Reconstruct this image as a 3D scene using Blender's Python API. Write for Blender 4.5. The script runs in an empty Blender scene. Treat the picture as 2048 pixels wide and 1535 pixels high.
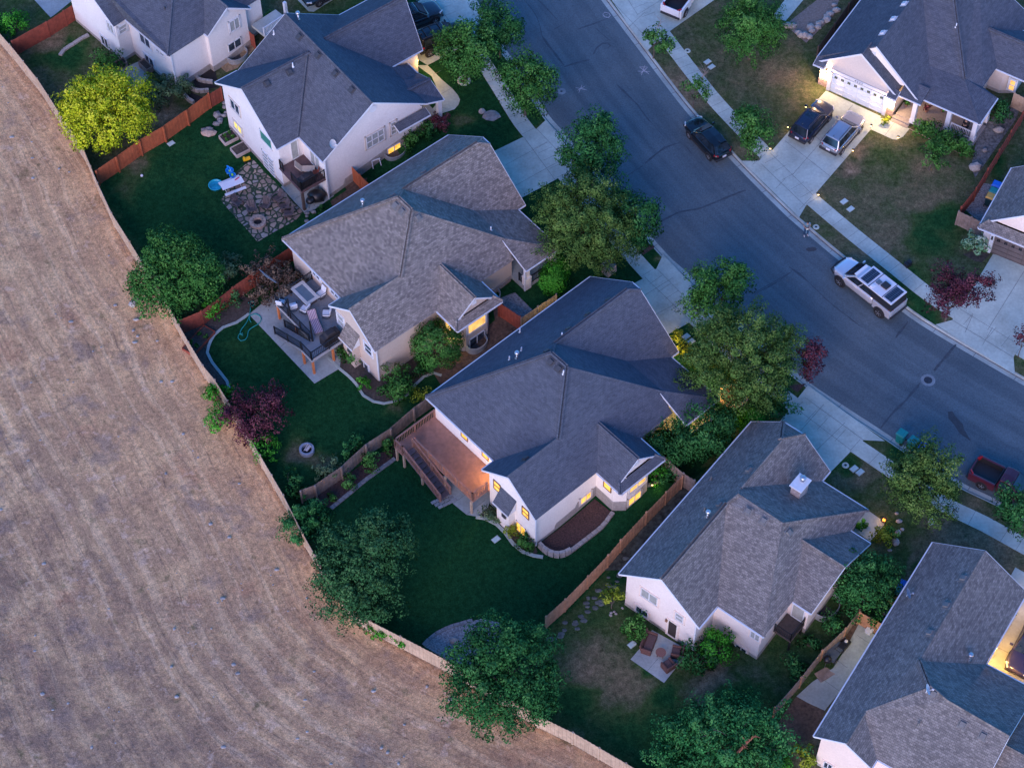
# Suburban street at dusk seen from a drone, built object by object.
import bpy, bmesh, math, random
import numpy as np
from mathutils import Vector, Matrix
from mathutils.bvhtree import BVHTree
S = bpy.context.scene
COL = S.collection
rnd = random.Random(7)

# ------------------------------------------------------------------ camera (a 70 mm-equivalent drone lens, 125 m above the road)
F = 4141.0; CAMH = 125.0
TH = math.radians(55.1); RO = math.radians(-0.69)
_fw = np.array([0, math.cos(TH), -math.sin(TH)]); _rt = np.array([1., 0, 0]); _up = np.cross(_rt, _fw)
_r2 = math.cos(RO)*_rt + math.sin(RO)*_up; _u2 = -math.sin(RO)*_rt + math.cos(RO)*_up
cam = bpy.data.objects.new('camera', bpy.data.cameras.new('camera')); COL.objects.link(cam)
cam.data.sensor_width = 36; cam.data.lens = F/2048*36; cam.data.clip_end = 5000; cam.data.clip_start = 1
cam.matrix_world = Matrix(((_r2[0], _u2[0], -_fw[0], 0), (_r2[1], _u2[1], -_fw[1], 0), (_r2[2], _u2[2], -_fw[2], CAMH), (0, 0, 0, 1)))
S.camera = cam

def P(u, v, z=0.0):
    """survey: the point at height z that the photo shows at pixel (u, v)"""
    d = _fw*F + _r2*(u-1024) - _u2*(v-767.5)
    t = (z-CAMH)/d[2]
    return Vector((d[0]*t, d[1]*t, z))

# ------------------------------------------------------------------ terrain
def smooth_line(pts, step=1.0):
    pts = [Vector((p[0], p[1])) for p in pts]; out = []
    for i in range(len(pts)-1):
        p0 = pts[max(i-1, 0)]; p1 = pts[i]; p2 = pts[i+1]; p3 = pts[min(i+2, len(pts)-1)]
        n = max(1, int((p2-p1).length/step))
        for k in range(n):
            t = k/n
            out.append(0.5*((2*p1)+(p2-p0)*t+(2*p0-5*p1+4*p2-p3)*t*t+(3*p1-p0-3*p2+p3)*t**3))
    out.append(pts[-1]); return out
LPX = [(905,-60),(940,0),(1030,125),(1095,227),(1131,268),(1316,488),(1376,546),(1490,655),(1606,755),(1683,808),(1748,850),(1787,876),(1906,955),(1999,1001),(2070,1040)]
RPX = [(1160,-60),(1202,0),(1270,90),(1330,170),(1382,235),(1456,314),(1508,368),(1576,435),(1605,460),(1658,505),(1742,573),(1816,632),(1898,684),(2048,771),(2100,800)]
def extend(l, a=30, b=22):
    d0 = (l[0]-l[3]).normalized(); d1 = (l[-1]-l[-4]).normalized()
    return [l[0]+d0*a*k/8 for k in range(8, 0, -1)] + l + [l[-1]+d1*b*k/8 for k in range(1, 9)]
LEDGE = extend(smooth_line([P(*p) for p in LPX])); REDGE = extend(smooth_line([P(*p) for p in RPX]))
def sdist(X, Y, line):
    """distance to a polyline, positive on its left when walking it (+ arc length)"""
    X = np.asarray(X, float); Y = np.asarray(Y, float)
    best = np.full(X.shape, 1e18); sg = np.ones(X.shape); arc = np.zeros(X.shape); s = 0.0
    for a, b in zip(line[:-1], line[1:]):
        dx, dy = b[0]-a[0], b[1]-a[1]; L2 = dx*dx+dy*dy
        t = np.clip(((X-a[0])*dx+(Y-a[1])*dy)/L2, 0, 1)
        ex = X-a[0]-t*dx; ey = Y-a[1]-t*dy; d2 = ex*ex+ey*ey
        m = d2 < best
        best = np.where(m, d2, best); sg = np.where(m, np.sign(dx*(Y-a[1])-dy*(X-a[0])), sg); arc = np.where(m, s+t*math.sqrt(L2), arc)
        s += math.sqrt(L2)
    return np.sqrt(best)*sg, arc
LE_C = LEDGE[::3]+[LEDGE[-1]]
def TT(X, Y):
    d, _ = sdist(X, Y, LE_C); d = -d                     # the line runs away to the lower right: the yards lie on its right
    t = np.clip((d-9)/13, 0, 1); t = t*t*(3-2*t)
    return np.where(d > 0, .14-1.75*t-.02*np.maximum(d-35, 0), .14)
def T(x, y): return float(TT(np.array([x]), np.array([y]))[0])
def at(u, v, dz=0.0):
    z = 0.0
    for _ in range(9):
        q = P(u, v, z+dz); z = T(q.x, q.y)
    return Vector((q.x, q.y, z+dz))

# ------------------------------------------------------------------ materials
def nt(name):
    m = bpy.data.materials.new(name); m.use_nodes = True; t = m.node_tree
    return m, t, t.nodes['Principled BSDF']
def N(t, kind, **kw):
    n = t.nodes.new(kind)
    for k, v in kw.items():
        if k in n.inputs: n.inputs[k].default_value = v
        else: setattr(n, k, v)
    return n
def rgba(c): return (c[0], c[1], c[2], 1)
def noise_node(t, vec, scale, detail=4, rough=.6):
    n = N(t, 'ShaderNodeTexNoise', Scale=scale, Detail=detail, Roughness=rough); t.links.new(vec, n.inputs['Vector']); return n.outputs['Fac']
def ramp(t, fac, stops):
    r = N(t, 'ShaderNodeValToRGB'); e = r.color_ramp.elements
    while len(e) < len(stops): e.new(0.5)
    for i, (p, c) in enumerate(stops): e[i].position = p; e[i].color = rgba(c)
    t.links.new(fac, r.inputs[0]); return r.outputs[0]
def mix(t, a, b, fac, mode='MIX'):
    m = N(t, 'ShaderNodeMix', data_type='RGBA', blend_type=mode)
    for s, x in ((m.inputs[0], fac), (m.inputs[6], a), (m.inputs[7], b)):
        if isinstance(x, (int, float)): s.default_value = x
        elif isinstance(x, tuple): s.default_value = rgba(x)
        else: t.links.new(x, s)
    return m.outputs[2]
def bump(t, b, h, strength=.3, dist=.05):
    n = N(t, 'ShaderNodeBump', Strength=strength, Distance=dist); t.links.new(h, n.inputs['Height']); t.links.new(n.outputs[0], b.inputs['Normal'])
_mc = {}
def mat(name, c, var=.18, scale=6, rough=.75, metallic=0, bmp=0, c2=None, big=0.0):
    """plain surface with fine mottling (and optional large blotches)"""
    if name in _mc: return _mc[name]
    m, t, b = nt(name); tc = N(t, 'ShaderNodeTexCoord').outputs['Object']
    f = noise_node(t, tc, scale)
    lo = tuple(x*(1-var) for x in c); hi = c2 or tuple(min(1, x*(1+var)) for x in c)
    col = ramp(t, f, [(.3, lo), (.7, hi)])
    if big:
        f2 = noise_node(t, tc, .45, 3); col = mix(t, col, ramp(t, f2, [(.3, (1-big,)*3), (.7, (1, 1, 1))]), 1.0, 'MULTIPLY')
    t.links.new(col, b.inputs['Base Color']); b.inputs['Roughness'].default_value = rough; b.inputs['Metallic'].default_value = metallic
    if bmp: bump(t, b, f, bmp)
    _mc[name] = m; return m
def glass(name, c=(.02, .03, .045), rough=.06):
    if name in _mc: return _mc[name]
    m, t, b = nt(name); tc = N(t, 'ShaderNodeTexCoord').outputs['Object']
    f = noise_node(t, tc, 1.5, 2)
    t.links.new(ramp(t, f, [(.35, c), (.7, tuple(x*2.2+.01 for x in c))]), b.inputs['Base Color']); b.inputs['Roughness'].default_value = rough
    b.inputs['Specular IOR Level'].default_value = .6
    _mc[name] = m; return m
def glow(name, c, s, c2=None):
    """lit window / lamp"""
    if name in _mc: return _mc[name]
    m, t, b = nt(name); tc = N(t, 'ShaderNodeTexCoord').outputs['Object']
    f = noise_node(t, tc, 2.3, 4, .65)
    col = ramp(t, f, [(.3, tuple(x*.45 for x in (c2 or c))), (.45, c2 or tuple(x*.7 for x in c)), (.62, c)])
    t.links.new(col, b.inputs['Emission Color']); b.inputs['Emission Strength'].default_value = s
    b.inputs['Base Color'].default_value = rgba(tuple(x*.3 for x in c)); b.inputs['Roughness'].default_value = .25
    _mc[name] = m; return m
def shingle(name, a, b_, dark, mort=.35):
    """asphalt shingles: tabs laid in courses up each slope (UV in metres)"""
    m, t, b = nt(name); uv = N(t, 'ShaderNodeUVMap', uv_map='UVMap').outputs[0]
    br = N(t, 'ShaderNodeTexBrick'); t.links.new(uv, br.inputs['Vector'])
    for k, v in (('Scale', 1.0), ('Mortar Size', .012), ('Mortar Smooth', .3), ('Bias', 0.0), ('Brick Width', .24), ('Row Height', .145)): br.inputs[k].default_value = v
    br.inputs['Color1'].default_value = rgba(a); br.inputs['Color2'].default_value = rgba(b_); br.inputs['Mortar'].default_value = rgba(dark)
    br2 = N(t, 'ShaderNodeTexBrick'); mp = N(t, 'ShaderNodeMapping'); mp.inputs['Location'].default_value = (3.17, 7.6, 0); t.links.new(uv, mp.inputs[0]); t.links.new(mp.outputs[0], br2.inputs['Vector'])
    for k, v in (('Scale', 1.0), ('Mortar Size', .0), ('Brick Width', .3), ('Row Height', .145)): br2.inputs[k].default_value = v
    br2.inputs['Color1'].default_value = rgba((.86,)*3); br2.inputs['Color2'].default_value = rgba((1.12,)*3); br2.inputs['Mortar'].default_value = rgba((1, 1, 1))
    c = mix(t, br.outputs['Color'], br2.outputs['Color'], 1.0, 'MULTIPLY')
    n1 = noise_node(t, uv, .35, 4); c = mix(t, c, ramp(t, n1, [(.3, (.90, .90, .92)), (.7, (1.06, 1.05, 1.04))]), 1.0, 'MULTIPLY')
    st = N(t, 'ShaderNodeMapping'); st.inputs['Scale'].default_value = (1.3, .12, 1); t.links.new(uv, st.inputs[0])
    n2 = noise_node(t, st.outputs[0], 1.0, 3); c = mix(t, c, ramp(t, n2, [(.35, (.95, .95, .955)), (.6, (1, 1, 1))]), 1.0, 'MULTIPLY')
    n3 = noise_node(t, uv, 14, 2); c = mix(t, c, ramp(t, n3, [(.3, (.75,)*3), (.7, (1.2,)*3)]), 1.0, 'MULTIPLY')
    t.links.new(c, b.inputs['Base Color']); b.inputs['Roughness'].default_value = .9; b.inputs['Specular IOR Level'].default_value = .12
    bump(t, b, br.outputs['Fac'], .35, .02); return m

# ------------------------------------------------------------------ mesh builder
class MB:
    def __init__(s): s.v = []; s.f = []; s.m = []
    def add(s, vs, fs, mi=0):
        o = len(s.v); s.v += [tuple(p) for p in vs]; s.f += [tuple(i+o for i in f) for f in fs]; s.m += [mi]*len(fs); return s
    def box(s, c, d, rz=0, mi=0, taper=1.0):
        ca, sa = math.cos(rz), math.sin(rz); vs = []
        for k, (zz, q) in enumerate(((-.5, 1), (.5, taper))):
            for x, y in ((-.5, -.5), (.5, -.5), (.5, .5), (-.5, .5)):
                X, Y = x*d[0]*q, y*d[1]*q; vs.append((c[0]+X*ca-Y*sa, c[1]+X*sa+Y*ca, c[2]+zz*d[2]))
        return s.add(vs, [(3, 2, 1, 0), (4, 5, 6, 7), (0, 1, 5, 4), (1, 2, 6, 5), (2, 3, 7, 6), (3, 0, 4, 7)], mi)
    def beam(s, a, b, w, h, mi=0):
        """rectangular bar from a to b"""
        a = Vector(a); b = Vector(b); d = (b-a).normalized()
        up = Vector((0, 0, 1)) if abs(d.z) < .95 else Vector((1, 0, 0))
        x = d.cross(up).normalized(); y = x.cross(d).normalized()
        vs = [p+x*i*w/2+y*j*h/2 for p in (a, b) for i, j in ((-1, -1), (1, -1), (1, 1), (-1, 1))]
        return s.add(vs, [(3, 2, 1, 0), (4, 5, 6, 7), (0, 1, 5, 4), (1, 2, 6, 5), (2, 3, 7, 6), (3, 0, 4, 7)], mi)
    def tube(s, pts, r, n=8, mi=0, cap=True):
        pts = [Vector(p) for p in pts]; rs = r if isinstance(r, (list, tuple)) else [r]*len(pts); vs = []; px = None
        for i, p in enumerate(pts):
            d = (pts[min(i+1, len(pts)-1)]-pts[max(i-1, 0)]).normalized()
            if px is None: px = d.orthogonal().normalized()
            x = (px-d*px.dot(d)).normalized(); px = x; y = d.cross(x)
            vs += [p+(x*math.cos(2*math.pi*k/n)+y*math.sin(2*math.pi*k/n))*rs[i] for k in range(n)]
        fs = [(i*n+k, i*n+(k+1) % n, (i+1)*n+(k+1) % n, (i+1)*n+k) for i in range(len(pts)-1) for k in range(n)]
        if cap: fs += [tuple(range(n-1, -1, -1)), tuple((len(pts)-1)*n+k for k in range(n))]
        return s.add(vs, fs, mi)
    def lathe(s, prof, n=16, c=(0, 0, 0), axis='z', mi=0):
        vs = []
        for r, h in prof:
            for k in range(n):
                a = 2*math.pi*k/n; x, y = r*math.cos(a), r*math.sin(a)
                q = (x, y, h) if axis == 'z' else (h, x, y) if axis == 'x' else (y, h, x)
                vs.append((c[0]+q[0], c[1]+q[1], c[2]+q[2]))
        fs = [(i*n+k, i*n+(k+1) % n, (i+1)*n+(k+1) % n, (i+1)*n+k) for i in range(len(prof)-1) for k in range(n)]
        fs += [tuple(range(n-1, -1, -1)), tuple((len(prof)-1)*n+k for k in range(n))]
        return s.add(vs, fs, mi)
    def prism(s, poly, z0, z1, mi=0):
        n = len(poly); vs = [(p[0], p[1], z0) for p in poly]+[(p[0], p[1], z1) for p in poly]
        return s.add(vs, [tuple(range(n-1, -1, -1)), tuple(range(n, 2*n))]+[(i, (i+1) % n, n+(i+1) % n, n+i) for i in range(n)], mi)
    def blob(s, c, r, seed=0, n=1, mi=0, jit=.18):
        """rough stone"""
        b = bmesh.new(); bmesh.ops.create_icosphere(b, subdivisions=n, radius=1); q = random.Random(seed)
        vs = [(c[0]+v.co.x*r[0]*(1+q.uniform(-jit, jit)), c[1]+v.co.y*r[1]*(1+q.uniform(-jit, jit)), c[2]+v.co.z*r[2]*(1+q.uniform(-jit, jit))) for v in b.verts]
        b.verts.index_update(); fs = [tuple(v.index for v in f.verts) for f in b.faces]; b.free(); return s.add(vs, fs, mi)
    def build(s, name, mats, parent=None, smooth=False, bevel=0, loc=None, rz=0, subsurf=0, uv=False):
        me = bpy.data.meshes.new(name); me.from_pydata(s.v, [], s.f); me.update()
        bm = bmesh.new(); bm.from_mesh(me)
        if len(s.f) < 4000: bmesh.ops.recalc_face_normals(bm, faces=bm.faces)
        bm.to_mesh(me); bm.free()
        for m in (mats if isinstance(mats, (list, tuple)) else [mats]): me.materials.append(m)
        me.polygons.foreach_set('material_index', s.m)
        if smooth: me.polygons.foreach_set('use_smooth', [True]*len(me.polygons))
        if uv: slope_uv(me)
        o = bpy.data.objects.new(name, me); COL.objects.link(o)
        if parent: o.parent = parent
        if loc is not None: o.location = loc
        o.rotation_euler.z = rz
        if bevel: b = o.modifiers.new('bevel', 'BEVEL'); b.width = bevel; b.segments = 2; b.limit_method = 'ANGLE'
        if subsurf: q = o.modifiers.new('subd', 'SUBSURF'); q.levels = subsurf; q.render_levels = subsurf
        return o
def slope_uv(me):
    lay = me.uv_layers.new(name='UVMap')
    for p in me.polygons:
        n = p.normal; h = Vector((-n.y, n.x, 0))
        if h.length < 1e-3: h = Vector((1, 0, 0))
        h.normalize(); w = n.cross(h)
        for li in p.loop_indices:
            c = me.vertices[me.loops[li].vertex_index].co; lay.data[li].uv = (c.dot(h)+p.index*1.37, c.dot(w)+p.index*.77)
def tag(o, label=None, cat=None, group=None, kind=None):
    if label: o['label'] = label
    if cat: o['category'] = cat
    if group: o['group'] = group
    if kind: o['kind'] = kind
    return o
def thing(name, label, cat, loc=(0, 0, 0), rz=0, group=None):
    o = bpy.data.objects.new(name, None); COL.objects.link(o); o.location = loc; o.rotation_euler.z = rz; o.empty_display_size = .3
    return tag(o, label, cat, group)
def dup(src, loc, rz, label=None, group=None):
    """a copy of a thing with copies of its parts and sub-parts"""
    r = src.copy(); COL.objects.link(r); r.location = loc; r.rotation_euler.z = rz
    if label: r['label'] = label
    if group: r['group'] = group
    for c in list(src.children):
        d = c.copy(); COL.objects.link(d); d.parent = r
        for g in list(c.children):
            e = g.copy(); COL.objects.link(e); e.parent = d
    return r
def struct(o): o['kind'] = 'structure'; return o
# ------------------------------------------------------------------ sheets that follow the terrain
def in_poly(X, Y, poly):
    r = np.zeros(X.shape, bool); n = len(poly); j = n-1
    for i in range(n):
        xi, yi, xj, yj = poly[i][0], poly[i][1], poly[j][0], poly[j][1]
        if yi != yj: r ^= ((yi > Y) != (yj > Y)) & (X < (xj-xi)*(Y-yi)/(yj-yi)+xi)
        j = i
    return r
def sheet(name, pts, dz, mats, cell=.6, thick=0.0, paint=None, parent=None):
    pts = [Vector((p[0], p[1])) for p in pts]
    from mathutils.geometry import delaunay_2d_cdt
    r = delaunay_2d_cdt(pts, [], [list(range(len(pts)))], 1, 1e-4); bm = bmesh.new(); vs = [bm.verts.new((p.x, p.y, 0)) for p in r[0]]
    for f in r[2]: bm.faces.new([vs[i] for i in f])
    X = np.array([p.x for p in pts]); Y = np.array([p.y for p in pts]); d, _ = sdist(X, Y, LE_C)
    if (-d).max() > 8.5 or paint:
        for ax in (0, 1):
            lo, hi = (X.min(), X.max()) if ax == 0 else (Y.min(), Y.max())
            k = math.floor(lo/cell)+1
            while k*cell < hi:
                co = (k*cell, 0, 0) if ax == 0 else (0, k*cell, 0); no = (1, 0, 0) if ax == 0 else (0, 1, 0)
                bmesh.ops.bisect_plane(bm, geom=bm.verts[:]+bm.edges[:]+bm.faces[:], plane_co=co, plane_no=no, dist=1e-5); k += 1
    if thick:
        base = bm.faces[:]
        r = bmesh.ops.extrude_face_region(bm, geom=base)
        up = {v for v in r['geom'] if isinstance(v, bmesh.types.BMVert)}
        bmesh.ops.delete(bm, geom=[f for f in base if f.is_valid], context='FACES_ONLY')
    else: up = set(bm.verts)
    co = np.array([v.co for v in bm.verts]); z = TT(co[:, 0], co[:, 1])
    for v, zz in zip(bm.verts, z): v.co.z = zz+(dz if v in up else dz-thick)
    bmesh.ops.recalc_face_normals(bm, faces=bm.faces[:])
    bm.faces.ensure_lookup_table()
    if not thick and bm.faces and sum(f.normal.z for f in bm.faces) < 0: bmesh.ops.reverse_faces(bm, faces=bm.faces[:])
    me = bpy.data.meshes.new(name); bm.to_mesh(me); bm.free()
    for m in (mats if isinstance(mats, (list, tuple)) else [mats]): me.materials.append(m)
    if paint:
        co = np.zeros(len(me.vertices)*3); me.vertices.foreach_get('co', co); co = co.reshape(-1, 3)
        for an, fn in paint.items():
            a = me.attributes.new(an, 'FLOAT', 'POINT'); a.data.foreach_set('value', fn(co[:, 0], co[:, 1]).astype(np.float32))
    o = bpy.data.objects.new(name, me); COL.objects.link(o)
    if parent: o.parent = parent
    return o
def px(pts): return [at(*p) for p in pts]
def offset_line(line, d):
    out = []
    for i, p in enumerate(line):
        a = line[max(i-1, 0)]; b = line[min(i+1, len(line)-1)]; t = (b-a).normalized(); out.append(Vector((p[0]+t.y*d, p[1]-t.x*d)))
    return out       # d > 0: to the right
def sweep(mb, line, w, h, dz=0.0, mi=0, ground=True):
    """low kerb or edging along a line, following the terrain"""
    a = offset_line(line, -w/2); b = offset_line(line, w/2); n = len(line)
    A = TT(np.array([p[0] for p in a]), np.array([p[1] for p in a])) if ground else np.zeros(n)
    vs = []
    for i in range(n):
        z = A[i]+dz
        vs += [(a[i].x, a[i].y, z-.1), (a[i].x, a[i].y, z+h), (b[i].x, b[i].y, z+h), (b[i].x, b[i].y, z-.1)]
    fs = [(i*4+k, i*4+k+1, i*4+5+k, i*4+4+k) for i in range(n-1) for k in range(3)]+[(0, 1, 2, 3), tuple(4*(n-1)+k for k in (3, 2, 1, 0))]
    mb.add(vs, fs, mi)
# ================================================================== ground, road, pavements
def zo(ox, oy, s): return lambda pts: [(ox+a*s, oy+b*s) for a, b in pts]
Z3 = zo(920, 0, .2735); Z7 = zo(1040, 380, .2735); Z8 = zo(1488, 380, .2735); Z12 = zo(1600, 760, .2215); Z10 = zo(840, 720, .2735)
Z9 = zo(380, 720, .2735); Z5 = zo(200, 380, .2735); Z4 = zo(1488, 0, .2735); Z2 = zo(420, 0, .2735); Z1 = zo(0, 0, .2735); Z11 = zo(1300, 760, .2735)
Z6 = zo(560, 380, .2735); Z13 = zo(560, 1100, .2834); Z14 = zo(1060, 1100, .2834); Z15 = zo(1468, 1100, .2834)
FEPX = [(-40,40),(0,87),(27,118),(82,186),(126,254),(175,328),(202,394),(230,454),(266,511),(290,550),(334,615),(345,642),(383,711),(411,757),(435,786),(487,870),(525,936),(571,1015),(610,1092),(660,1180),(710,1243),(744,1266),(803,1296),(890,1341),(985,1400),(1077,1454),(1145,1487),(1250,1548),(1400,1640)]
FENCE = [Vector((q.x, q.y)) for q in px(FEPX)]
FEXT = [FENCE[0]+(FENCE[0]-FENCE[2])*4] + FENCE + [FENCE[-1]+Vector((22, -10))]

# field: dry mown grass, worn into tracks that run along the fence
def field_mat():
    m, t, b = nt('dry_mown_field')
    tc = N(t, 'ShaderNodeTexCoord').outputs['Object']
    au = N(t, 'ShaderNodeAttribute', attribute_name='across').outputs['Fac']; al = N(t, 'ShaderNodeAttribute', attribute_name='along').outputs['Fac']
    def mth(op, x, y, z=None):
        n = N(t, 'ShaderNodeMath', operation=op)
        for i, q in enumerate((x, y, z)):
            if q is None: continue
            if isinstance(q, (int, float)): n.inputs[i].default_value = q
            else: t.links.new(q, n.inputs[i])
        return n.outputs[0]
    wob = noise_node(t, tc, .12, 3); acr = mth('MULTIPLY_ADD', wob, 1.5, au)
    cb = N(t, 'ShaderNodeCombineXYZ'); t.links.new(acr, cb.inputs[0]); t.links.new(al, cb.inputs[1])
    def st(sx, sy, sc, det=4, ro=.6):
        mp = N(t, 'ShaderNodeMapping'); mp.inputs['Scale'].default_value = (sx, sy, 1); t.links.new(cb.outputs[0], mp.inputs[0]); return noise_node(t, mp.outputs[0], sc, det, ro)
    thin = st(1.5, .05, 1.0, 4, .65); hair = st(4.5, .16, 1.0, 4, .7); fade = st(.25, .05, 1.0, 3, .6)
    big = noise_node(t, tc, .05, 4); mid = noise_node(t, tc, .42, 6, .72); fine = noise_node(t, tc, 3.0, 6, .8); vf = noise_node(t, tc, 13, 3, .75)
    row = mth('SINE', mth('MULTIPLY_ADD', thin, 6.0, mth('MULTIPLY', acr, 3.7)), 0)           # one mower row every 1.4 m
    c = ramp(t, mid, [(.25, (.24, .15, .092)), (.42, (.46, .30, .175)), (.58, (.66, .455, .25)), (.8, (.80, .61, .36))])
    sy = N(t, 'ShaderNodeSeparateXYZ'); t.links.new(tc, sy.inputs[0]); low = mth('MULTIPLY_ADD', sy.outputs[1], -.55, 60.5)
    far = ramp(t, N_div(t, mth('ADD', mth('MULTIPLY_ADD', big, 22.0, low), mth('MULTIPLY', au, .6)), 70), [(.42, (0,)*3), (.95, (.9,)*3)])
    near = ramp(t, N_div(t, mth('MULTIPLY_ADD', mid, 22.0, au), 60), [(.25, (.85,)*3), (.5, (0,)*3)])
    c = mix(t, c, (.56, .37, .21), mix(t, near, ramp(t, big, [(.35, (.25,)*3), (.6, (.9,)*3)]), 1.0, 'MULTIPLY'))
    amp = mix(t, ramp(t, fade, [(.36, (.05,)*3), (.62, (.62,)*3)]), ramp(t, mid, [(.35, (.45,)*3), (.6, (1,)*3)]), 1.0, 'MULTIPLY')
    c = mix(t, c, (.82, .63, .40), mix(t, amp, ramp(t, row, [(.55, (0,)*3), (.96, (1,)*3)]), 1.0, 'MULTIPLY'))
    c = mix(t, c, (.215, .155, .125), mix(t, amp, ramp(t, mth('MULTIPLY', row, -1.0), [(.2, (0,)*3), (.95, (.55,)*3)]), 1.0, 'MULTIPLY'))
    c = mix(t, c, (.19, .14, .115), ramp(t, hair, [(.33, (.55,)*3), (.45, (0,)*3)])); c = mix(t, c, (.80, .61, .38), ramp(t, hair, [(.56, (0,)*3), (.68, (.5,)*3)]))
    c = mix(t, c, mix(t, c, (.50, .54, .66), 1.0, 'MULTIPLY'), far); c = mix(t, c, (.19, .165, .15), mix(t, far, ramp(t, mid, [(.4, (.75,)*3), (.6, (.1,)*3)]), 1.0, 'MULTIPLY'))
    rd = noise_node(t, tc, .16, 4, .65); c = mix(t, c, (.40, .19, .12), ramp(t, rd, [(.60, (0,)*3), (.72, (.4,)*3)]))
    gr = noise_node(t, tc, .55, 6, .7); c = mix(t, c, (.085, .105, .045), ramp(t, gr, [(.60, (0,)*3), (.70, (.6,)*3)]))
    dusty = noise_node(t, tc, .75, 4, .62); c = mix(t, c, (.56, .46, .38), ramp(t, dusty, [(.61, (0,)*3), (.68, (.42,)*3)]))
    lil = noise_node(t, tc, .33, 5, .65); c = mix(t, c, (.26, .205, .175), ramp(t, lil, [(.56, (0,)*3), (.66, (.6,)*3)]))
    c = mix(t, c, ramp(t, fine, [(.25, (.40,)*3), (.5, (1, 1, 1)), (.75, (1.5, 1.44, 1.34))]), 1.0, 'MULTIPLY')
    c = mix(t, c, ramp(t, vf, [(.3, (.56,)*3), (.7, (1.36,)*3)]), 1.0, 'MULTIPLY')
    t.links.new(c, b.inputs['Base Color']); b.inputs['Roughness'].default_value = .95; b.inputs['Specular IOR Level'].default_value = 0
    c = mix(t, c, (1.08, .945, .85), 1.0, 'MULTIPLY'); t.links.new(c, b.inputs['Base Color']); bump(t, b, fine, .8, .12); return m
def N_div(t, x, d):
    n = N(t, 'ShaderNodeMath', operation='DIVIDE'); t.links.new(x, n.inputs[0]); n.inputs[1].default_value = d; return n.outputs[0]
def lawn_mat():
    m, t, b = nt('lawn_grass'); tc = N(t, 'ShaderNodeTexCoord').outputs['Object']
    dry = N(t, 'ShaderNodeAttribute', attribute_name='dry').outputs['Fac']
    n1 = noise_node(t, tc, .5, 5, .65); n2 = noise_node(t, tc, 2.6, 5, .75); n3 = noise_node(t, tc, 11, 3, .7)
    a = N(t, 'ShaderNodeMath', operation='MULTIPLY_ADD'); t.links.new(n1, a.inputs[0]); a.inputs[1].default_value = .55; t.links.new(dry, a.inputs[2])
    a2 = N(t, 'ShaderNodeMath', operation='MULTIPLY_ADD'); t.links.new(n2, a2.inputs[0]); a2.inputs[1].default_value = .3; t.links.new(a.outputs[0], a2.inputs[2])
    s = N(t, 'ShaderNodeMath', operation='SUBTRACT'); t.links.new(a2.outputs[0], s.inputs[0]); s.inputs[1].default_value = .46
    c = ramp(t, s.outputs[0], [(0, (.009, .047, .016)), (.2, (.018, .062, .019)), (.36, (.042, .072, .024)), (.52, (.088, .090, .048)), (.72, (.15, .118, .072)), (.86, (.21, .158, .10)), (1, (.27, .20, .135))])
    c = mix(t, c, ramp(t, n2, [(.25, (.55,)*3), (.75, (1.5,)*3)]), 1.0, 'MULTIPLY')
    c = mix(t, c, ramp(t, n3, [(.3, (.6,)*3), (.7, (1.4,)*3)]), 1.0, 'MULTIPLY')
    t.links.new(c, b.inputs['Base Color']); b.inputs['Roughness'].default_value = .95; b.inputs['Specular IOR Level'].default_value = 0; bump(t, b, n2, .7, .08)
    return m
def asphalt_mat():
    m, t, b = nt('worn_asphalt'); tc = N(t, 'ShaderNodeTexCoord').outputs['Object']
    al = N(t, 'ShaderNodeAttribute', attribute_name='along').outputs['Fac']; ac = N(t, 'ShaderNodeAttribute', attribute_name='across').outputs['Fac']
    cb = N(t, 'ShaderNodeCombineXYZ'); t.links.new(ac, cb.inputs[0]); t.links.new(al, cb.inputs[1])
    mp = N(t, 'ShaderNodeMapping'); mp.inputs['Scale'].default_value = (.9, .02, 1); t.links.new(cb.outputs[0], mp.inputs[0])
    w = noise_node(t, mp.outputs[0], 1.0, 4); n1 = noise_node(t, tc, .3, 4); n2 = noise_node(t, tc, 9, 4, .75); n3 = noise_node(t, tc, 30, 2, .7)
    c = ramp(t, n1, [(.3, (.076, .104, .118)), (.7, (.100, .131, .144))])
    c = mix(t, c, ramp(t, w, [(.38, (.84,)*3), (.62, (1.12, 1.1, 1.08))]), 1.0, 'MULTIPLY')
    c = mix(t, c, ramp(t, n2, [(.25, (.66,)*3), (.75, (1.36, 1.34, 1.32))]), 1.0, 'MULTIPLY')
    c = mix(t, c, ramp(t, n3, [(.3, (.8,)*3), (.7, (1.2,)*3)]), 1.0, 'MULTIPLY')
    t.links.new(c, b.inputs['Base Color']); b.inputs['Roughness'].default_value = .8; b.inputs['Specular IOR Level'].default_value = .3; bump(t, b, n2, .3, .02); return m
def concrete_mat(name, c=(.45, .51, .44), stain=.3):
    m, t, b = nt(name); tc = N(t, 'ShaderNodeTexCoord').outputs['Object']
    n1 = noise_node(t, tc, .55, 5, .6); n2 = noise_node(t, tc, 5, 5, .7); n3 = noise_node(t, tc, .23, 2)
    q = ramp(t, n1, [(.25, tuple(x*(1-stain) for x in c)), (.6, c), (.85, tuple(x*1.12 for x in c))])
    q = mix(t, q, ramp(t, n2, [(.3, (.85,)*3), (.7, (1.12,)*3)]), 1.0, 'MULTIPLY'); q = mix(t, q, ramp(t, n3, [(.3, (.86,)*3), (.7, (1.06,)*3)]), 1.0, 'MULTIPLY')
    t.links.new(q, b.inputs['Base Color']); b.inputs['Roughness'].default_value = .85; b.inputs['Specular IOR Level'].default_value = .25; bump(t, b, n2, .15, .01); return m
M_FIELD = field_mat(); M_LAWN = lawn_mat(); M_ASPH = asphalt_mat()
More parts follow.
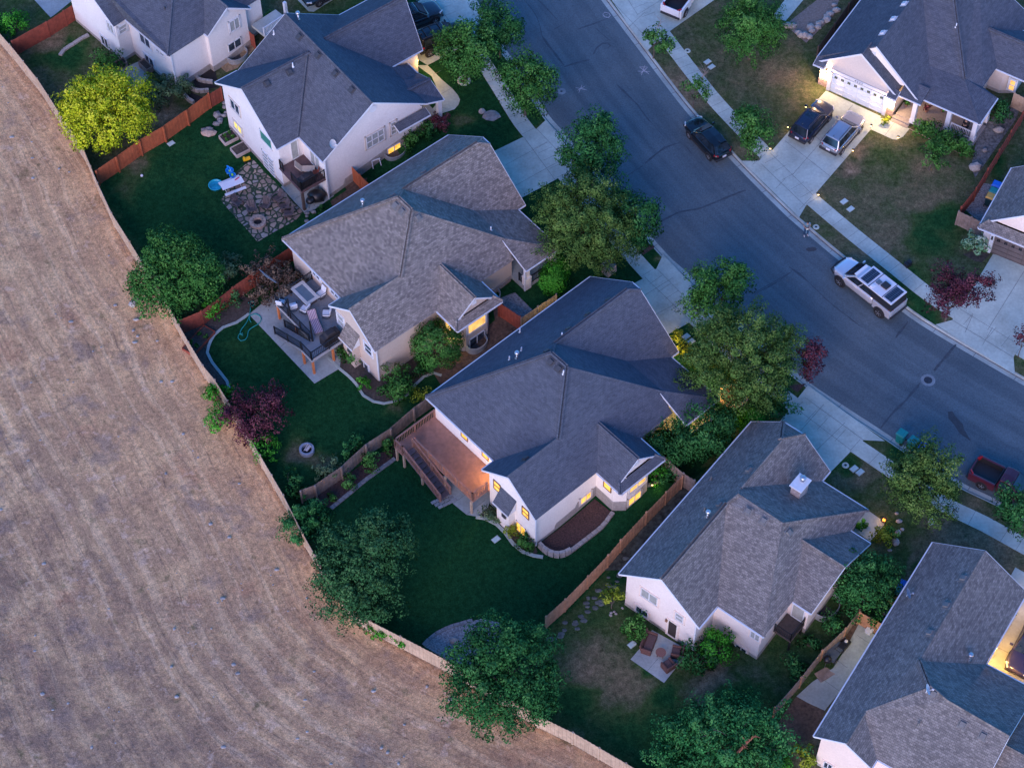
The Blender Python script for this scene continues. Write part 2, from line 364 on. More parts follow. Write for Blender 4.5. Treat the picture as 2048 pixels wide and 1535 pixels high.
M_CONC = concrete_mat('pale_concrete'); M_CONC2 = concrete_mat('patio_concrete', (.36, .39, .37)); M_KERB = concrete_mat('kerb_concrete', (.38, .43, .39), .35)
M_JOINT = mat('joint_dark', (.15, .165, .165), .3, 9, .95); M_SEAL = mat('crack_sealant', (.046, .056, .066), .3, 5, .7)
M_MULCH = mat('red_brown_mulch', (.058, .03, .026), .6, 9, .95, bmp=.8); M_SOIL = mat('dark_soil', (.075, .058, .047), .5, 5, .95, bmp=.6, big=.4)
M_BARK = mat('bark_ground', (.125, .077, .053), .5, 5, .95, bmp=.6, big=.45); M_GRAVEL = mat('grey_gravel', (.23, .215, .21), .65, 8, .95, bmp=.9)
M_STONE = mat('pale_stone', (.36, .33, .30), .25, 5, .85, big=.3); M_STONE2 = mat('grey_stone', (.24, .23, .225), .3, 4, .85, big=.3); M_TANSTONE = mat('tan_stone', (.38, .27, .21), .3, 4, .85)
M_PAVER = mat('grey_paver', (.25, .25, .245), .25, 3, .85)

# one sheet for the ground, fine under the picture, coarse to the horizon
def ground():
    xs = np.concatenate([[-2500, -1000, -400, -150, -90], np.arange(-66, 30, .8), np.arange(30, 90, 4), [120, 250, 600, 2500]])
    ys = np.concatenate([[-2500, -800, -200, 0, 30], np.arange(46, 146, .8), np.arange(148, 200, 8), [300, 700, 2500]])
    X, Y = np.meshgrid(xs, ys); Z = TT(X, Y); fd, arc = sdist(X, Y, FEXT)
    left = -sdist(X, Y, LE_C)[0]
    Z = np.where(fd > .8, np.minimum(Z-.5, -.4), Z)
    rs = np.random.RandomState(3); bumpz = sum(np.sin(X*rs.uniform(.1, .5)+rs.uniform(0, 6))*np.sin(Y*rs.uniform(.1, .5)+rs.uniform(0, 6)) for _ in range(6))*.03
    Z = np.where(fd < -1, Z+bumpz*np.clip(-fd/6, 0, 1), Z)
    nx, ny = len(xs), len(ys)
    me = bpy.data.meshes.new('ground'); V = np.stack([X.ravel(), Y.ravel(), Z.ravel()], 1)
    i = (np.arange(ny-1)[:, None]*nx+np.arange(nx-1)[None]).ravel(); Fq = np.stack([i, i+1, i+1+nx, i+nx], 1)
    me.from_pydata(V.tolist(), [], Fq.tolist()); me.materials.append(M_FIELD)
    for n_, val in (('across', -fd.ravel()), ('along', arc.ravel())):
        a = me.attributes.new(n_, 'FLOAT', 'POINT'); a.data.foreach_set('value', val.astype(np.float32))
    me.polygons.foreach_set('use_smooth', [True]*len(me.polygons))
    o = bpy.data.objects.new('ground', me); COL.objects.link(o); struct(o)
ground()

# lawns: greenness painted yard by yard
YARDS = [([(-60,60),(0,60),(165,0),(560,-40),(620,60),(430,185),(190,345),(60,150)], .5),
         ([(190,350),(430,185),(640,60),(1000,-60),(1120,240),(985,300),(560,500),(380,600)], .1),
         ([(560,500),(1000,300),(1260,420),(1100,600),(1000,650),(860,800),(800,870),(600,1000),(430,780),(360,640)], .07),
         ([(600,1000),(800,870),(1000,650),(1100,600),(1260,420),(1600,760),(1500,840),(1385,965),(1090,1250),(960,1380),(740,1270)], -.04),
         ([(1090,1250),(1385,965),(1490,850),(1640,780),(2048,1060),(1800,1130),(1750,1240),(1560,1440),(1400,1640),(1060,1440),(960,1380)], .40),
         ([(1560,1440),(1750,1240),(1830,1100),(2048,1050),(2200,1300),(2000,1700),(1400,1640)], .62)]
BLOBS = [(130,110,60,0.10),(300,90,40,0.78),(105,80,45,0.83),(330,230,50,0.83),(270,330,45,0.63),(560,60,60,0.83),(400,250,60,-0.10),(330,430,90,-0.10),(250,380,40,0.43),(450,300,30,0.25),(480,210,30,0.58),
    (925,240,28,0.58),(990,270,25,0.30),(1000,290,60,0.10),(960,200,50,-0.05),(470,690,22,0.30),(560,720,60,-0.05),(530,660,40,0.15),(600,905,42,0.68),(650,925,30,0.63),(790,815,22,0.58),(660,820,90,0.00),(450,770,25,0.48),
    (1280,1030,14,0.10),(1330,600,18,0.20),(980,1150,120,-0.12),(900,1080,100,-0.10),(1190,1330,60,0.71),(1260,1370,60,0.66),(1430,1370,45,0.91),(1330,1390,25,0.00),(1300,1330,25,0.05),(1490,1330,40,0.51),(1470,1400,50,0.10),(1300,1480,80,0.15),(1150,1400,40,0.10),
    (1245,1140,40,0.15),(1720,960,60,0.66),(1690,930,25,0.10),(1760,1000,50,0.46),(1900,1100,80,0.76),(1960,1060,40,0.71),(1870,1130,40,0.15),(1650,1010,10,0.56),(1990,1110,60,0.71),
    (1390,650,20,0.66),(1300,80,30,0.66),(1360,180,70,0.78),(1480,150,90,0.54),(1420,60,60,0.46),(1560,150,40,0.71),(1600,180,35,0.56),(1540,230,40,0.51),(1500,30,40,0.46),(1700,340,24,0.91),(1730,300,22,0.86),(1790,330,60,0.41),(1750,420,60,0.58),(1850,390,60,0.66),(1690,420,60,0.56),(1850,330,30,0.76),(1640,440,14,0.66),(1720,520,40,0.76),(1670,490,30,0.61),(1780,480,70,0.66),(1850,480,60,0.20),(1890,440,50,0.15),(1820,560,40,0.15),(1940,560,40,0.41),(1900,290,40,0.51),(1950,330,30,0.46),(1830,600,30,0.12),(1845,640,40,-0.02),(2030,780,40,0.00),(1480,300,30,0.61),(1400,200,30,0.71),(1950,1010,30,0.66),(1800,900,25,0.00),(1320,520,14,0.61),(2000,330,20,0.00)]
def paint_dry(base):
    def f(X, Y):
        r = np.full(X.shape, base)
        for poly, v in YARDS: r = np.where(in_poly(X, Y, [P(a, b, -.8 if a < 1500 else 0) for a, b in poly]), v, r)
        for a, b, rad, v in BLOBS:
            c = at(a, b); R = rad/27.0
            ang = np.arctan2(Y-c.y, X-c.x); wob = 1+.22*np.sin(3*ang+a)+.14*np.sin(7*ang+b)
            w = np.clip(1.25-np.sqrt((X-c.x)**2+(Y-c.y)**2)/(R*wob), 0, 1); w = w*w*(3-2*w); r = r*(1-w)+v*w
        return r
    return f
kb_l = offset_line(LEDGE, .6); kb_r = offset_line(REDGE, -.6)
fin = [p for p in FEXT]
lw = [kb_l[i] for i in range(0, len(kb_l))]
def clip_rng(l, y0, y1): return [p for p in l if y0 < p[1] < y1]
left_poly = [Vector((p[0], p[1])) for p in offset_line(FEXT, -.0)] + lw[::-1]
struct(sheet('lawn', left_poly, .005, M_LAWN, .7, paint={'dry': paint_dry(.4)}))
right_poly = kb_r + [Vector((95, 60)), Vector((95, 190)), Vector((-10, 190))]
struct(sheet('lawn', right_poly, .005, M_LAWN, .9, paint={'dry': paint_dry(.5)}))

# road: asphalt, sealed cracks
def road():
    bm = bmesh.new(); n = min(len(LEDGE), len(REDGE)); K = 12
    def resamp(l, n):
        l = [Vector((p[0], p[1])) for p in l]; ds = [0]
        for a, b in zip(l[:-1], l[1:]): ds.append(ds[-1]+(b-a).length)
        out = []; j = 0
        for i in range(n):
            s = ds[-1]*i/(n-1)
            while j < len(l)-2 and ds[j+1] < s: j += 1
            out.append(l[j].lerp(l[j+1], (s-ds[j])/max(1e-6, ds[j+1]-ds[j])))
        return out
    A = resamp(LEDGE, 140); B = resamp(REDGE, 140); vs = []; ac = []; al = []
    for i, (a, b) in enumerate(zip(A, B)):
        for k in range(K+1):
            t = k/K; p = a.lerp(b, t); vs.append((p.x, p.y, .0+.09*(1-(2*t-1)**2)-.0)); ac.append(t*10); al.append(i*1.3)
    fs = [(i*(K+1)+k, (i+1)*(K+1)+k, (i+1)*(K+1)+k+1, i*(K+1)+k+1) for i in range(139) for k in range(K)]
    me = bpy.data.meshes.new('road'); me.from_pydata(vs, [], fs); me.materials.append(M_ASPH)
    for nme, v in (('across', ac), ('along', al)):
        a = me.attributes.new(nme, 'FLOAT', 'POINT'); a.data.foreach_set('value', np.array(v, np.float32))
    o = bpy.data.objects.new('road', me); COL.objects.link(o); struct(o); return o, me
ROAD, _rm = road()
ROADBVH = BVHTree.FromPolygons([v.co for v in _rm.vertices], [tuple(p.vertices) for p in _rm.polygons])
def road_z(x, y):
    h = ROADBVH.ray_cast(Vector((x, y, 5)), Vector((0, 0, -1))); return h[0].z if h[0] else 0.0
def on_road(u, v):
    z = .05
    for _ in range(4): q = P(u, v, z); z = road_z(q.x, q.y)
    return Vector((q.x, q.y, z))
def ribbon(mb, pts, w, dz, jit=0.0, zf=road_z, mi=0, step=.5):
    pts = smooth_line(pts, step); L = len(pts); vs = []
    for i, p in enumerate(pts):
        t = (pts[min(i+1, L-1)]-pts[max(i-1, 0)]).normalized(); n = Vector((t.y, -t.x)); ww = w*(1+jit*rnd.uniform(-1, 1))*(.4 if i in (0, L-1) else 1)/2
        o = n*rnd.uniform(-1, 1)*jit*.05
        for s in (1, -1): q = Vector((p[0], p[1]))+o+n*ww*s; vs.append((q.x, q.y, zf(q.x, q.y)+dz))
    mb.add(vs, [(2*i, 2*i+1, 2*i+3, 2*i+2) for i in range(L-1)], mi)
mb = MB()
for pts, w in [(Z3([(570,0),(640,70),(715,150)]),.12),(Z3([(690,215),(750,180)]),.2),(Z3([(860,215),(980,175),(1080,135)]),.13),(Z3([(600,265),(650,340),(700,400),(760,480)]),.2),(Z3([(760,490),(850,460),(945,440)]),.2),
        (Z3([(990,205),(1040,250),(1100,300)]),.13),(Z3([(975,400),(1000,350),(1040,320),(1080,315),(1100,335),(1080,355)]),.15),(Z3([(1150,620),(1230,700),(1300,770),(1350,840),(1400,900)]),.16),
        (Z3([(1350,1195),(1430,1130),(1500,1080),(1620,1040)]),.16),(Z3([(1230,1280),(1340,1210)]),.1),(Z3([(1640,1060),(1700,1130)]),.08),(Z7([(1030,230),(1170,160),(1300,140),(1450,80),(1650,0)]),.2),(Z7([(1720,760),(1850,690),(1990,595)]),.11),
        (Z8([(330,560),(400,610),(480,680)]),.16),(Z8([(1200,960),(1110,1080)]),.16),(Z8([(1550,1130),(1480,1210),(1390,1320)]),.26),(Z8([(1290,1410),(1200,1510)]),.15),(Z12([(1080,30),(950,190),(860,270),(730,430)]),.16),(Z8([(480,680),(560,760),(700,880),(860,1000)]),.07),
        (Z3([(1400,900),(1500,1010)]),.06),(Z8([(60,760),(200,680),(330,610)]),.07),(Z3([(470,0),(560,120),(600,265)]),.07)]:
    ribbon(mb, [on_road(*p) for p in pts], w, .006, .45)
struct(mb.build('crack_sealing', M_SEAL))
mb = MB()
q = [on_road(*p) for p in Z12([(1335,285),(1375,280),(1400,320),(1470,395),(1480,440),(1545,552),(1440,478),(1390,400),(1340,345)])]
mb.add([(p.x, p.y, p.z+.006) for p in q], [tuple(range(len(q)))])
for a, b in ((1488+480*.2735, 380+435*.2735), (1488+505*.2735, 380+432*.2735)):
    c = on_road(a, b); mb.add([(c.x+.3*math.cos(k), c.y+.22*math.sin(k), c.z+.007) for k in (0, .9, 1.8, 2.7, 3.6, 4.5, 5.4)], [(0, 1, 2, 3, 4, 5, 6)])
struct(mb.build('oil_stain', mat('oil_stain', (.045, .046, .05), .2, 4, .75)))
# chalk drawings
M_CHALK = mat('chalk', (.38, .35, .36), .4, 20, .95)
def chalk(strokes, label):
    mb = MB()
    for s in strokes: ribbon(mb, [on_road(*p) for p in s], .06, .009, .3, step=.3)
    tag(mb.build('chalk_drawing', M_CHALK), label, 'chalk drawing')
chalk([Z3(s) for s in ([(1298,522),(1392,524)],[(1312,490),(1385,545)],[(1352,478),(1326,552)],[(1318,540),(1372,492)],[(1312,490),(1372,492)])], 'chalk star drawn on the asphalt beside the far kerb')
chalk([Z3(s) for s in ([(845,642),(930,660)],[(855,665),(915,630)],[(893,622),(868,680)])], 'faint chalk star drawn on the road right of a manhole')
chalk([Z3(s) for s in ([(1045,100),(1060,92),(1090,98),(1100,115),(1085,128),(1060,125),(1045,110),(1045,100)],[(1040,120),(1098,135)],[(1062,112),(1080,108)])], 'chalk ring scribbled on the asphalt at the top of the road')
def manhole(u, v, r1, r2, label):
    c = on_road(u, v); t = thing('manhole', label, 'manhole', c)
    mb = MB(); n = 28
    mb.add([(r*math.cos(2*math.pi*k/n)*(1+.03*math.sin(3*k)*(r == r1)), r*math.sin(2*math.pi*k/n)*(1+.03*math.sin(3*k)*(r == r1)), .012) for r in (r2, r1) for k in range(n)], [(k, n+k, n+(k+1) % n, (k+1) % n) for k in range(n)])
    mb.build('concrete_collar', mat('worn_collar', (.22, .25, .26), .2, 3, .9, big=.25), t); mb = MB(); mb.lathe([(r2, .005), (r2, .016), (r2*.8, .02)], 24); mb.build('cover', mat('cast_iron', (.06, .06, .068), .4, 14, .6, .6), t)
manhole(1856, 760, .54, .31, 'large manhole with a broad pale concrete collar in the road')
manhole(1123, 183, .36, .1, 'small round valve cover set in a pale collar beside street trees')

# kerbs, pavements, driveways
def kerb(line, side):
    mb = MB(); prof = [(0, .004), (.42, -.012), (.47, .1), (.52, .135), (.66, .14), (.67, .05)]; vs = []
    offs = [offset_line(line, side*d) for d, _ in prof]; n = len(prof)
    for i in range(len(line)):
        for (d, z), o in zip(prof, offs): vs.append((o[i].x, o[i].y, z))
    mb.add(vs, [(i*n+k, i*n+k+1, (i+1)*n+k+1, (i+1)*n+k) for i in range(len(line)-1) for k in range(n-1)])
    for i in range(4, len(line)-1, 3):                                # joints and the dark gutter line
        a = line[i]; d = offs[4][i]-a; tdir = (line[i+1]-a).normalized()*.02
        mb.add([(a.x+tdir.x, a.y+tdir.y, .012), (a.x-tdir.x, a.y-tdir.y, .012), (a.x+d.x*.62-tdir.x, a.y+d.y*.62-tdir.y, .0), (a.x+d.x*.62+tdir.x, a.y+d.y*.62+tdir.y, .0)], [(0, 1, 2, 3)], 1)
    g0 = offset_line(line, side*.36); g1 = offset_line(line, side*.45)
    mb.add([(p.x, p.y, .0+(.03 if k else 0)) for i in range(len(line)) for k, p in ((0, g0[i]), (1, g1[i]))], [(2*i, 2*i+1, 2*i+3, 2*i+2) for i in range(len(line)-1)], 1)
    struct(mb.build('kerb', [M_KERB, mat('gutter_dark', (.12, .12, .125), .4, 3, .95)]))  # second material: darker joints and a darker strip along the gutter
kerb(LEDGE, 1); kerb(REDGE, -1)
def joints(mb, segs, w=.028, dz=.028):
    for a, b in segs:
        a, b = at(*a), at(*b); d = (b-a); d.z = 0; d.normalize(); n = Vector((d.y, -d.x, 0))*w/2
        mb.add([a-n+Vector((0, 0, dz)), a+n+Vector((0, 0, dz)), b+n+Vector((0, 0, dz)), b-n+Vector((0, 0, dz))], [(0, 1, 2, 3)])
def pavement(line, side, d0, d1, step=1.55, gaps=()):
    mb = MB(); a = offset_line(line, side*d0); b = offset_line(line, side*d1); n = len(line)
    vs = []
    for i in range(n): vs += [(a[i].x, a[i].y, .02), (a[i].x, a[i].y, .165), (b[i].x, b[i].y, .165), (b[i].x, b[i].y, .02)]
    mb.add(vs, [(i*4+k, i*4+k+1, i*4+5+k, i*4+4+k) for i in range(n-1) for k in range(3)])
    s = 0; nxt = step
    for i in range(1, n):
        s += (line[i]-line[i-1]).length
        if s > nxt:
            nxt += step; t = (line[i]-line[i-1]).normalized()*.013
            mb.add([(a[i].x-t.x, a[i].y-t.y, .1695), (a[i].x+t.x, a[i].y+t.y, .1695), (b[i].x+t.x, b[i].y+t.y, .1695), (b[i].x-t.x, b[i].y-t.y, .1695)], [(0, 1, 2, 3)], 1)
    struct(mb.build('pavement', [M_CONC, M_JOINT]))
pavement(LEDGE, 1, 1.75, 3.05); pavement(REDGE, -1, 1.95, 3.25)
def drive(name, pts, jt=(), m=None, dz=.022):
    o = sheet(name, px(pts), dz, m or M_CONC, 1.2); struct(o)
    if jt:
        mb = MB(); joints(mb, jt, dz=dz+.012); struct(mb.build('driveway_joints' if name == 'driveway' else 'joints', M_JOINT))
drive('driveway', [(985,304),(1047,274),(1073,258),(1092,240),(1178,350),(1150,338),(1105,363),(1043,396),(1000,350)], [((1012,330),(1095,285)),((1047,274),(1110,360)),((1073,258),(1150,338)),((1030,372),(1120,322))])
drive('driveway', [(1225,590),(1290,555),(1313,537),(1326,509),(1452,640),(1425,650),(1382,643),(1330,672)], [((1290,555),(1382,643)),((1313,537),(1420,645)),((1258,610),(1345,556)),((1290,640),(1396,585))])
drive('driveway', [(1528,884),(1583,812),(1616,770),(1770,882),(1727,880),(1703,901),(1650,955)], [((1590,815),(1703,901)),((1610,795),(1727,880)),((1585,880),(1648,808)),((1618,915),(1690,845))])
drive('driveway', [(1652,182),(1598,240),(1540,306),(1517,322),(1483,322),(1598,435),(1611,413),(1627,392),(1741,260),(1762,233)], [((1540,306),(1627,392)),((1521,327),(1611,413)),((1706,210),(1585,350)),((1600,250),(1690,320)),((1570,282),(1660,353)),((1505,330),(1530,309)),((1551,378),(1570,358)),((1598,420),(1622,395))])
drive('front_walk', [(1755,235),(1782,242),(1819,258),(1806,274),(1794,280),(1785,279),(1741,259)], [((1770,271),(1790,245))], dz=.03)
drive('driveway', [(1986,508),(1920,618),(1904,640),(1871,649),(2030,750),(2027,714),(2040,690),(2125,545)], [((1920,618),(2038,690)),((1904,640),(2025,714)),((2062,520),(1975,660)),((1930,665),(1945,630)),((1965,690),(1985,655))])
drive('driveway', [(1195,-40),(1226,5),(1294,103),(1306,90),(1338,64),(1432,-2),(1460,-60)], [((1226,5),(1306,90)),((1256,0),(1275,30)),((1275,30),(1340,-10)),((1250,62),(1290,25))])
drive('driveway', [(770,44),(880,-24),(930,-40),(985,55),(955,78),(880,118),(855,131),(820,110)], [((868,0),(900,45)),((840,100),(935,48)),((935,5),(965,60))])
drive('front_walk', [(855,131),(885,161),(905,178),(916,191),(920,200),(917,210),(909,219),(879,229),(862,222),(876,205),(880,191),(863,153),(833,131)], [((866,150),(882,142)),((880,190),(905,176)),((868,212),(893,218))], dz=.03)
drive('front_walk', Z11([(1590,950),(1720,1040),(1710,1060),(1610,1180),(1540,1130),(1440,1090)]), [], dz=.03)
drive('front_walk', Z4([(200,130),(305,155),(470,-40),(330,-40)]), [], dz=.03)
drive('driveway', Z15([(1600,780),(1840,390),(1985,120),(2300,300),(2100,1000)]), [(Z15([(1850,680)])[0], Z15([(2150,830)])[0]), (Z15([(1960,520)])[0], Z15([(1830,760)])[0])])
drive('driveway', Z2([(600,-40),(720,85),(760,88),(1010,-60)]), [])
# patios
def flag_mat():
    m, t, b = nt('flagstone_paving'); tc = N(t, 'ShaderNodeTexCoord').outputs['Object']
    v = N(t, 'ShaderNodeTexVoronoi', feature='DISTANCE_TO_EDGE', Scale=2.3); v2 = N(t, 'ShaderNodeTexVoronoi', Scale=2.3)
    nz = N(t, 'ShaderNodeTexNoise', Scale=1.4); t.links.new(tc, nz.inputs['Vector']); w = mix(t, tc, nz.outputs['Color'], .12)
    t.links.new(w, v.inputs['Vector']); t.links.new(w, v2.inputs['Vector']); sp = N(t, 'ShaderNodeSeparateColor'); t.links.new(v2.outputs['Color'], sp.inputs[0])
    c = ramp(t, sp.outputs[0], [(0, (.17, .125, .105)), (.35, (.3, .215, .165)), (.6, (.4, .28, .2)), (.8, (.27, .235, .22)), (1, (.46, .35, .26))])
    n2 = noise_node(t, tc, 7, 4); c = mix(t, c, ramp(t, n2, [(.3, (.75,)*3), (.7, (1.2,)*3)]), 1.0, 'MULTIPLY')
    gap = noise_node(t, tc, 1.0, 3); ad = N(t, 'ShaderNodeMath', operation='MULTIPLY_ADD'); t.links.new(gap, ad.inputs[0]); ad.inputs[1].default_value = -.19; t.links.new(v.outputs['Distance'], ad.inputs[2])
    c = mix(t, (.02, .045, .02), c, ramp(t, ad.outputs[0], [(.0, (0,)*3), (.03, (1,)*3)]))
    t.links.new(c, b.inputs['Base Color']); b.inputs['Roughness'].default_value = .85; return m
struct(sheet('flagstone_patio', px([(441,400),(449,391),(470,346),(505,318),(530,345),(566,380),(606,424),(592,440),(552,462),(515,484),(495,460),(462,425)]), .02, flag_mat(), .8))
drive('patio', [(562,374),(579,358),(620,350),(668,392),(628,420),(609,426)], [((590,398),(625,378))], M_CONC2)
drive('patio', [(498,629),(525,606),(585,560),(690,668),(679,737),(629,767)], [((560,695),(590,668)),((600,735),(650,692))], M_CONC2)
drive('patio', [(896,989),(906,1007),(933,1029),(955,1033),(977,1013),(990,960),(925,930),(870,960)], [((906,1007),(950,975)),((933,1029),(970,1000))], M_CONC2)
drive('patio', [(1261,1318),(1283,1292),(1304,1259),(1360,1290),(1368,1315),(1328,1365)], [((1294,1342),(1330,1300))], M_CONC2)
mb = MB()
for i in range(4):
    for j in range(3):
        a = Vector((867+i*9.5+j*7, 1004-i*4.4+j*4.5)); c = at(*a); mb.box((c.x, c.y, c.z+.0), (.36, .24, .1), math.radians(32))
struct(mb.build('stepping_pavers', M_PAVER, bevel=.01))
drive('side_yard_slab', Z15([(880,520),(1000,600),(900,760),(800,930),(640,1130),(520,1075),(440,1030),(550,930),(700,830),(790,690)]), [(Z15([(870,600)])[0], Z15([(960,660)])[0]), (Z15([(720,770)])[0], Z15([(800,830)])[0]), (Z15([(640,920)])[0], Z15([(740,990)])[0])], M_CONC2)
for nm, pts, m, dz in [('bark_ground', Z15([(440,1030),(520,1075),(640,1130),(600,1260),(560,1330),(430,1360),(300,1240),(340,1170)]), M_BARK, .016), ('bark_ground', Z15([(850,500),(890,520),(790,690),(740,640)]), M_BARK, .014),
        ('soil_bed', Z5([(1090,905),(1000,968),(900,1005),(835,1060),(795,1140),(785,1190),(820,1260),(880,1335),(930,1400),(950,1470),(860,1470),(760,1330),(620,1060),(580,960),(800,900),(1000,760),(1130,800)]), M_SOIL, .012),
        ('soil_bed', [(656,714),(680,738),(697,752),(714,770),(727,791),(747,803),(768,807),(793,802),(815,788),(831,769),(848,753),(867,746),(900,760),(960,700),(900,640),(760,690)], M_SOIL, .012),
        ('bark_ground', [(868,748),(935,690),(990,640),(985,612),(1000,598),(1060,655),(900,800)], M_BARK, .02), ('gravel_bed', [(1000,596),(1030,585),(1085,640),(1040,668)], M_GRAVEL, .024),
        ('mulch_bed', [(662,1017),(730,961),(790,917),(806,895),(760,905),(700,945),(640,985),(630,1000)], M_MULCH, .012),
        ('mulch_bed', Z10([(410,1150),(480,1160),(560,1200),(620,1260),(680,1340),(750,1400),(830,1430),(860,1400),(820,1300),(700,1180),(500,1060)]), M_SOIL, .012),
        ('gravel_bed', [(846,1290),(858,1278),(872,1267),(895,1255),(920,1247),(962,1237),(1000,1244),(1010,1290),(960,1330),(905,1325),(870,1305)], M_GRAVEL, .012),
        ('dirt_strip', Z4([(300,185),(560,-20),(700,-20),(660,110),(455,315)]), mat('furrowed_dirt', (.19, .15, .125), .3, 6, .95, bmp=.7), .012),
        ('mulch_bed', Z8([(1600,470),(1700,440),(1800,470),(1740,530),(1690,520)]), M_SOIL, .012), ('gravel_bed', Z4([(1720,930),(1900,800),(2050,700),(1990,870),(1690,1300),(1660,1220)]), mat('pale_gravel', (.15, .15, .145), .6, 5, .95, bmp=.8, big=.4), .012),
        ('gravel_bed', Z4([(1620,1535),(1740,1340),(1830,1350),(1800,1470),(1740,1640)]), M_GRAVEL, .012), ('soil_bed', Z2([(880,1470),(1000,1390),(960,1330),(1150,1300),(1130,1400),(900,1520)]), M_BARK, .012),
        ('dirt_strip', Z2([(60,480),(150,350),(280,300),(330,350),(200,500),(120,530)]), mat('straw_ground', (.26, .175, .1), .4, 5, .95), .012),
        ('patio', Z1([(780,590),(860,520),(1040,440),(1100,560),(1000,660),(880,650)]), M_CONC2, .02), ('patio', Z1([(250,0),(500,-60),(560,-20),(400,110),(370,130)]), M_CONC2, .02),
        ('mulch_bed', Z7([(860,430),(970,395),(985,420),(900,475)]), M_MULCH, .012), ('mulch_bed', Z11([(1010,40),(1140,25),(1080,90)]), M_MULCH, .012), ('gravel_bed', Z10([(1290,1535),(1880,870),(2010,960),(1470,1535)]), mat('dark_pebble_ground', (.045, .05, .04), .8, 3, .95, bmp=.6), .012)]:
    struct(sheet(nm, px(pts), dz, m, .9))
# concrete and stone edgings that bend round the beds
def edging(pts, w, h, m, label, cat='edging', blocks=0):
    line = smooth_line(px(pts), .35 if blocks else .5); mb = MB()
    if blocks:
        acc = 0
        for a, b in zip(line[:-1], line[1:]):
            c = (a+b)/2; d = b-a; acc += 1
            for k in range(blocks): mb.box((c.x, c.y, T(c.x, c.y)+h/blocks*(k+.5)), (d.length*.94, w*(1-.1*k), h/blocks*.96), math.atan2(d.y, d.x)+rnd.uniform(-.06, .06))
    else: sweep(mb, line, w, h)
    tag(mb.build('stone_edging' if blocks else 'concrete_edging', m), label, cat)
edging(Z5([(1090,905),(1000,968),(900,1005),(835,1060),(795,1140),(785,1190),(820,1260),(880,1335),(930,1400),(945,1450)]), .22, .06, M_KERB, 'curving concrete edging between the green lawn and fence bed')
edging([(656,714),(680,738),(697,752),(714,770),(727,791),(747,803),(768,807),(793,802),(815,788),(831,769),(848,753),(867,746),(883,751)], .2, .06, M_KERB, 'winding concrete edging below the brown shingled house')
edging([(952,1034),(971,1037),(993,1048),(1010,1065),(1026,1087),(1045,1103),(1067,1111),(1086,1114)], .24, .1, M_KERB, 'pale curved edging around the bed below the lit gable wall')
edging([(662,1017),(696,989),(730,961),(760,939),(790,917)], .3, .1, M_STONE2, 'straight row of small stone edging beside the wooden fence bed', blocks=1)
edging([(846,1290),(858,1278),(872,1267),(895,1255),(920,1247),(945,1240)], .25, .08, M_STONE2, 'low stone ring around the grey gravel circle', blocks=1)
edging([(1226,1025),(1204,1054),(1174,1078),(1141,1103)], .3, .2, M_STONE, 'block edging along the lawn side of the mulch bed', blocks=1)
edging([(1141,1103),(1130,1109),(1119,1112),(1108,1111),(1097,1107),(1086,1099),(1079,1091)], .34, .55, M_STONE, 'curved block retaining wall at the corner of the mulch bed', 'retaining wall', blocks=4)
edging(Z10([(1650,920),(1700,910),(1760,880),(1810,830)]), .25, .15, M_STONE2, 'short curved stone edging beside the wooden gate', blocks=1)
struct(sheet('mulch_bed', px([(1078,1088),(1189,998),(1220,1022),(1226,1025),(1204,1054),(1174,1078),(1141,1103),(1119,1110),(1097,1105),(1081,1095)]), .06, M_MULCH, .8))
# ================================================================== houses
SH_DARK = shingle('charcoal_shingles', (.082, .092, .112), (.098, .108, .128), (.066, .075, .092)); SH_BROWN = shingle('weathered_brown_shingles', (.150, .130, .115), (.275, .238, .205), (.115, .102, .094))
SH_GREY = shingle('grey_brown_shingles', (.138, .125, .115), (.24, .215, .192), (.105, .097, .092)); SH_BLACK = shingle('slate_shingles', (.086, .094, .112), (.106, .114, .132), (.068, .076, .092))
M_WHITE = mat('white_trim', (.58, .59, .61), .06, 3, .5); M_TRIM2 = mat('cream_trim', (.66, .61, .56), .06, 3, .6)
def stucco(n, c): return mat(n, c, .07, 7, .9, bmp=.15, big=.09)
ST_WHITE = stucco('white_stucco', (.66, .625, .60)); ST_CREAM = stucco('cream_stucco', (.80, .73, .65)); ST_TAN = stucco('tan_stucco', (.50, .41, .34)); ST_PINK = stucco('warm_white_stucco', (.66, .59, .545))
ST_PEACH = stucco('peach_stucco', (.70, .58, .50)); ST_BEIGE = stucco('beige_siding', (.55, .48, .42)); ST_GREY = stucco('pale_grey_siding', (.46, .44, .43)); M_FOUND = mat('concrete_foundation', (.34, .31, .28), .2, 4, .9, big=.2)
M_GARFR = mat('garage_rib', (.48, .46, .44), .08, 2, .6); G_DARK = glass('window_glass'); G_BLIND = mat('window_with_blinds', (.30, .32, .31), .15, 3, .25); G_GREEN = mat('green_window_shade', (.03, .17, .13), .1, 2, .6)
G_LIT = glow('lit_window', (1.0, .60, .13), 1.35, (1.0, .48, .06)); G_LIT2 = glow('lit_window_with_blind', (1.0, .63, .20), 1.1, (.95, .5, .13))
M_BROWNFR = mat('brown_window_frame', (.20, .10, .06), .1, 4, .6); M_BLACK = mat('black_metal', (.012, .012, .014), .2, 6, .45); M_VENT = mat('vent_metal', (.045, .045, .05), .2, 5, .55); M_VENTW = mat('weathered_vent', (.13, .125, .12), .2, 5, .7)
M_GALV = mat('galvanised_metal', (.45, .46, .48), .15, 4, .35, .8); M_STEEL = mat('well_steel', (.42, .45, .48), .15, 5, .45, .5)
HOUSES = {}
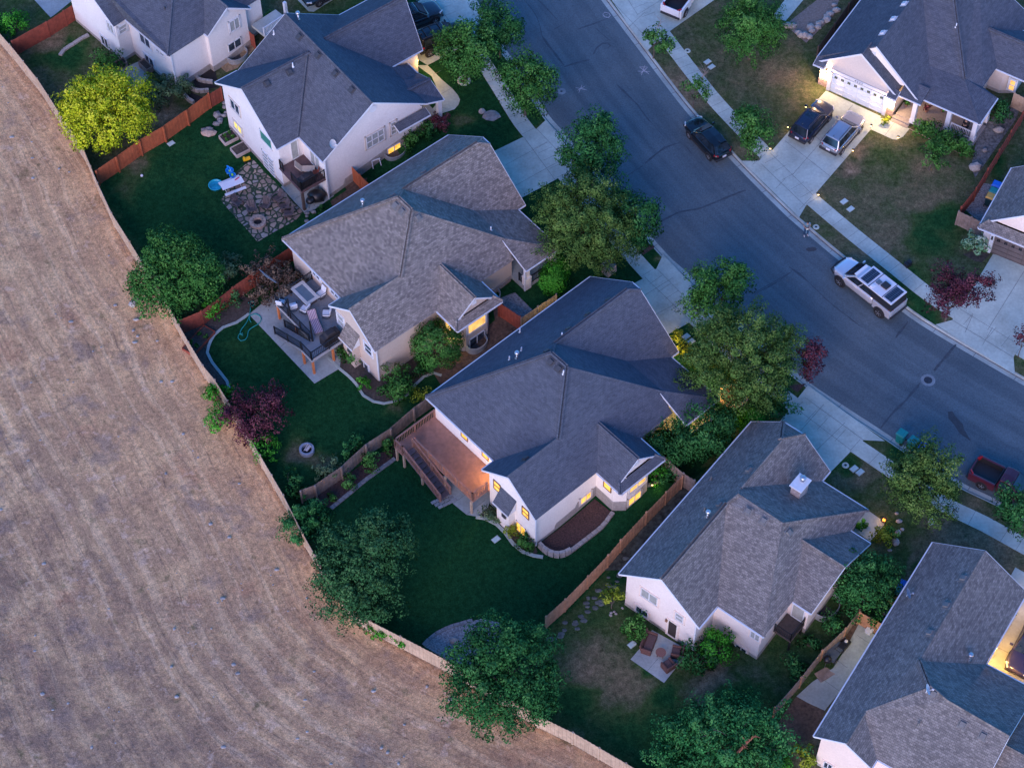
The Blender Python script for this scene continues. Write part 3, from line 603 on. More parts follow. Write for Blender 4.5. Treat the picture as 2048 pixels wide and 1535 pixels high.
class House:
    def __init__(s, key, label, o, ang, ze, roofm, wallm):
        s.k, s.ze = key, ze; a = math.radians(ang); s.a = a; q = P(o[0], o[1], ze); s.o = Vector((q.x, q.y, 0))
        s.U = Vector((math.cos(a), math.sin(a), 0)); s.V = Vector((math.sin(a), -math.cos(a), 0))
        s.root = thing('house', label, 'house', s.o, a); s.rm, s.wm = roofm, wallm; HOUSES[key] = s; s.bvh = None
    def L(s, w): d = Vector(w)-s.o; return Vector((d.dot(s.U), d.dot(s.V), w[2]))
    def W(s, u, v, z=0): return s.o+s.U*u+s.V*v+Vector((0, 0, z))
    def ray(s, px_):
        d = _fw*F+_r2*(px_[0]-1024)-_u2*(px_[1]-767.5); d = Vector(d).normalized()
        return s.L(Vector((0, 0, CAMH))), Vector((d.dot(s.U), d.dot(s.V), d.z))
    def onwall(s, p, axis, val):
        o, d = s.ray(p); t = (val-o[axis])/d[axis]; return o+d*t
    def g(s, u, v): w = s.W(u, v); return T(w.x, w.y)
    def roof(s, faces, thick=.14, gable=(), flash=None):
        """faces: lists of (u, v, z); gable: triangles of wall that close a raised end"""
        mb = MB(); key = {}
        for f in faces:
            idx = []
            for p in f:
                k = (round(p[0], 2), round(p[1], 2), round(p[2], 2))
                if k not in key: key[k] = len(mb.v); mb.v.append((p[0], -p[1], p[2]))
                idx.append(key[k])
            n = Vector((0, 0, 0)); q = [Vector(mb.v[i]) for i in idx]
            for i in range(len(q)): n += q[i].cross(q[(i+1) % len(q)])
            mb.f.append(tuple(idx if n.z > 0 else idx[::-1])); mb.m.append(0)
        me = bpy.data.meshes.new('roof'); me.from_pydata(mb.v, [], mb.f); me.update()
        s.bvh = BVHTree.FromPolygons([Vector(v) for v in mb.v], mb.f)
        slope_uv(me); me.materials.append(s.rm); ob = bpy.data.objects.new('roof', me); COL.objects.link(ob); ob.parent = s.root
        sd = ob.modifiers.new('thickness', 'SOLIDIFY'); sd.thickness = thick; sd.offset = -1
        ec = {}
        for f in mb.f:
            for a, b in zip(f, f[1:]+f[:1]): ec.setdefault((min(a, b), max(a, b)), []).append(1)
        fb = MB()
        for (a, b), l in ec.items():
            if len(l) == 1 and (Vector(mb.v[a])-Vector(mb.v[b])).length > .25:
                A, B = Vector(mb.v[a]), Vector(mb.v[b]); m = (A+B)/2; A.z -= .085; B.z -= .085
                out = Vector((0, 0, 0)); d = (B-A); n = Vector((d.y, -d.x, 0)).normalized()
                f = [f for f in mb.f if a in f and b in f][0]; cen = sum((Vector(mb.v[i]) for i in f), Vector())/len(f)
                if n.dot(m-cen) < 0: n = -n
                pr = m+n*.1; hh = s.bvh.ray_cast(Vector((pr.x, pr.y, 40)), Vector((0, 0, -1)))
                if hh[0] and hh[0].z > m.z-.085-.12: continue          # the roof goes on: a valley or a ridge, no trim
                level = abs(d.z) < .05; fb.beam(A+n*.02-d.normalized()*.02, B+n*.02+d.normalized()*.02, .03, .15)
                if level: fb.beam(A+n*.06+Vector((0, 0, .03)), B+n*.06+Vector((0, 0, .03)), .06, .08)          # gutter
        fb.build('fascia', M_WHITE, s.root); rc = MB(); ef = {}
        for fi, f in enumerate(mb.f):
            for a, b in zip(f, f[1:]+f[:1]): ef.setdefault((min(a, b), max(a, b)), []).append(fi)
        nrm = [p.normal.copy() for p in me.polygons]; cen = [p.center.copy() for p in me.polygons]
        for (a, b), l in ef.items():
            if len(l) == 2 and nrm[l[0]].dot(cen[l[1]]-cen[l[0]]) < -.02 and nrm[l[0]].dot(nrm[l[1]]) < .97:
                A, B = Vector(mb.v[a]), Vector(mb.v[b]); d = (B-A).normalized(); up = (nrm[l[0]]+nrm[l[1]]).normalized()
                for fi in l:      # the bent cap shingles along a ridge or hip
                    sd = d.cross(nrm[fi]); sd = sd if sd.dot(cen[fi]-A) > 0 else -sd; o_ = up*.022; w_ = sd.normalized()*.13
                    rc.add([A+o_, B+o_, B+o_+w_-up*.004, A+o_+w_-up*.004], [(0, 1, 2, 3)] if (B-A).cross(w_).z > 0 else [(3, 2, 1, 0)])
        if rc.v:
            ro = rc.build('roof_caps', s.rm, s.root, uv=True); bm = bmesh.new(); bm.from_mesh(me); bm.from_mesh(ro.data); bm.to_mesh(me); bm.free(); bpy.data.objects.remove(ro)
        return ob
    def zroof(s, u, v):
        h = s.bvh.ray_cast(Vector((u, -v, -6)), Vector((0, 0, 1))); return h[0].z if h[0] else None
    def walls(s, loop, found=.35, m=None, closed=True, found_top=None, name='wall', top=None):
        mb = MB(); fb = MB(); n = len(loop); area = sum(loop[i][0]*loop[(i+1) % n][1]-loop[(i+1) % n][0]*loop[i][1] for i in range(n))
        for i in range(n if closed else n-1):
            a, b = Vector(loop[i]), Vector(loop[(i+1) % n]); L = (b-a).length; k = max(2, int(L/.2)); d = (b-a)/L
            out = Vector((d.y, -d.x)) if area > 0 else Vector((-d.y, d.x)); prev = None
            for j in range(k+1):
                p = a.lerp(b, j/k); pi = a.lerp(b, min(max(j/k, .004), .996))-out*.01
                zt = s.zroof(pi.x, pi.y) or s.ze; zt = min(zt-.1, top) if top else zt-.1
                zg = s.g(p.x, p.y); cur = (p, zt, zg)
                if prev:
                    (p0, t0, g0), (p1, t1, g1) = prev, cur
                    mb.add([(p0.x, -p0.y, g0-.4), (p1.x, -p1.y, g1-.4), (p1.x, -p1.y, t1), (p0.x, -p0.y, t0)], [(0, 1, 2, 3)])
                    if found:
                        q0, q1 = p0+out*.02, p1+out*.02
                        f0 = (found_top(i, p0) if found_top else found); f1 = (found_top(i, p1) if found_top else found)
                        z0, z1 = g0+f0, g1+f1
                        fb.add([(q0.x, -q0.y, g0-.4), (q1.x, -q1.y, g1-.4), (q1.x, -q1.y, z1), (q0.x, -q0.y, z0), (p0.x, -p0.y, z0+.02), (p1.x, -p1.y, z1+.02)], [(0, 1, 2, 3), (3, 2, 5, 4)])
                prev = cur
        mb.build(name, m or s.wm, s.root)
        if found: fb.build('foundation', M_FOUND, s.root)
    def frame_on(s, axis, val, sgn, lo, hi, z0, z1, pane, frame=M_WHITE, trim=None, mull=1, bars=0, name='window', d=.07, label=None):
        """window standing proud of the wall plane u=val (axis 0) or v=val (axis 1)"""
        def pt(c, z, o): x = (val+sgn*o, c) if axis == 0 else (c, val+sgn*o); return Vector((x[0], -x[1], z))
        mb = MB(); w = .07
        if trim:
            e = .12
            for (a, b) in (((lo-e/2, z0-e), (lo-e/2, z1+e)), ((hi+e/2, z0-e), (hi+e/2, z1+e)), ((lo-e, z0-e/2), (hi+e, z0-e/2)), ((lo-e, z1+e/2), (hi+e, z1+e/2))): mb.beam(pt(*a, .015), pt(*b, .015), *((e, .06) if axis == 0 and a[0] != b[0] else (.06, e) if a[0] != b[0] else ((.06, e) if axis == 1 else (e, .06))), 1)
        for c in [lo+w/2, hi-w/2]+[lo+(hi-lo)*(k+1)/(mull+1) for k in range(mull)]:
            mb.beam(pt(c, z0, d/2), pt(c, z1, d/2), d if axis == 0 else w, w if axis == 0 else d)
        for z in [z0+w/2, z1-w/2]+[z0+(z1-z0)*(k+1)/(bars+1) for k in range(bars)]:
            mb.beam(pt(lo, z, d/2), pt(hi, z, d/2), d, w)
        f = mb.build(name, [frame, trim or frame], s.root)
        if label: f['label'] = label
        pb = MB(); pb.add([pt(lo, z0, .034), pt(hi, z0, .034), pt(hi, z1, .034), pt(lo, z1, .034)], [(0, 1, 2, 3)]); pb.build('pane', pane, f)
        return f
    def win(s, axis, val, sgn, quad, pane, zr=None, **k):
        q = [s.onwall(p, axis, val) for p in quad]; c = sorted(x[1-axis] for x in q); z = sorted(x.z for x in q)
        lo, hi = (c[0]+c[1])/2, (c[-1]+c[-2])/2; z0, z1 = (z[0]+z[1])/2, (z[-1]+z[-2])/2
        if zr: z0, z1 = zr[0] if zr[0] is not None else z0, zr[1] if zr[1] is not None else z1
        return s.frame_on(axis, val, sgn, lo, hi, z0, z1, pane, **k)
    def hit(s, p):
        o, d = s.ray(p); h = s.bvh.ray_cast(Vector((o.x, -o.y, o.z)), Vector((d.x, -d.y, d.z)))
        return (h[0], h[1]) if h[0] else (None, None)
    def vent(s, p, kind='box', m=None):
        c, n = s.hit(p)
        if c is None: return
        mb = MB(); x = Vector((-n.y, n.x, 0)).normalized(); y = n.cross(x)
        if kind == 'box':
            for (w0, w1, h0, h1) in ((.3, .3, 0, .03), (.2, .17, .03, .15)):
                mb.add([c+x*i*(w0 if k == 0 else w1)+y*j*(w0 if k == 0 else w1)+n*(h0 if k == 0 else h1) for k in (0, 1) for i, j in ((-1, -1), (1, -1), (1, 1), (-1, 1))], [(4, 5, 6, 7), (0, 1, 5, 4), (1, 2, 6, 5), (2, 3, 7, 6), (3, 0, 4, 7)])
            mb.build('roof_vent', m or M_VENT, s.root)
        elif kind == 'flue':
            mb.lathe([(.2, 0), (.1, .12), (.085, .14), (.085, .62)], 12, c-Vector((0, 0, .08))); mb.lathe([(.09, .58), (.17, .62), (.19, .72), (.17, .82), (.1, .86), (.0, .88)], 12, c-Vector((0, 0, .08)))
            mb.build('flue_pipe', M_GALV, s.root, smooth=True)
        elif kind == 'pipe':
            mb.lathe([(.12, -.05), (.06, .06), (.05, .4)], 10, c); mb.build('vent_pipe', m or M_WHITE, s.root)
        elif kind == 'dish':
            mb.tube([c, c+Vector((0, 0, .3))], .03, 6); f = Vector((.45, -.75, .5)); f.normalize(); o = Vector((0, 0, .42))+c; a = f.orthogonal().normalized(); b = f.cross(a)
            vs = [o]; fs = []
            for r, dpt in ((.14, .012), (.28, .05), (.36, .09)): vs += [o+(a*math.cos(t)+b*math.sin(t)*1.12)*r+f*dpt for t in [2*math.pi*k/14 for k in range(14)]]
            fs = [(0, 1+k, 1+(k+1) % 14) for k in range(14)]+[(1+r*14+k, 15+r*14+k, 15+r*14+(k+1) % 14, 1+r*14+(k+1) % 14) for r in (0, 1) for k in range(14)]
            mb.add(vs, fs); mb.tube([c+Vector((0, 0, .25)), o+f*.42-Vector((0, 0, .2))], .018, 5); mb.box(o+f*.44-Vector((0, 0, .2)), (.08, .12, .1)); mb.build('satellite_dish', m or M_WHITE, s.root)
    def downspout(s, u, v, zt=None):
        zt = zt or s.ze-.1; g = s.g(u, v); mb = MB(); mb.box((u, -v, (zt+g)/2+.05), (.09, .11, zt-g-.1)); mb.build('downspout', M_WHITE, s.root)
    def deck_rail(s, pts, h, m, style='bal', post=.1, every=.13, name='railing', parent=None):
        """posts, rails and balusters along (u, v, z) points"""
        mb = MB()
        for i, (a, b) in enumerate(zip(pts[:-1], pts[1:])):
            A = Vector((a[0], -a[1], a[2])); B = Vector((b[0], -b[1], b[2])); L = (B-A).length; n = max(1, round(L/1.8)); up = Vector((0, 0, 1))
            for k in range(n+1): p = A.lerp(B, k/n); mb.box(p+up*(h/2+.03), (post, post, h+.06))
            mb.beam(A+up*h, B+up*h, post*.9, .05); mb.beam(A+up*.12, B+up*.12, .05, .05)
            kk = max(1, int(L/every))
            for k in range(1, kk): p = A.lerp(B, k/kk); mb.beam(p+up*.12, p+up*h, post*.32, post*.32)
        return mb.build(name, m, parent or s.root)
def ranch(key, label, o, ang, roofm, wallm):
    """the plan shared by the two middle houses"""
    H = House(key, label, o, ang, 2.8, roofm, wallm); e = 2.8
    r0, r1 = (7.1, 5.55, 7.25), (7.1, 7.1, 7.25); vv = (3.55, 10.1, 5.05); gp = (-1.12, 10.1, 5.05); gr0 = (8.23, 4.65, 6.52)
    k1, k2 = (12.33, 11.53, 3.87), (12.33, 7.96, 3.87); bs, bp = (6.78, 10.75, 4.5), (6.78, 14.75, 4.5); jk = .45
    j0 = (15.35, 4.65, 6.52); j1 = (16.2, 4.65-jk, 6.52-.8*jk); j2 = (16.2, 4.65+jk, 6.52-.8*jk)
    H.roof([[(0, 0, e), (0, 7.3, e), vv, r1, r0],
            [(0, 0, e), r0, gr0, j0, j1, (16.2, 0, e)], [j0, j1, j2],
            [j0, gr0, k2, (15.45, 9.3, e), (16.2, 9.3, e), j2],
            [r0, r1, k1, k2, gr0], [k1, (15.45, 14.25, e), (15.45, 9.3, e), k2],
            [(-1.12, 7.3, e), gp, vv, (0, 7.3, e)],
            [(-1.12, 12.88, e), (12.1, 12.88, e), (12.1, 11.55, 3.86), k1, r1, vv, gp],
            [(12.1, 11.545, 3.885), k1, (15.45, 14.25, e), (12.1, 14.25, e)],
            [(4.66, 12.88, e), (4.66, 15.3, e), (5.15, 14.75, 3.2), bp, bs], [(8.9, 12.88, e), (8.9, 15.3, e), (8.41, 14.75, 3.2), bp, bs],
            [(4.66, 15.3, e), (8.9, 15.3, e), (8.41, 14.75, 3.2), (5.15, 14.75, 3.2)]])
    mb = MB(); mb.add([(5.25, -14.62, 3.15), (8.31, -14.62, 3.15), (6.78, -14.62, 4.4)], [(0, 1, 2)]); mb.build('gable_wall', wallm, H.root)
    mb = MB(); mb.box((6.78, -14.65, 3.85), (.4, .06, .4)); mb.build('gable_vent', M_WHITE, H.root)
    ft = lambda i, p: (1.25 if p.x > 3.2 else .85 if p.x > 1.2 else .3) if i in (3,) else (1.2 if i in (4, 5, 6, 7, 8) else .25)
    H.walls([(.45, .4), (.45, 7.7), (-.8, 7.7), (-.8, 12.45), (5.1, 12.45), (5.1, 14.2), (5.75, 14.85), (7.8, 14.85), (8.45, 14.2), (8.45, 12.45), (12.2, 12.45), (12.2, 9.0), (15.75, 9.0), (15.75, .4)], .25, found_top=ft if key == 'D' else (lambda i, p: .2 if i < 4 else .5))
    # fireplace bump-out with its own little shed roof on the rear gable
    mb = MB(); z0, z1 = -1.9, 1.15
    mb.box((-1.1, -9.75, (z0+z1)/2), (.62, 1.25, z1-z0)); mb.build('fireplace_bump', wallm, H.root)
    rb = MB(); rb.add([(-.78, -8.95, 2.2), (-.78, -10.55, 2.2), (-1.62, -10.55, 1.02), (-1.62, -8.95, 1.02), (-.78, -8.95, 2.1), (-.78, -10.55, 2.1), (-1.62, -10.55, .92), (-1.62, -8.95, .92)], [(0, 1, 2, 3), (4, 5, 6, 7), (0, 3, 7, 4), (1, 2, 6, 5), (2, 3, 7, 6)]); rb.build('bump_roof', roofm, H.root, uv=True)
    mb = MB(); mb.beam((-1.64, 8.92*-1, .95), (-1.64, -10.58, .95), .04, .14); mb.add([(-.84, -8.97, 2.08), (-.84, -8.97, .95), (-1.6, -8.97, .95)], [(0, 1, 2)]); mb.add([(-.84, -10.53, 2.08), (-.84, -10.53, .95), (-1.6, -10.53, .95)], [(0, 1, 2)]); mb.build('bump_fascia', M_WHITE, H.root)
    mb = MB(); mb.box((-1.46, -9.95, .2), (.12, .42, .34)); mb.box((-1.54, -9.95, .2), (.05, .3, .22)); mb.build('flue_cowl', M_VENT, H.root)
    # front porch: slab, posts, garage door
    mb = MB(); mb.box((13.7, -11.5, .28), (3.1, 5.0, .36)); mb.build('porch_floor', M_CONC2, H.root)
    for u, v in ((12.5, 13.85), (15.05, 13.85), (15.05, 10.2)):
        mb = MB(); mb.box((u, -v, .75), (.5, .5, 1.3)); mb.box((u, -v, 1.42), (.56, .56, .06)); mb.box((u, -v, 2.05), (.34, .34, 1.25)); mb.build('porch_post', [M_TRIM2], H.root)
    H.frame_on(0, 15.75, 1, 2.2, 7.1, .2, 2.3, mat('garage_panel', (.55, .52, .49), .08, 2, .6), M_GARFR, mull=3, bars=3, name='garage_door')
    H.downspout(-.75, 12.5); H.downspout(12.15, 14.05)
    return H
C = ranch('C', 'tan house with mottled brown shingle roof and a large grey back deck', (565, 478), 39.4, SH_BROWN, ST_TAN)
D = ranch('D', 'cream house with dark charcoal roof, wooden back deck and many lit windows', (852, 794), 41.5, SH_DARK, ST_CREAM)
for p, k in [((792,411),'box'),((805,423),'box'),((836,435),'box'),((911,305),'box'),((848,345),'box'),((786,391),'box'),((726,412),'flue'),((982,460),'pipe')]: C.vent(p, k, M_VENTW if k == 'box' else None)
for p, k in [((1102,724),'box'),((1118,737),'box'),((1094,703),'box'),((1138,658),'box'),((1177,629),'box'),((1218,600),'box'),((1052,917),'box'),((1034,716),'flue'),((1043,701),'pipe'),((1019,719),'pipe'),((1124,672),'pipe'),((1127,747),'pipe')]: D.vent(p, k)
D.vent((1040,664),'pipe'); C.vent((884,273), 'dish', mat('grey_dish', (.3, .32, .35), .1, 4, .5))
# windows of the two
C.win(0, .45, -1, Z6([(240,590),(300,660),(300,700),(240,630)]), G_DARK, zr=(1.15, 2.3), trim=M_WHITE); C.win(0, .45, -1, Z6([(372,725),(432,780),(432,800),(372,745)]), G_DARK, zr=(1.15, 2.3), trim=M_WHITE)
C.win(0, -.8, -1, Z6([(423,900),(470,935),(470,1000),(423,970)]), G_BLIND, trim=M_WHITE, mull=0, bars=1); C.win(0, -.8, -1, Z6([(620,1110),(675,1155),(675,1215),(620,1165)]), G_DARK, trim=M_WHITE, mull=0, bars=1)
C.win(0, -.8, -1, Z6([(585,1225),(652,1285),(652,1345),(585,1290)]), G_DARK, trim=M_WHITE); C.win(0, -.8, -1, Z6([(470,1140),(530,1200),(530,1225),(470,1165)]), G_DARK, trim=M_WHITE)
C.frame_on(1, 14.85, 1, 5.9, 7.65, .85, 2.3, G_LIT2, M_WHITE, trim=M_WHITE, mull=0, label='lit bay window'); C.frame_on(1, 14.85, 1, 6.0, 7.5, -1.0, .1, G_DARK, M_WHITE, mull=1)
D.win(0, .45, -1, Z10([(302,512),(352,560),(352,577),(302,530)]), G_LIT, zr=(1.05, 2.0), mull=0, frame=M_BROWNFR); D.win(0, .45, -1, Z10([(455,655),(505,705),(505,722),(455,670)]), G_LIT, zr=(1.05, 2.0), mull=0, frame=M_BROWNFR)
D.win(0, -.8, -1, Z10([(540,865),(592,917),(592,975),(540,930)]), G_LIT, mull=0, bars=1, frame=M_BROWNFR); D.win(0, -.8, -1, Z10([(748,1062),(800,1108),(800,1165),(748,1122)]), G_LIT, mull=0, bars=1, frame=M_BROWNFR)
D.win(0, -.8, -1, Z10([(705,1167),(777,1230),(777,1290),(705,1235)]), G_LIT, mull=1, frame=M_TRIM2); D.win(0, -.8, -1, Z10([(565,1035),(580,1050),(580,1105),(565,1095)]), G_LIT, mull=0, frame=M_TRIM2); D.win(0, -.8, -1, Z10([(582,1105),(632,1150),(632,1165),(582,1118)]), G_LIT, mull=0, frame=M_TRIM2)
D.win(1, 12.45, 1, Z10([(1170,1012),(1250,950),(1250,1000),(1170,1052)]), G_LIT, mull=1, frame=M_TRIM2, trim=M_TRIM2); D.win(1, 14.85, 1, Z10([(1520,1012),(1613,950),(1613,1005),(1520,1055)]), G_LIT, mull=1, frame=M_TRIM2, trim=M_TRIM2)
D.frame_on(1, 14.85, 1, 5.95, 7.6, .95, 2.3, G_LIT2, M_WHITE, mull=1); D.frame_on(0, 5.08, -1, 13.2, 14.0, 1.0, 2.2, G_LIT, M_BROWNFR, mull=0); C.frame_on(0, 5.08, -1, 13.3, 14.1, .95, 2.2, G_LIT2, M_WHITE, mull=0)
C.frame_on(1, 12.45, 1, 9.2, 10.4, -.7, .4, G_DARK, M_WHITE); C.frame_on(0, 12.2, 1, 9.6, 10.8, .3, 2.4, mat('front_door', (.1, .05, .04), .1, 3, .5), M_WHITE, mull=0, name='front_door'); D.frame_on(0, 12.2, 1, 9.6, 10.8, .3, 2.4, _mc['front_door'], M_WHITE, mull=0, name='front_door')
M_BRICK = mat('brick_base', (.27, .21, .17), .3, 5, .9)
mb = MB(); mb.box((10.2, -12.52, -.2), (3.6, .1, .8)); mb.build('brick_base', M_BRICK, C.root)
C.deck_rail([(12.3, 13.2, .46), (12.3, 14.0, .46), (15.2, 14.0, .46)], .9, M_BLACK, post=.08, name='porch_railing')
# window wells of corrugated steel
def well(H, u, v, side, r=.75, z=None, label='', dirv=1, h=.55, lit=None):
    """a steel window well stands against its house: part of the house"""
    g = H.g(u, v+dirv*.5) if z is None else z; mb = MB(); n = 14; pts = []
    for k in range(n+1):
        a = math.pi*k/n; cx, cy = r*1.15*math.cos(a), r*1.1*abs(math.sin(a))**.7
        pts.append((u+cx, v+dirv*cy) if side == 'v' else (u+dirv*cy, v+cx))
    for (x0, y0), (x1, y1) in zip(pts[:-1], pts[1:]):
        for e, mi in ((1.0, 0),):
            A, B = Vector((x0, -y0, 0)), Vector((x1, -y1, 0)); d = (B-A).normalized(); nn = Vector((d.y, -d.x, 0))*.03
            mb.add([A-nn+Vector((0, 0, g-.3)), B-nn+Vector((0, 0, g-.3)), B-nn+Vector((0, 0, g+h)), A-nn+Vector((0, 0, g+h)), A+nn+Vector((0, 0, g+h)), B+nn+Vector((0, 0, g+h)), B+nn+Vector((0, 0, g-.3)), A+nn+Vector((0, 0, g-.3))], [(0, 1, 2, 3), (3, 2, 5, 4), (4, 5, 6, 7)])
    w = mb.build('window_well', M_STEEL, H.root)
    fl = MB(); fl.add([(p[0], -p[1], g+.03) for p in pts], [tuple(range(len(pts)))]); fl.build('well_floor', mat('well_gravel', (.05, .045, .045), .5, 8, .95) , w)
    return w
q = C.L(at(*Z6([(1455,1150)])[0])); well(C, q.x, 14.86, 'v', .75); q = C.L(at(*Z6([(1650,760)])[0])); well(C, 9.8, 12.46, 'v', .8)
# ---- house E: mottled roof with the stone chimney
E_ = House('E', 'white house with mottled roof and a stone chimney under a white cap', (1238, 1147), 51.0, 2.8, SH_GREY, ST_PINK); e = 2.8
r0, r1 = (8.5, 3.6, 5.86), (8.45, 7.2, 5.86); vz = (7.5, 3.32, 5.62); gz = (9.1, 3.32, 5.62)
E_.roof([[(0, 0, e), (0.05, 3.32, 5.62), vz, r0, gz, (14.0, 3.32, 5.62), (15.9, 2.35, 4.75), (15.75, 0, e)], [(14.0, 3.32, 5.62), (15.9, 2.35, 4.75), (15.9, 4.2, 4.75)],
         [(14.0, 3.32, 5.62), (15.9, 4.2, 4.75), (15.7, 6.65, e), (14.65, 6.65, e), gz],
         [(0, 6.64, e), (.05, 3.32, 5.62), vz, (2.1, 6.64, e)],
         [(2.1, 6.62, e), vz, r0, r1, (2.1, 10.4, e)], [(2.1, 6.62, e), (2.1, 5.85, 2.82), (2.6, 6.34, 3.05)],
         [r0, r1, (14.65, 10.45, e), (14.65, 6.66, e), gz],
         [r1, (2.1, 10.4, e), (14.65, 10.45, e)],
         [(9.0, 8.6, 4.4), (9.0, 12.05, 4.4), (5.5, 11.9, e), (5.5, 10.44, e)], [(9.0, 8.6, 4.4), (9.0, 12.05, 4.4), (12.5, 12.05, e), (12.5, 10.44, e)]])
E_.walls([(.4, .4), (.4, 6.25), (2.5, 6.25), (2.5, 10.0), (5.9, 10.0), (5.9, 11.55), (12.1, 11.55), (12.1, 10.0), (14.3, 10.0), (14.3, 6.3), (15.3, 6.3), (15.3, .4)], .3, found_top=lambda i, p: .55 if i in (3, 4, 5, 6) else .3)
for p, k in [((1496,1022),'box'),((1527,1041),'box'),((1577,1064),'box'),((1439,1009),'box'),((1498,940),'box'),((1415,1033),'flue'),((1422,958),'pipe'),((1409,1020),'pipe')]: E_.vent(p, k, M_VENTW)
c, n = E_.hit((1597, 985))
mb = MB(); mb.box((c.x, c.y, c.z+.35), (1.05, .75, 1.7)); ch = mb.build('chimney', mat('chimney_stone', (.36, .30, .27), .4, 3, .9, bmp=.5), E_.root)
mb = MB(); mb.box((c.x, c.y, c.z+1.25), (1.3, .98, .12)); mb.build('chimney_cap', M_WHITE, ch, bevel=.02); mb = MB(); mb.lathe([(.17, 0), (.17, .25), (.22, .27), (.22, .38), (.1, .43)], 14, (c.x+.25, c.y, c.z+1.3)); mb.build('chimney_flue', M_GALV, ch, smooth=True)
E_.win(0, .4, -1, Z14([(783,258),(905,330),(900,395),(785,315)]), G_BLIND, trim=ST_PEACH); E_.win(0, .4, -1, Z14([(748,378),(838,438),(835,475),(748,425)]), G_DARK, trim=ST_PEACH); E_.win(0, .4, -1, Z14([(1025,425),(1088,470),(1082,515),(1028,478)]), G_BLIND, trim=ST_PEACH, mull=0, bars=1)
E_.win(0, .4, -1, Z14([(970,522),(1042,572),(1030,650),(968,610)]), mat('dark_door', (.035, .025, .022), .2, 5, .5), zr=(-1.55, .5), trim=ST_PEACH, mull=0, name='back_door', frame=M_TRIM2)
E_.win(0, 2.5, -1, Z14([(1558,558),(1628,600),(1620,648),(1553,603)]), G_BLIND, trim=ST_PEACH); E_.win(0, 2.5, -1, Z14([(1452,645),(1535,708),(1525,745),(1450,688)]), G_DARK, trim=ST_PEACH)
E_.frame_on(0, 5.88, -1, 10.3, 11.3, .3, 2.35, G_BLIND, M_WHITE, mull=0, name='side_door'); E_.frame_on(1, 6.3, 1, 14.5, 15.1, .3, 2.3, G_DARK, M_WHITE, mull=0)
mb = MB(); mb.box((5.0, -10.75, .2), (1.7, 1.4, .12)); mb.build('balcony_floor', mat('balcony_boards', (.06, .045, .04), .3, 6, .8), E_.root); E_.deck_rail([(4.2, 10.1, .26), (4.2, 11.4, .26), (5.8, 11.4, .26)], .9, M_BLACK, post=.07, name='balcony_railing')
for u in (4.3, 5.7): mb = MB(); mb.box((u, -11.35, -.7), (.12, .12, 1.8)); mb.build('balcony_post', M_BLACK, E_.root)
well(E_, 8.2, 11.56, 'v', .9, h=.5)
mb = MB(); mb.box((.3, -3.9, .25), (.12, .16, .25)); mb.build('wall_lamp', M_BROWNFR, E_.root); E_.downspout(.35, 6.2)
# ---- house F, lower right
F_ = House('F', 'peach walled house at the lower right with a broad mottled roof', (1628, 1471), 56.5, 2.8, SH_GREY, ST_PEACH)
r0, r1, r3, gk = (7.29, 3.5, 5.0), (5.55, 4.95, 5.75), (5.25, 6.3, 5.7), (5.15, 10.68, 5.62); vz, gp = (2.62, 2.06, 4.1), (.02, 2.06, 4.1)
F_.roof([[(0, 0, e), gp, vz, r1, r0, (17.05, 3.5, 5.0), (17.1, 0, e)], [(17.05, 3.5, 5.0), (17.0, 7.05, e), (10.66, 7.05, e), r0],
         [(0, 4.13, e), gp, vz, (.78, 4.13, e)], [(.75, 4.13, e), vz, r1, r3, gk, (.75, 10.68, e)],
         [r0, r1, r3, gk, (10.65, 10.68, e), (10.65, 7.05, e)], [(1.6, 10.7, 2.3), (5.2, 10.7, 4.5), (5.2, 15, 4.5), (1.6, 15, 2.3)], [(9.8, 10.7, 2.3), (5.2, 10.7, 4.5), (5.2, 15, 4.5), (9.8, 15, 2.3)]])
F_.walls([(.4, .4), (.4, 3.8), (1.2, 3.8), (1.2, 10.3), (10.2, 10.3), (10.2, 6.7), (16.6, 6.7), (16.6, .4)], .3)
for p, k in [((1927,1156),'box'),((1893,1210),'box'),((1860,1265),'box'),((1867,1387),'box'),((1925,1448),'box'),((1966,1471),'box'),((1938,1318),'flue'),((1836,1450),'pipe')]: F_.vent(p, k, M_VENTW)
F_.vent((1813,1192), 'dish', mat('grey_dish2', (.25, .3, .36), .1, 4, .5)); F_.vent((1852,1384), 'dish')
F_.win(0, .4, -1, [(1648,1518),(1666,1530),(1664,1542),(1647,1531)], G_DARK, trim=ST_PEACH); F_.frame_on(1, 6.7, 1, 11.2, 16.1, .2, 2.3, _mc['garage_panel'], M_GARFR, mull=3, bars=3, name='garage_door')
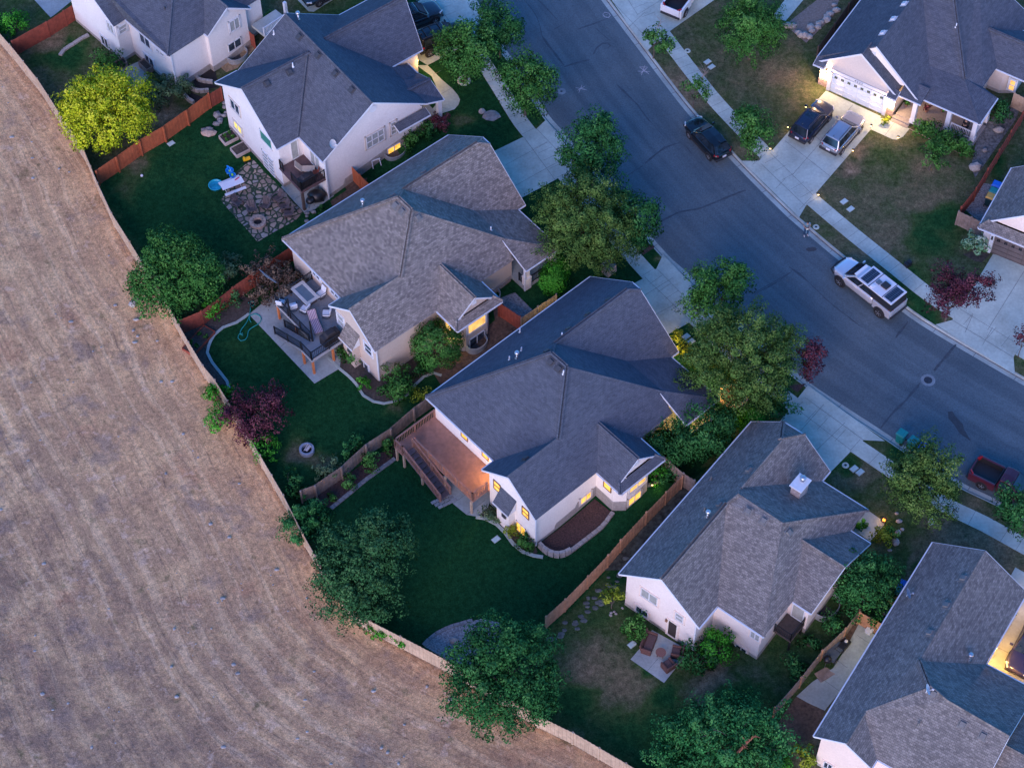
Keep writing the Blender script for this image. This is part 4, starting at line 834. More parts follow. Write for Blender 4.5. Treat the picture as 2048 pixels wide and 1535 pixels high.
# ---- house G with the lit garage
G_ = House('G', 'cream house with a lit double garage and a white front porch', (1627.5, 124.4), 56.7, 2.9, SH_BLACK, ST_BEIGE); e = 2.9
sk = 8.1
G_.roof([[(.75, 0, e), (1.35, 4.48, 6.0), (14, 4.48, 6.0), (14, 0, e)], [(1.35, 4.48, 6.0), (.75, 8.96, e), (1.1, 8.96, e), (4.1, 8.2, 3.45), (8.45, 5.14, 5.55), (9.0, 4.48, 6.0)],
         [(.38, .3, e), (.42, 3.7, 5.7), (4.4, 3.7, 5.45), (.8, .3, e+.02)] if 0 else [(.38, .25, 2.86), (.42, 3.7, 5.55), (1.9, 3.7, 5.55), (1.9, .25, 2.86)], [(.38, 7.15, 2.86), (.42, 3.7, 5.55), (1.9, 3.7, 5.55), (1.9, 7.15, 2.86)],
         [(0, 0, e-.2), (0, .95, e-.2), (.75, .95, e+.22), (.75, 0, e+.1)], [(0, 6.55, e-.2), (0, 7.35, e-.2), (.75, 7.35, e+.1), (.75, 6.55, e+.22)],
         [(.5, 7.35, e-.05), (.5, 9.3, e-.05), (2.0, 9.3, e+.45), (2.0, 7.35, e+.45)],
         [(1.1, 8.96, e), (1.1, 14.14, e), (4.3, 11.15, 3.5), (4.1, 8.2, 3.45)], [(4.1, 8.2, 3.45), (4.3, 11.15, 3.5), (9.25, 7.4, 5.95), (9.6, 5.0, 5.97), (8.45, 5.14, 5.55)],
         [(1.1, 14.14, e), (4.35, 14.14, e), (4.7, 12.7, e+.1), (14, 12.7, e), (14, 7.4, 5.95), (9.25, 7.4, 5.95), (4.3, 11.15, 3.5)], [(9.25, 7.4, 5.95), (14, 7.4, 5.95), (14, 4.48, 6.0), (9.6, 5.0, 5.97)],
         [(9.7, 10.6, 4.1), (9.7, 15.2, 4.1), (7.2, 15.2, e), (7.2, 12.6, e)], [(9.7, 10.6, 4.1), (9.7, 15.2, 4.1), (12.2, 15.2, e), (12.2, 12.6, e)]])
G_.walls([(.65, .4), (.65, 1.45), (.42, 1.45), (.42, 6.5), (.65, 6.5), (.65, 7.15), (3.4, 7.15), (3.4, 12.25), (7.5, 12.25), (7.5, 13.3), (8.2, 14.4), (11, 14.4), (11.8, 12.25), (14, 12.25), (14, .4)], .3)
# the two nested gable fronts
mb = MB(); mb.add([(.5, -.75, 2.88), (.5, -6.65, 2.88), (.5, -3.7, 5.4)], [(0, 1, 2)]); mb.build('garage_gable', ST_BEIGE, G_.root); mb = MB(); mb.add([(1.42, -.6, 3.0), (1.42, -8.3, 3.0), (1.42, -4.48, 5.85)], [(0, 1, 2)]); mb.build('rear_gable', ST_CREAM, G_.root)
G_.frame_on(0, .42, -1, 1.62, 6.3, .17, 2.25, mat('garage_door_white', (.62, .66, .68), .05, 3, .5), mat('garage_door_rib', (.56, .60, .62), .05, 3, .5), mull=3, bars=3, name='garage_door')
for i in range(8):
    mb = MB()
    for k in range(4): mb.box((.365, -(1.9+i*.585+(k % 2)*.13), 1.78+(k//2)*.16), (.02, .11, .13))
    mb.build('garage_door_pane', mat('garage_panes', (.05, .07, .04), .3, 5, .2), G_.root)
mb = MB(); mb.box((.34, -3.95, 2.52), (.05, 5.2, .3)); [mb.box((.34, -v, 1.2), (.1, .3, 2.2)) for v in (1.45, 6.48)]; mb.build('garage_surround', M_WHITE, G_.root)
G_.frame_on(0, .5, -1, 3.35, 3.85, 3.75, 4.6, G_DARK, M_WHITE, mull=1, bars=2); mb = MB(); [mb.box((.46, -v, 4.17), (.05, .32, .95)) for v in (3.08, 4.12)]; mb.build('shutter', mat('blue_grey_shutter', (.22, .27, .32), .1, 9, .6), G_.root)
mb = MB(); mb.box((1.38, -4.35, 5.0), (.05, .35, .5)); mb.build('gable_vent', M_WHITE, G_.root)
mb = MB(); mb.box((.6, -.9, .5), (.12, .95, .7)); mb.box((.6, -6.85, .5), (.12, .7, .7)); mb.box((3.33, -9.8, .6), (.1, 4.9, .8)); mb.build('stone_wainscot', mat('ledge_stone', (.36, .25, .2), .5, 6, .9, bmp=.5), G_.root)
mb = MB(); mb.box((2.1, -10.7, .26), (2.7, 6.7, .32)); [mb.box((.55-k*.33, -8.0, .2-k*.09), (.4, 1.5, .3-k*.12)) for k in (0, 1, 2)]; mb.build('porch_floor', mat('porch_boards', (.22, .2, .19), .2, 5, .8), G_.root)
for u, v in ((.75, 8.85), (1.45, 11.5), (1.5, 13.75), (4.0, 13.75)):
    mb = MB(); mb.box((u, -v, 1.6), (.36, .36, 2.5)); mb.box((u, -v, .55), (.44, .44, .4)); mb.build('porch_post', M_WHITE, G_.root)
G_.deck_rail([(1.5, 11.8, .42), (1.5, 13.6, .42)], .85, M_WHITE, post=.09, name='porch_railing'); G_.deck_rail([(1.6, 13.75, .42), (4.0, 13.75, .42)], .85, M_WHITE, post=.09, name='porch_railing')
mb = MB(); mb.box((1.0, -8.2, 2.62), (.2, 1.8, .25)); mb.box((1.45, -11.6, 2.62), (.2, 5.2, .25)); mb.build('porch_beam', M_WHITE, G_.root)
G_.frame_on(0, 3.4, -1, 8.0, 8.95, .42, 2.45, _mc['front_door'], M_WHITE, mull=0, name='front_door'); G_.frame_on(0, 3.4, -1, 9.9, 11.3, 1.1, 2.3, G_DARK, M_WHITE, trim=M_WHITE)
G_.win(0, 7.5, -1, Z4([(1950,560),(1998,575),(1985,640),(1940,620)]), G_LIT2, zr=(1.0, 2.2), mull=0, bars=1, trim=M_WHITE)
for p in [(1809,8),(1787,38),(1766,66)]: G_.vent(p, 'box', mat('pale_vent', (.5, .5, .52), .1, 4, .6))
G_.vent((1912, 54), 'pipe')
# ---- house H at the right edge
H_ = House('H', 'grey house at the right edge with a brown garage door', (1957, 455), 60, 2.8, SH_GREY, ST_GREY); e = 2.8
H_.roof([[(0, 0, e), (.7, .6, 3.25), (.7, 3.7, 5.9), (6.8, 3.7, 5.9), (6.8, 0, e)], [(0, 7.4, e), (.7, 6.8, 3.25), (.7, 3.7, 5.9), (6.8, 3.7, 5.9), (6.8, 7.4, e)], [(0, 0, e), (0, 7.4, e), (.7, 6.8, 3.25), (.7, .6, 3.25)]])
H_.walls([(.45, .4), (.45, 7.0), (6.5, 7.0), (6.5, .4)], .3)
mb = MB(); mb.add([(.82, -.75, 3.3), (.82, -6.65, 3.3), (.82, -3.7, 5.8)], [(0, 1, 2)]); mb.build('gable_wall', ST_PEACH, H_.root)
H_.frame_on(0, .45, -1, 1.35, 6.2, .17, 2.2, mat('brown_garage', (.115, .09, .085), .1, 3, .6), mat('brown_garage_rib', (.09, .07, .066), .1, 3, .6), mull=3, bars=3, name='garage_door'); mb = MB(); mb.box((.36, -1.15, 1.3), (.12, .3, 2.3)); mb.build('door_jamb', M_WHITE, H_.root)
for i in range(8):
    mb = MB()
    for k in range(4): mb.box((.385, -(1.6+i*.585+(k % 2)*.13), 1.72+(k//2)*.15), (.02, .11, .12))
    mb.build('garage_door_pane', mat('black_panes', (.02, .02, .025), .3, 5, .2), H_.root)
mb = MB(); mb.box((.33, -1.15, 1.9), (.06, .16, .45)); mb.build('house_numbers', M_BLACK, H_.root)
# ---- house B with the cantilevered back deck
B_ = House('B', 'white house with a big dark gable roof and a small cantilevered deck', (430, 165), 36.7, 3.6, SH_BLACK, ST_WHITE); e = 3.6
a0, a1 = (7.1, .08, 7.0), (7.1, 12.15, 7.0); v0 = (6.35, 4.43, 6.58)
B_.roof([[(0, 0, e), (.05, 4.43, 6.58), v0, (2.1, 0, e)], [(0, 8.87, e), (.05, 4.43, 6.58), v0, (2.1, 8.87, e)],
         [(2.1, 0.06, e), a0, a1, (2.1, 12.15, e), (2.1, 8.87, e), v0, (2.1, .07, e)], [a0, a1, (12.1, 12.15, e), (12.1, 7.2, e), (8.4, 3.55, 6.1), (12.1, -.08, e), (12.1, -.1, e)],
         [(8.4, 3.55, 6.1), (16.2, 3.55, 6.1), (16.2, -.1, e), (12.1, -.1, e)], [(8.4, 3.55, 6.1), (16.2, 3.55, 6.1), (15.2, 7.2, e), (12.1, 7.2, e)],
         [(12.1, 7.2, e+.03), (12.1, 12.15, e+.03), (13.65, 12.2, 3.05), (13.65, 7.2, 3.05)], [(13.7, 8.6, 3.05), (13.7, 10.3, 3.75), (11.4, 10.3, 3.9), (11.6, 8.6, 3.6)], [(13.7, 12.0, 3.05), (13.7, 10.3, 3.75), (11.4, 10.3, 3.9), (11.6, 12.0, 3.6)],
         [(9.0, 11.9, 3.0), (12.0, 11.9, 3.0), (12.0, 12.6, 2.75), (9.0, 12.6, 2.75)]])
B_.walls([(.38, .4), (.38, 8.45), (2.5, 8.45), (2.5, 11.75), (11.8, 11.75), (11.8, 7.0), (14.8, 7.0), (14.8, .3), (2.5, .3), (2.5, .4)], .3, found_top=lambda i, p: .9 if i == 3 and p.x > 4 else .35)
for p, k in [((599,74),'box'),((636,111),'box'),((671,147),'box'),((704,180),'box'),((579,144),'box'),((534,167),'box'),((597,38),'flue'),((586,133),'pipe'),((548,68),'pipe')]: B_.vent(p, k)
B_.vent((665, 295), 'dish', M_TRIM2)
B_.win(0, .38, -1, Z2([(150,712),(220,790),(218,848),(150,770)]), G_DARK, trim=ST_BEIGE); B_.win(0, .38, -1, Z2([(178,882),(235,935),(235,978),(178,928)]), glow('lit_yellow', (1, .8, .2), 1.1), trim=ST_BEIGE); B_.win(0, .38, -1, Z2([(367,940),(455,1035),(455,1088),(370,1010)]), G_GREEN, mull=0, label='window with green shade')
B_.win(0, .38, -1, Z2([(385,1085),(470,1170),(470,1262),(385,1165)]), G_BLIND, zr=(-1.55, .45), mull=1, bars=4, name='french_door')
B_.win(1, 8.45, 1, Z2([(585,1040),(640,1010),(645,1110),(590,1140)]), G_BLIND, zr=(.95, 3.0), mull=0, name='deck_door'); B_.frame_on(0, 2.5, -1, 9.6, 11.0, 1.0, 3.0, G_BLIND, M_WHITE, name='sliding_door')
B_.win(1, 11.75, 1, Z2([(1140,1000),(1272,932),(1275,1020),(1142,1092)]), G_BLIND, mull=2, bars=1, trim=ST_BEIGE); B_.win(1, 11.75, 1, Z2([(1320,895),(1362,880),(1363,970),(1322,990)]), G_BLIND, mull=0, bars=2, trim=ST_BEIGE)
mb = MB(); q = B_.onwall(Z2([(1190,795)])[0], 1, 11.75); mb.lathe([(.34, 0), (.36, .04), (.28, .05)], 20, (q.x, -11.75-.05, q.z), 'y'); mb.build('round_vent', M_WHITE, B_.root)
well(B_, B_.L(at(*Z2([(1360,1120)])[0])).x, 11.76, 'v', .8, h=.3); q = B_.onwall(Z2([(1345,1085)])[0], 1, 11.75); B_.frame_on(1, 11.75, 1, q.x-.65, q.x+.65, q.z-.35, q.z+.4, G_LIT, M_WHITE)
mb = MB(); mb.box((12.7, -9.7, .35), (1.9, 4.6, .4)); mb.build('porch_floor', M_CONC2, B_.root); B_.deck_rail([(11.9, 11.85, .5), (13.5, 11.85, .5)], .9, M_BLACK, post=.07, name='porch_railing')
for u, v in ((13.4, 11.8), (13.4, 7.6)): mb = MB(); mb.box((u, -v, 1.65), (.35, .35, 2.6)); mb.build('porch_post', M_WHITE, B_.root)
B_.downspout(2.4, 11.9); B_.frame_on(0, 14.8, 1, 1.2, 6.0, .2, 2.3, _mc['garage_panel'], M_GARFR, mull=3, bars=3, name='garage_door')
# ---- house A, top left
A_ = House('A', 'white house with a charcoal roof at the top left', (252, 40), 43.1, 3.0, SH_DARK, ST_WHITE); e = 3.0
A_.roof([[(0, -.1, e), (0, 5.65, e), (3.4, 2.5, 5.1), (3.4, -3.7, 5.1), (-.1, -3.7, 5.1)], [(0, 5.65, e), (10, 5.7, e), (10, 2.5, 5.1), (3.4, 2.5, 5.1)], [(3.4, 2.5, 5.1), (10, 2.5, 5.1), (10, -3.7, 5.1), (3.4, -3.7, 5.1)],
         [(-1.2, -.09, e), (-1.2, -3.7, 5.5), (5, -3.7, 5.5), (1.5, -.09, e)], [(-1.2, -7.4, e), (-1.2, -3.7, 5.5), (5, -3.7, 5.5), (5, -7.4, e)],
         [(3.66, 6.1, e), (5.92, 6.1, 4.65), (5.92, 3.1, 4.65), (3.66, 5.5, e)], [(8.2, 6.1, e), (5.92, 6.1, 4.65), (5.92, 3.1, 4.65), (8.2, 5.5, e)]])
A_.walls([(.4, .1), (.4, 5.3), (3.9, 5.3), (3.9, 5.75), (7.9, 5.75), (7.9, 5.3), (9.8, 5.3), (9.8, -7), (-.85, -7), (-.85, -.45), (.4, -.45)], .35, found_top=lambda i, p: .6 if i in (1, 2, 3) else .3)
A_.vent((330, 20), 'pipe', M_VENT); A_.downspout(.35, 5.35)
A_.win(0, -.85, -1, Z1([(785,155),(832,195),(835,250),(788,210)]), G_BLIND, mull=1, trim=M_WHITE); A_.win(0, -.85, -1, Z1([(740,250),(795,300),(795,355),(742,305)]), G_DARK, trim=M_WHITE); A_.frame_on(0, .4, -1, 1.0, 2.4, 1.0, 2.3, G_DARK, M_WHITE, trim=M_WHITE)
A_.win(0, .4, -1, Z1([(1142,350),(1202,395),(1202,415),(1142,372)]), G_BLIND, trim=M_WHITE); A_.win(0, .4, -1, Z1([(1062,390),(1128,445),(1128,490),(1062,440)]), G_DARK, trim=M_WHITE); A_.win(1, -.45, 1, Z1([(865,195),(925,165),(928,225),(868,255)]), G_BLIND, mull=0, bars=1, trim=M_WHITE)
A_.win(1, 5.75, 1, Z1([(1675,155),(1750,120),(1752,200),(1680,240)]), G_BLIND, trim=M_WHITE)
mb = MB(); q = A_.onwall(Z1([(1650,100)])[0], 1, 5.75); mb.lathe([(.3, 0), (.32, .04), (.25, .05)], 18, (q.x, -5.8, q.z), 'y'); mb.build('round_vent', M_WHITE, A_.root)
well(A_, 6.3, 5.76, 'v', .8, h=.5); A_.frame_on(1, 5.75, 1, 5.6, 7.0, -.6, .35, G_DARK, M_WHITE)
mb = MB(); mb.box((9.6, -6.6, .6), (2.6, 1.8, .25)); mb.build('porch_floor', M_CONC2, A_.root); A_.deck_rail([(8.3, 7.4, .7), (10.9, 7.4, .7)], .9, M_WHITE, post=.1, name='porch_railing')
mb = MB(); mb.add([(8.1, -5.0, 3.05), (11, -5.0, 3.05), (11, -7.7, 2.8), (8.1, -7.7, 2.8)], [(0, 1, 2, 3)]) if 0 else mb.box((10.8, -7.3, 1.7), (.25, .25, 2.1)); mb.build('porch_post', M_WHITE, A_.root)
# ================================================================== trees, shrubs
def leaf_mat(name, dark, light, tip):
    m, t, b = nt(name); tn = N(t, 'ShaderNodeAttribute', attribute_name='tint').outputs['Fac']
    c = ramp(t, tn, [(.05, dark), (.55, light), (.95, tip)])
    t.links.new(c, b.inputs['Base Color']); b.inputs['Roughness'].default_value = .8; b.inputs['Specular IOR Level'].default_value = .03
    tr = N(t, 'ShaderNodeBsdfTranslucent'); t.links.new(c, tr.inputs[0]); mx_ = N(t, 'ShaderNodeMixShader'); mx_.inputs[0].default_value = .15
    t.links.new(b.outputs[0], mx_.inputs[1]); t.links.new(tr.outputs[0], mx_.inputs[2]); t.links.new(mx_.outputs[0], t.nodes['Material Output'].inputs[0]); return m
LEAF = {'maple': leaf_mat('maple_leaves', (.014, .068, .016), (.058, .19, .036), (.15, .33, .075)), 'deep': leaf_mat('dark_leaves', (.009, .056, .017), (.034, .145, .038), (.095, .26, .068)),
        'blue': leaf_mat('bluish_leaves', (.012, .058, .022), (.042, .135, .045), (.10, .215, .072)), 'locust': leaf_mat('locust_leaves', (.022, .066, .016), (.085, .165, .036), (.20, .29, .07)),
        'lime': leaf_mat('lime_leaves', (.14, .24, .012), (.50, .55, .022), (.78, .74, .07)), 'plum': leaf_mat('plum_leaves', (.045, .014, .026), (.115, .036, .052), (.20, .075, .08)),
        'bright': leaf_mat('bright_green_leaves', (.018, .13, .014), (.06, .30, .028), (.13, .42, .045)), 'sage': leaf_mat('grey_green_leaves', (.045, .10, .045), (.11, .18, .085), (.2, .27, .13)),
        'smoke': leaf_mat('brown_smoke_leaves', (.060, .040, .036), (.125, .088, .066), (.21, .15, .10)), 'gold': leaf_mat('yellow_green_leaves', (.10, .16, .012), (.24, .31, .03), (.42, .45, .06)),
        'varieg': leaf_mat('variegated_leaves', (.10, .24, .09), (.32, .5, .27), (.65, .72, .55)), 'ever': leaf_mat('evergreen_sprays', (.012, .085, .03), (.04, .19, .05), (.11, .30, .08))}
M_TRUNK = mat('grey_bark', (.10, .078, .062), .35, 9, .95, bmp=.6); M_TWIG = mat('dead_twigs', (.26, .20, .175), .3, 8, .95); M_DEADLEAF = mat('rusty_dead_leaves', (.25, .09, .05), .4, 6, .9)
KIND = {   # leaf size, density, clusters per m2, cluster size, feather, inner, squash
    'maple': (.16, 1.0, 1.5, .60, .14, .85), 'deep': (.155, 1.15, 1.5, .58, .10, .9), 'blue': (.15, 1.0, 1.6, .55, .28, .85), 'locust': (.125, 1.25, 1.7, .52, .75, .8), 'lime': (.17, 1.0, 1.6, .55, .2, .85), 'plum': (.14, 1.05, 1.7, .48, .65, .85),
    'bright': (.15, 1.2, 2.2, .42, .2, .85), 'sage': (.13, 1.2, 2.2, .36, .5, .85), 'smoke': (.15, .95, 1.8, .4, .8, .85), 'gold': (.16, 1.2, 2.4, .34, .3, .85), 'varieg': (.2, 1.3, 2.4, .36, .15, .8), 'ever': (.16, 1.2, 1.6, .55, .9, .8), 'globe': (.11, 2.3, 5.0, .46, .03, .92)}
def crown_mesh(name, lumps, kind, leafm, seed, sc=1.0):
    """leaf clumps spread through one or more lumps (x, y, z, rx, ry, rz)"""
    rs = np.random.RandomState(seed); ls, dens, cpm, csz, fea, inn = KIND[kind]; V = []; TN = []; NR = []; cl = []
    for (x, y, z, rx, ry, rz) in lumps:
        R = (rx*ry*rz)**(1/3); area = 4*math.pi*R*R; csz_ = min(csz, .5*R)
        nc = max(7, int(area*cpm*.55)); d = rs.normal(size=(nc*2, 3)); d /= np.linalg.norm(d, axis=1)[:, None]; d = d[d[:, 2] > -.72][:nc]; nc = len(d)
        ph = rs.uniform(0, 6.28, 8)
        lum = 1+.10*np.sin(3*d[:, 0]*2+ph[0])*np.sin(3*d[:, 1]*2+ph[1])+.10*np.sin(5*d[:, 2]+ph[2]+4*d[:, 0])
        lum = lum if fea > .06 else 1+(lum-1)*.2
        rad = lum*np.where(rs.rand(nc) < (.22 if fea > .06 else .1), rs.uniform(.45, .78, nc), rs.uniform(.80, 1.0+.22*fea, nc))
        C = np.array([x, y, z])+d*rad[:, None]*np.array([rx-csz_*.5, ry-csz_*.5, rz-csz_*.4])
        cr = csz_*rs.uniform(.6, 1.25, nc); ct = rs.uniform(-.17, .17, nc); cl += [tuple(c) for c in C[::max(1, nc//7)]]
        nl = int(area*dens/(ls*ls)*1.3/nc)+4
        for i in range(nc):
            q = rs.normal(size=(nl, 3)); q /= np.linalg.norm(q, axis=1)[:, None]; rr = rs.uniform(.40, 1.0, nl)**.6
            ax = d[i]; stretch = 1+fea*1.1
            off = q*rr[:, None]*cr[i]; par = (off@ax)[:, None]*ax; off = (off-par)*(1-.22*fea)+par*stretch
            p = C[i]+off; nrm = (q*.75+d[i]*.65+np.array([0, 0, .35])+rs.normal(size=(nl, 3))*.28) if fea > .06 else (q*.35+d[i]*1.2+np.array([0, 0, .2])+rs.normal(size=(nl, 3))*.2); nrm /= np.linalg.norm(nrm, axis=1)[:, None]
            face = nrm+rs.normal(size=(nl, 3))*.55; face /= np.linalg.norm(face, axis=1)[:, None]
            t1 = np.cross(face, rs.normal(size=(nl, 3))); t1 /= np.linalg.norm(t1, axis=1)[:, None]; t2 = np.cross(face, t1)
            s = ls*sc*rs.uniform(.65, 1.3, nl)[:, None]/2
            quad = np.stack([p-t1*s*1.25, p-t2*s*.62+face*s*.18, p+t1*s*1.25, p+t2*s*.62+face*s*.18], 1)
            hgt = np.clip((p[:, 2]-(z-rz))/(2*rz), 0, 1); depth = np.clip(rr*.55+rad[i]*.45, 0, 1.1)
            tn = np.clip(.10+.40*hgt*depth+.22*(rr-.5)+.24*(q[:, 2])+ct[i]+rs.uniform(-.1, .1, nl), 0, 1)  # tint: clump tops and outer leaves lighter, inner darker; shade painted in colour
            LEAFN[0] += nl; V.append(quad.reshape(-1, 3)); TN.append(np.repeat(tn, 4)); NR.append(np.repeat(nrm, 4, 0))
    V = np.concatenate(V); TN = np.concatenate(TN); NR = np.concatenate(NR); n = len(V)//4
    me = bpy.data.meshes.new(name); me.vertices.add(len(V)); me.vertices.foreach_set('co', V.ravel().astype(np.float32)); me.loops.add(len(V)); me.loops.foreach_set('vertex_index', np.arange(len(V), dtype=np.int32))
    me.polygons.add(n); me.polygons.foreach_set('loop_start', np.arange(0, 4*n, 4, dtype=np.int32)); me.polygons.foreach_set('loop_total', np.full(n, 4, np.int32)); me.update(calc_edges=True)
    a = me.attributes.new('tint', 'FLOAT', 'POINT'); a.data.foreach_set('value', TN.astype(np.float32)); me.polygons.foreach_set('use_smooth', [True]*n)
    me.normals_split_custom_set_from_vertices(NR.tolist()); me.materials.append(leafm); return me, cl
_seed = [100]; LEAFN = [0]
def scale_at(w): return F/(Vector(w)-Vector((0, 0, CAMH))).length
def tree(name, label, cat, lumps, kind, leaf=None, group=None, stem=True, low=.55, sc=1.0, deadtwig=False, base=None, height=None):
    """lumps in photo pixels: (x, y, rx, ry[, centre height above ground])"""
    _seed[0] += 1; L = []
    first = None
    for l in lumps:
        zc = l[4] if len(l) > 4 else None
        g = at(l[0], l[1]); s = scale_at(g)/1.1; rx = l[2]/s*1.1
        rz = max(.3, min(rx*1.05, ((l[3]/s)**2-(rx*.84)**2)**.5/.54 if l[3]/s > rx*.9 else rx*.8)); rz = max(rz, rx*.62)
        if zc is None: zc = rz*1.02+(rx*low if stem else 0)
        c = P(l[0], l[1], g.z+zc); gg = T(c.x, c.y); c = P(l[0], l[1], gg+zc); L.append((c.x, c.y, c.z, rx, rx, rz))
        if first is None: first = (c.x, c.y, gg)
    bx, by = first[0], first[1]; bz = T(bx, by) if base is None else base
    if lumps[0][0] and T(bx, by) > .1 and base is None: bz = .14
    t = thing(name, label, cat, (bx, by, bz), 0, group)
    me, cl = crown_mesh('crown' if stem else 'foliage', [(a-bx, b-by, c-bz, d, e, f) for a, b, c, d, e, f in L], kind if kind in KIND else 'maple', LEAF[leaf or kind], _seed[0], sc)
    o = bpy.data.objects.new('crown' if stem else 'foliage', me); COL.objects.link(o); o.parent = t
    q = random.Random(_seed[0]); mb = MB(); R = L[0][3]; zc = L[0][2]-bz; r0 = max(.03, R*.045)
    fork = (0, 0, zc*.45) if stem else (0, 0, .05)
    if stem: mb.tube([(0, 0, -.15), (q.uniform(-.05, .05), q.uniform(-.05, .05), zc*.22), fork], [r0*1.35, r0, r0*.85], 8)
    for c in q.sample(cl, min(len(cl), 7)):
        f = Vector(fork); c = Vector(c); m = f.lerp(c, .5)+Vector((q.uniform(-.15, .15), q.uniform(-.15, .15), .12*R)); mb.tube([f, m, f.lerp(c, .93)], [r0*.6, r0*.38, r0*.12], 5)
    mb.build('trunk' if stem else 'stems', M_TRUNK, t)
    return t
def dead_branch(t, pts, n=9, leafm=None, name='dead_branch', spread=.9, r=.035):
    """bare twigs: pts are local"""
    mb = MB(); q = random.Random(n); a, b = Vector(pts[0]), Vector(pts[1]); mb.tube([a, a.lerp(b, .5)+Vector((0, .05, .05)), b], [r, r*.7, r*.2], 5)
    for k in range(n):
        p = a.lerp(b, q.uniform(.25, .9)); e = p+(b-a).length*.45*Vector((q.uniform(-1, 1)*spread, q.uniform(-1, 1)*spread, q.uniform(.2, 1))); mb.tube([p, p.lerp(e, .5)+Vector((.02, .03, .04)), e], [r*.5, r*.3, r*.1], 4)
    return mb.build(name, leafm or M_TWIG, t)
# street trees and yard trees ----------------------------------------------------
ST = 'trees along the street kerb'
tree('lime_tree', 'bright yellow-green tree glowing beside the tan field fence', 'tree', [(213,222,72,68,3.2),(185,200,46,42,3.6),(245,195,50,48,3.7),(260,235,40,40,3.0),(185,255,46,36,2.6),(165,220,42,40,3.0),(215,175,38,34,4.2)], 'lime')
tree('maple_tree', 'broad green maple leaning over the field fence above the vegetable bed', 'tree', [(355,545,68,66,3.2),(310,575,46,44,2.8),(400,560,45,52,3.0),(335,500,44,38,3.9),(375,505,38,36,3.8),(330,605,46,34,2.2),(290,560,28,24,2.9)], 'maple')
tree('shade_tree', 'ragged blue-green tree at the lawn corner by the field fence', 'tree', [(730,1120,74,78,3.6),(680,1150,54,50,3.0),(765,1085,54,52,4.2),(790,1110,44,42,3.6),(665,1110,38,36,3.4),(690,1190,60,42,2.4),(750,1055,30,34,5.0),(755,1190,46,38,2.4),(720,1215,36,26,1.8)], 'blue')
tree('shade_tree', 'largest round dark green tree standing over the bottom field fence', 'tree', [(1010,1345,92,94,4.0),(960,1310,54,52,4.2),(1060,1310,52,54,4.0),(955,1390,58,50,3.0),(1060,1390,54,56,2.9),(1000,1285,52,44,5.0),(1000,1420,58,44,2.4),(920,1345,32,34,3.4)], 'maple', 'deep')
t = tree('evergreen_tree', 'spreading blue-green tree with dead twigs at the bottom edge', 'tree', [(1450,1480,66,54,3.0),(1380,1500,56,50,2.6),(1510,1470,56,50,2.6),(1340,1520,38,30,1.8),(1470,1440,46,36,3.4),(1400,1455,42,36,3.2),(1550,1500,40,36,2.0),(1430,1530,90,40,1.8)], 'ever')
w = P(1415, 1510, T(*P(1415, 1510, 0)[:2])+2.8)-t.location; dead_branch(t, [w, w+Vector((.3, 1.2, 1.9))], 12)
w = P(1475, 1505, T(*P(1475, 1505, 0)[:2])+3.9)-t.location; dead_branch(t, [w, w+Vector((1.2, .9, .8))], 12, M_DEADLEAF, 'rusty_branch', .5, .1)
for lab, lumps, k, leaf in [('mid green street tree in a white ring by the top left driveway', [(930,95,50,50,4.0),(905,80,34,34,3.6),(960,110,38,40,3.8),(925,130,38,32,3.0),(950,65,32,30,4.6)], 'maple', 'maple'),
        ('dark green street tree at the very top beside the road', [(1000,45,40,42,4.0),(975,25,30,28,4.2),(1022,60,28,32,3.6),(985,75,32,28,3.0)], 'deep', 'deep'),
        ('round street tree with a dead twig left of the valve cover', [(1050,165,48,46,3.8),(1022,150,32,32,3.8),(1080,160,32,38,3.6),(1060,195,38,30,2.8),(1045,130,30,26,4.6)], 'maple', 'maple'),
        ('tall dense dark street tree at the kerb below the second driveway', [(1185,290,52,56,5.0),(1155,315,36,34,4.0),(1215,300,32,44,4.4),(1185,350,50,38,3.2),(1190,255,36,30,6.0)], 'deep', 'deep'),
        ('feathery yellow-green locust tree above a tan stone block', [(1165,440,70,62,4.4),(1115,415,46,38,4.2),(1210,475,52,42,3.8),(1165,390,46,36,5.2),(1225,430,44,40,4.2),(1140,480,46,40,3.4),(1190,505,40,22,2.6)], 'locust', 'locust'),
        ('small deep green street tree tucked behind the feathery locust', [(1280,440,38,44,3.8),(1290,415,28,28,4.4),(1265,470,34,28,3.0),(1240,400,28,30,3.8)], 'deep', 'deep'),
        ('leafy green street tree overhanging the third driveway apron', [(1437,580,50,48,4.2),(1405,560,32,32,4.0),(1475,560,34,36,4.4),(1430,620,46,30,3.2),(1390,605,26,28,3.2),(1465,540,28,24,5.0)], 'deep', 'maple'),
        ('wide feathery locust tree between a purple plum and the road', [(1480,715,80,78,4.6),(1425,690,48,48,4.2),(1530,700,56,56,4.4),(1480,660,52,40,5.4),(1440,750,56,44,3.6),(1510,770,58,42,3.2),(1560,700,34,44,3.8)], 'locust', 'locust'),
        ('airy yellowish locust tree over the lower pavement near green bins', [(1840,950,52,54,3.8),(1815,975,40,36,3.2),(1872,940,38,42,3.8),(1850,905,32,32,4.8),(1855,1000,42,34,2.6),(1800,945,28,26,3.4),(1890,975,26,28,3.0)], 'locust', 'locust'),
        ('dark tree clipped by the right edge beside the red pickup', [(2035,1010,34,32,3.4),(2050,1035,36,34,3.0),(2022,990,24,18,3.6)], 'deep', 'deep')]:
    tree('street_tree', lab, 'tree', lumps, k, leaf, ST)
t = tree('street_tree', 'thin young tree with bare twigs by the white pickup driveway', 'tree', [(1310,65,20,20,3.0),(1322,92,18,16,2.4),(1300,75,14,14,2.6),(1335,85,12,14,2.6)], 'deep', 'maple', ST); dead_branch(t, [(.1, .2, 2.6), (.5, .5, 4.0)], 7)
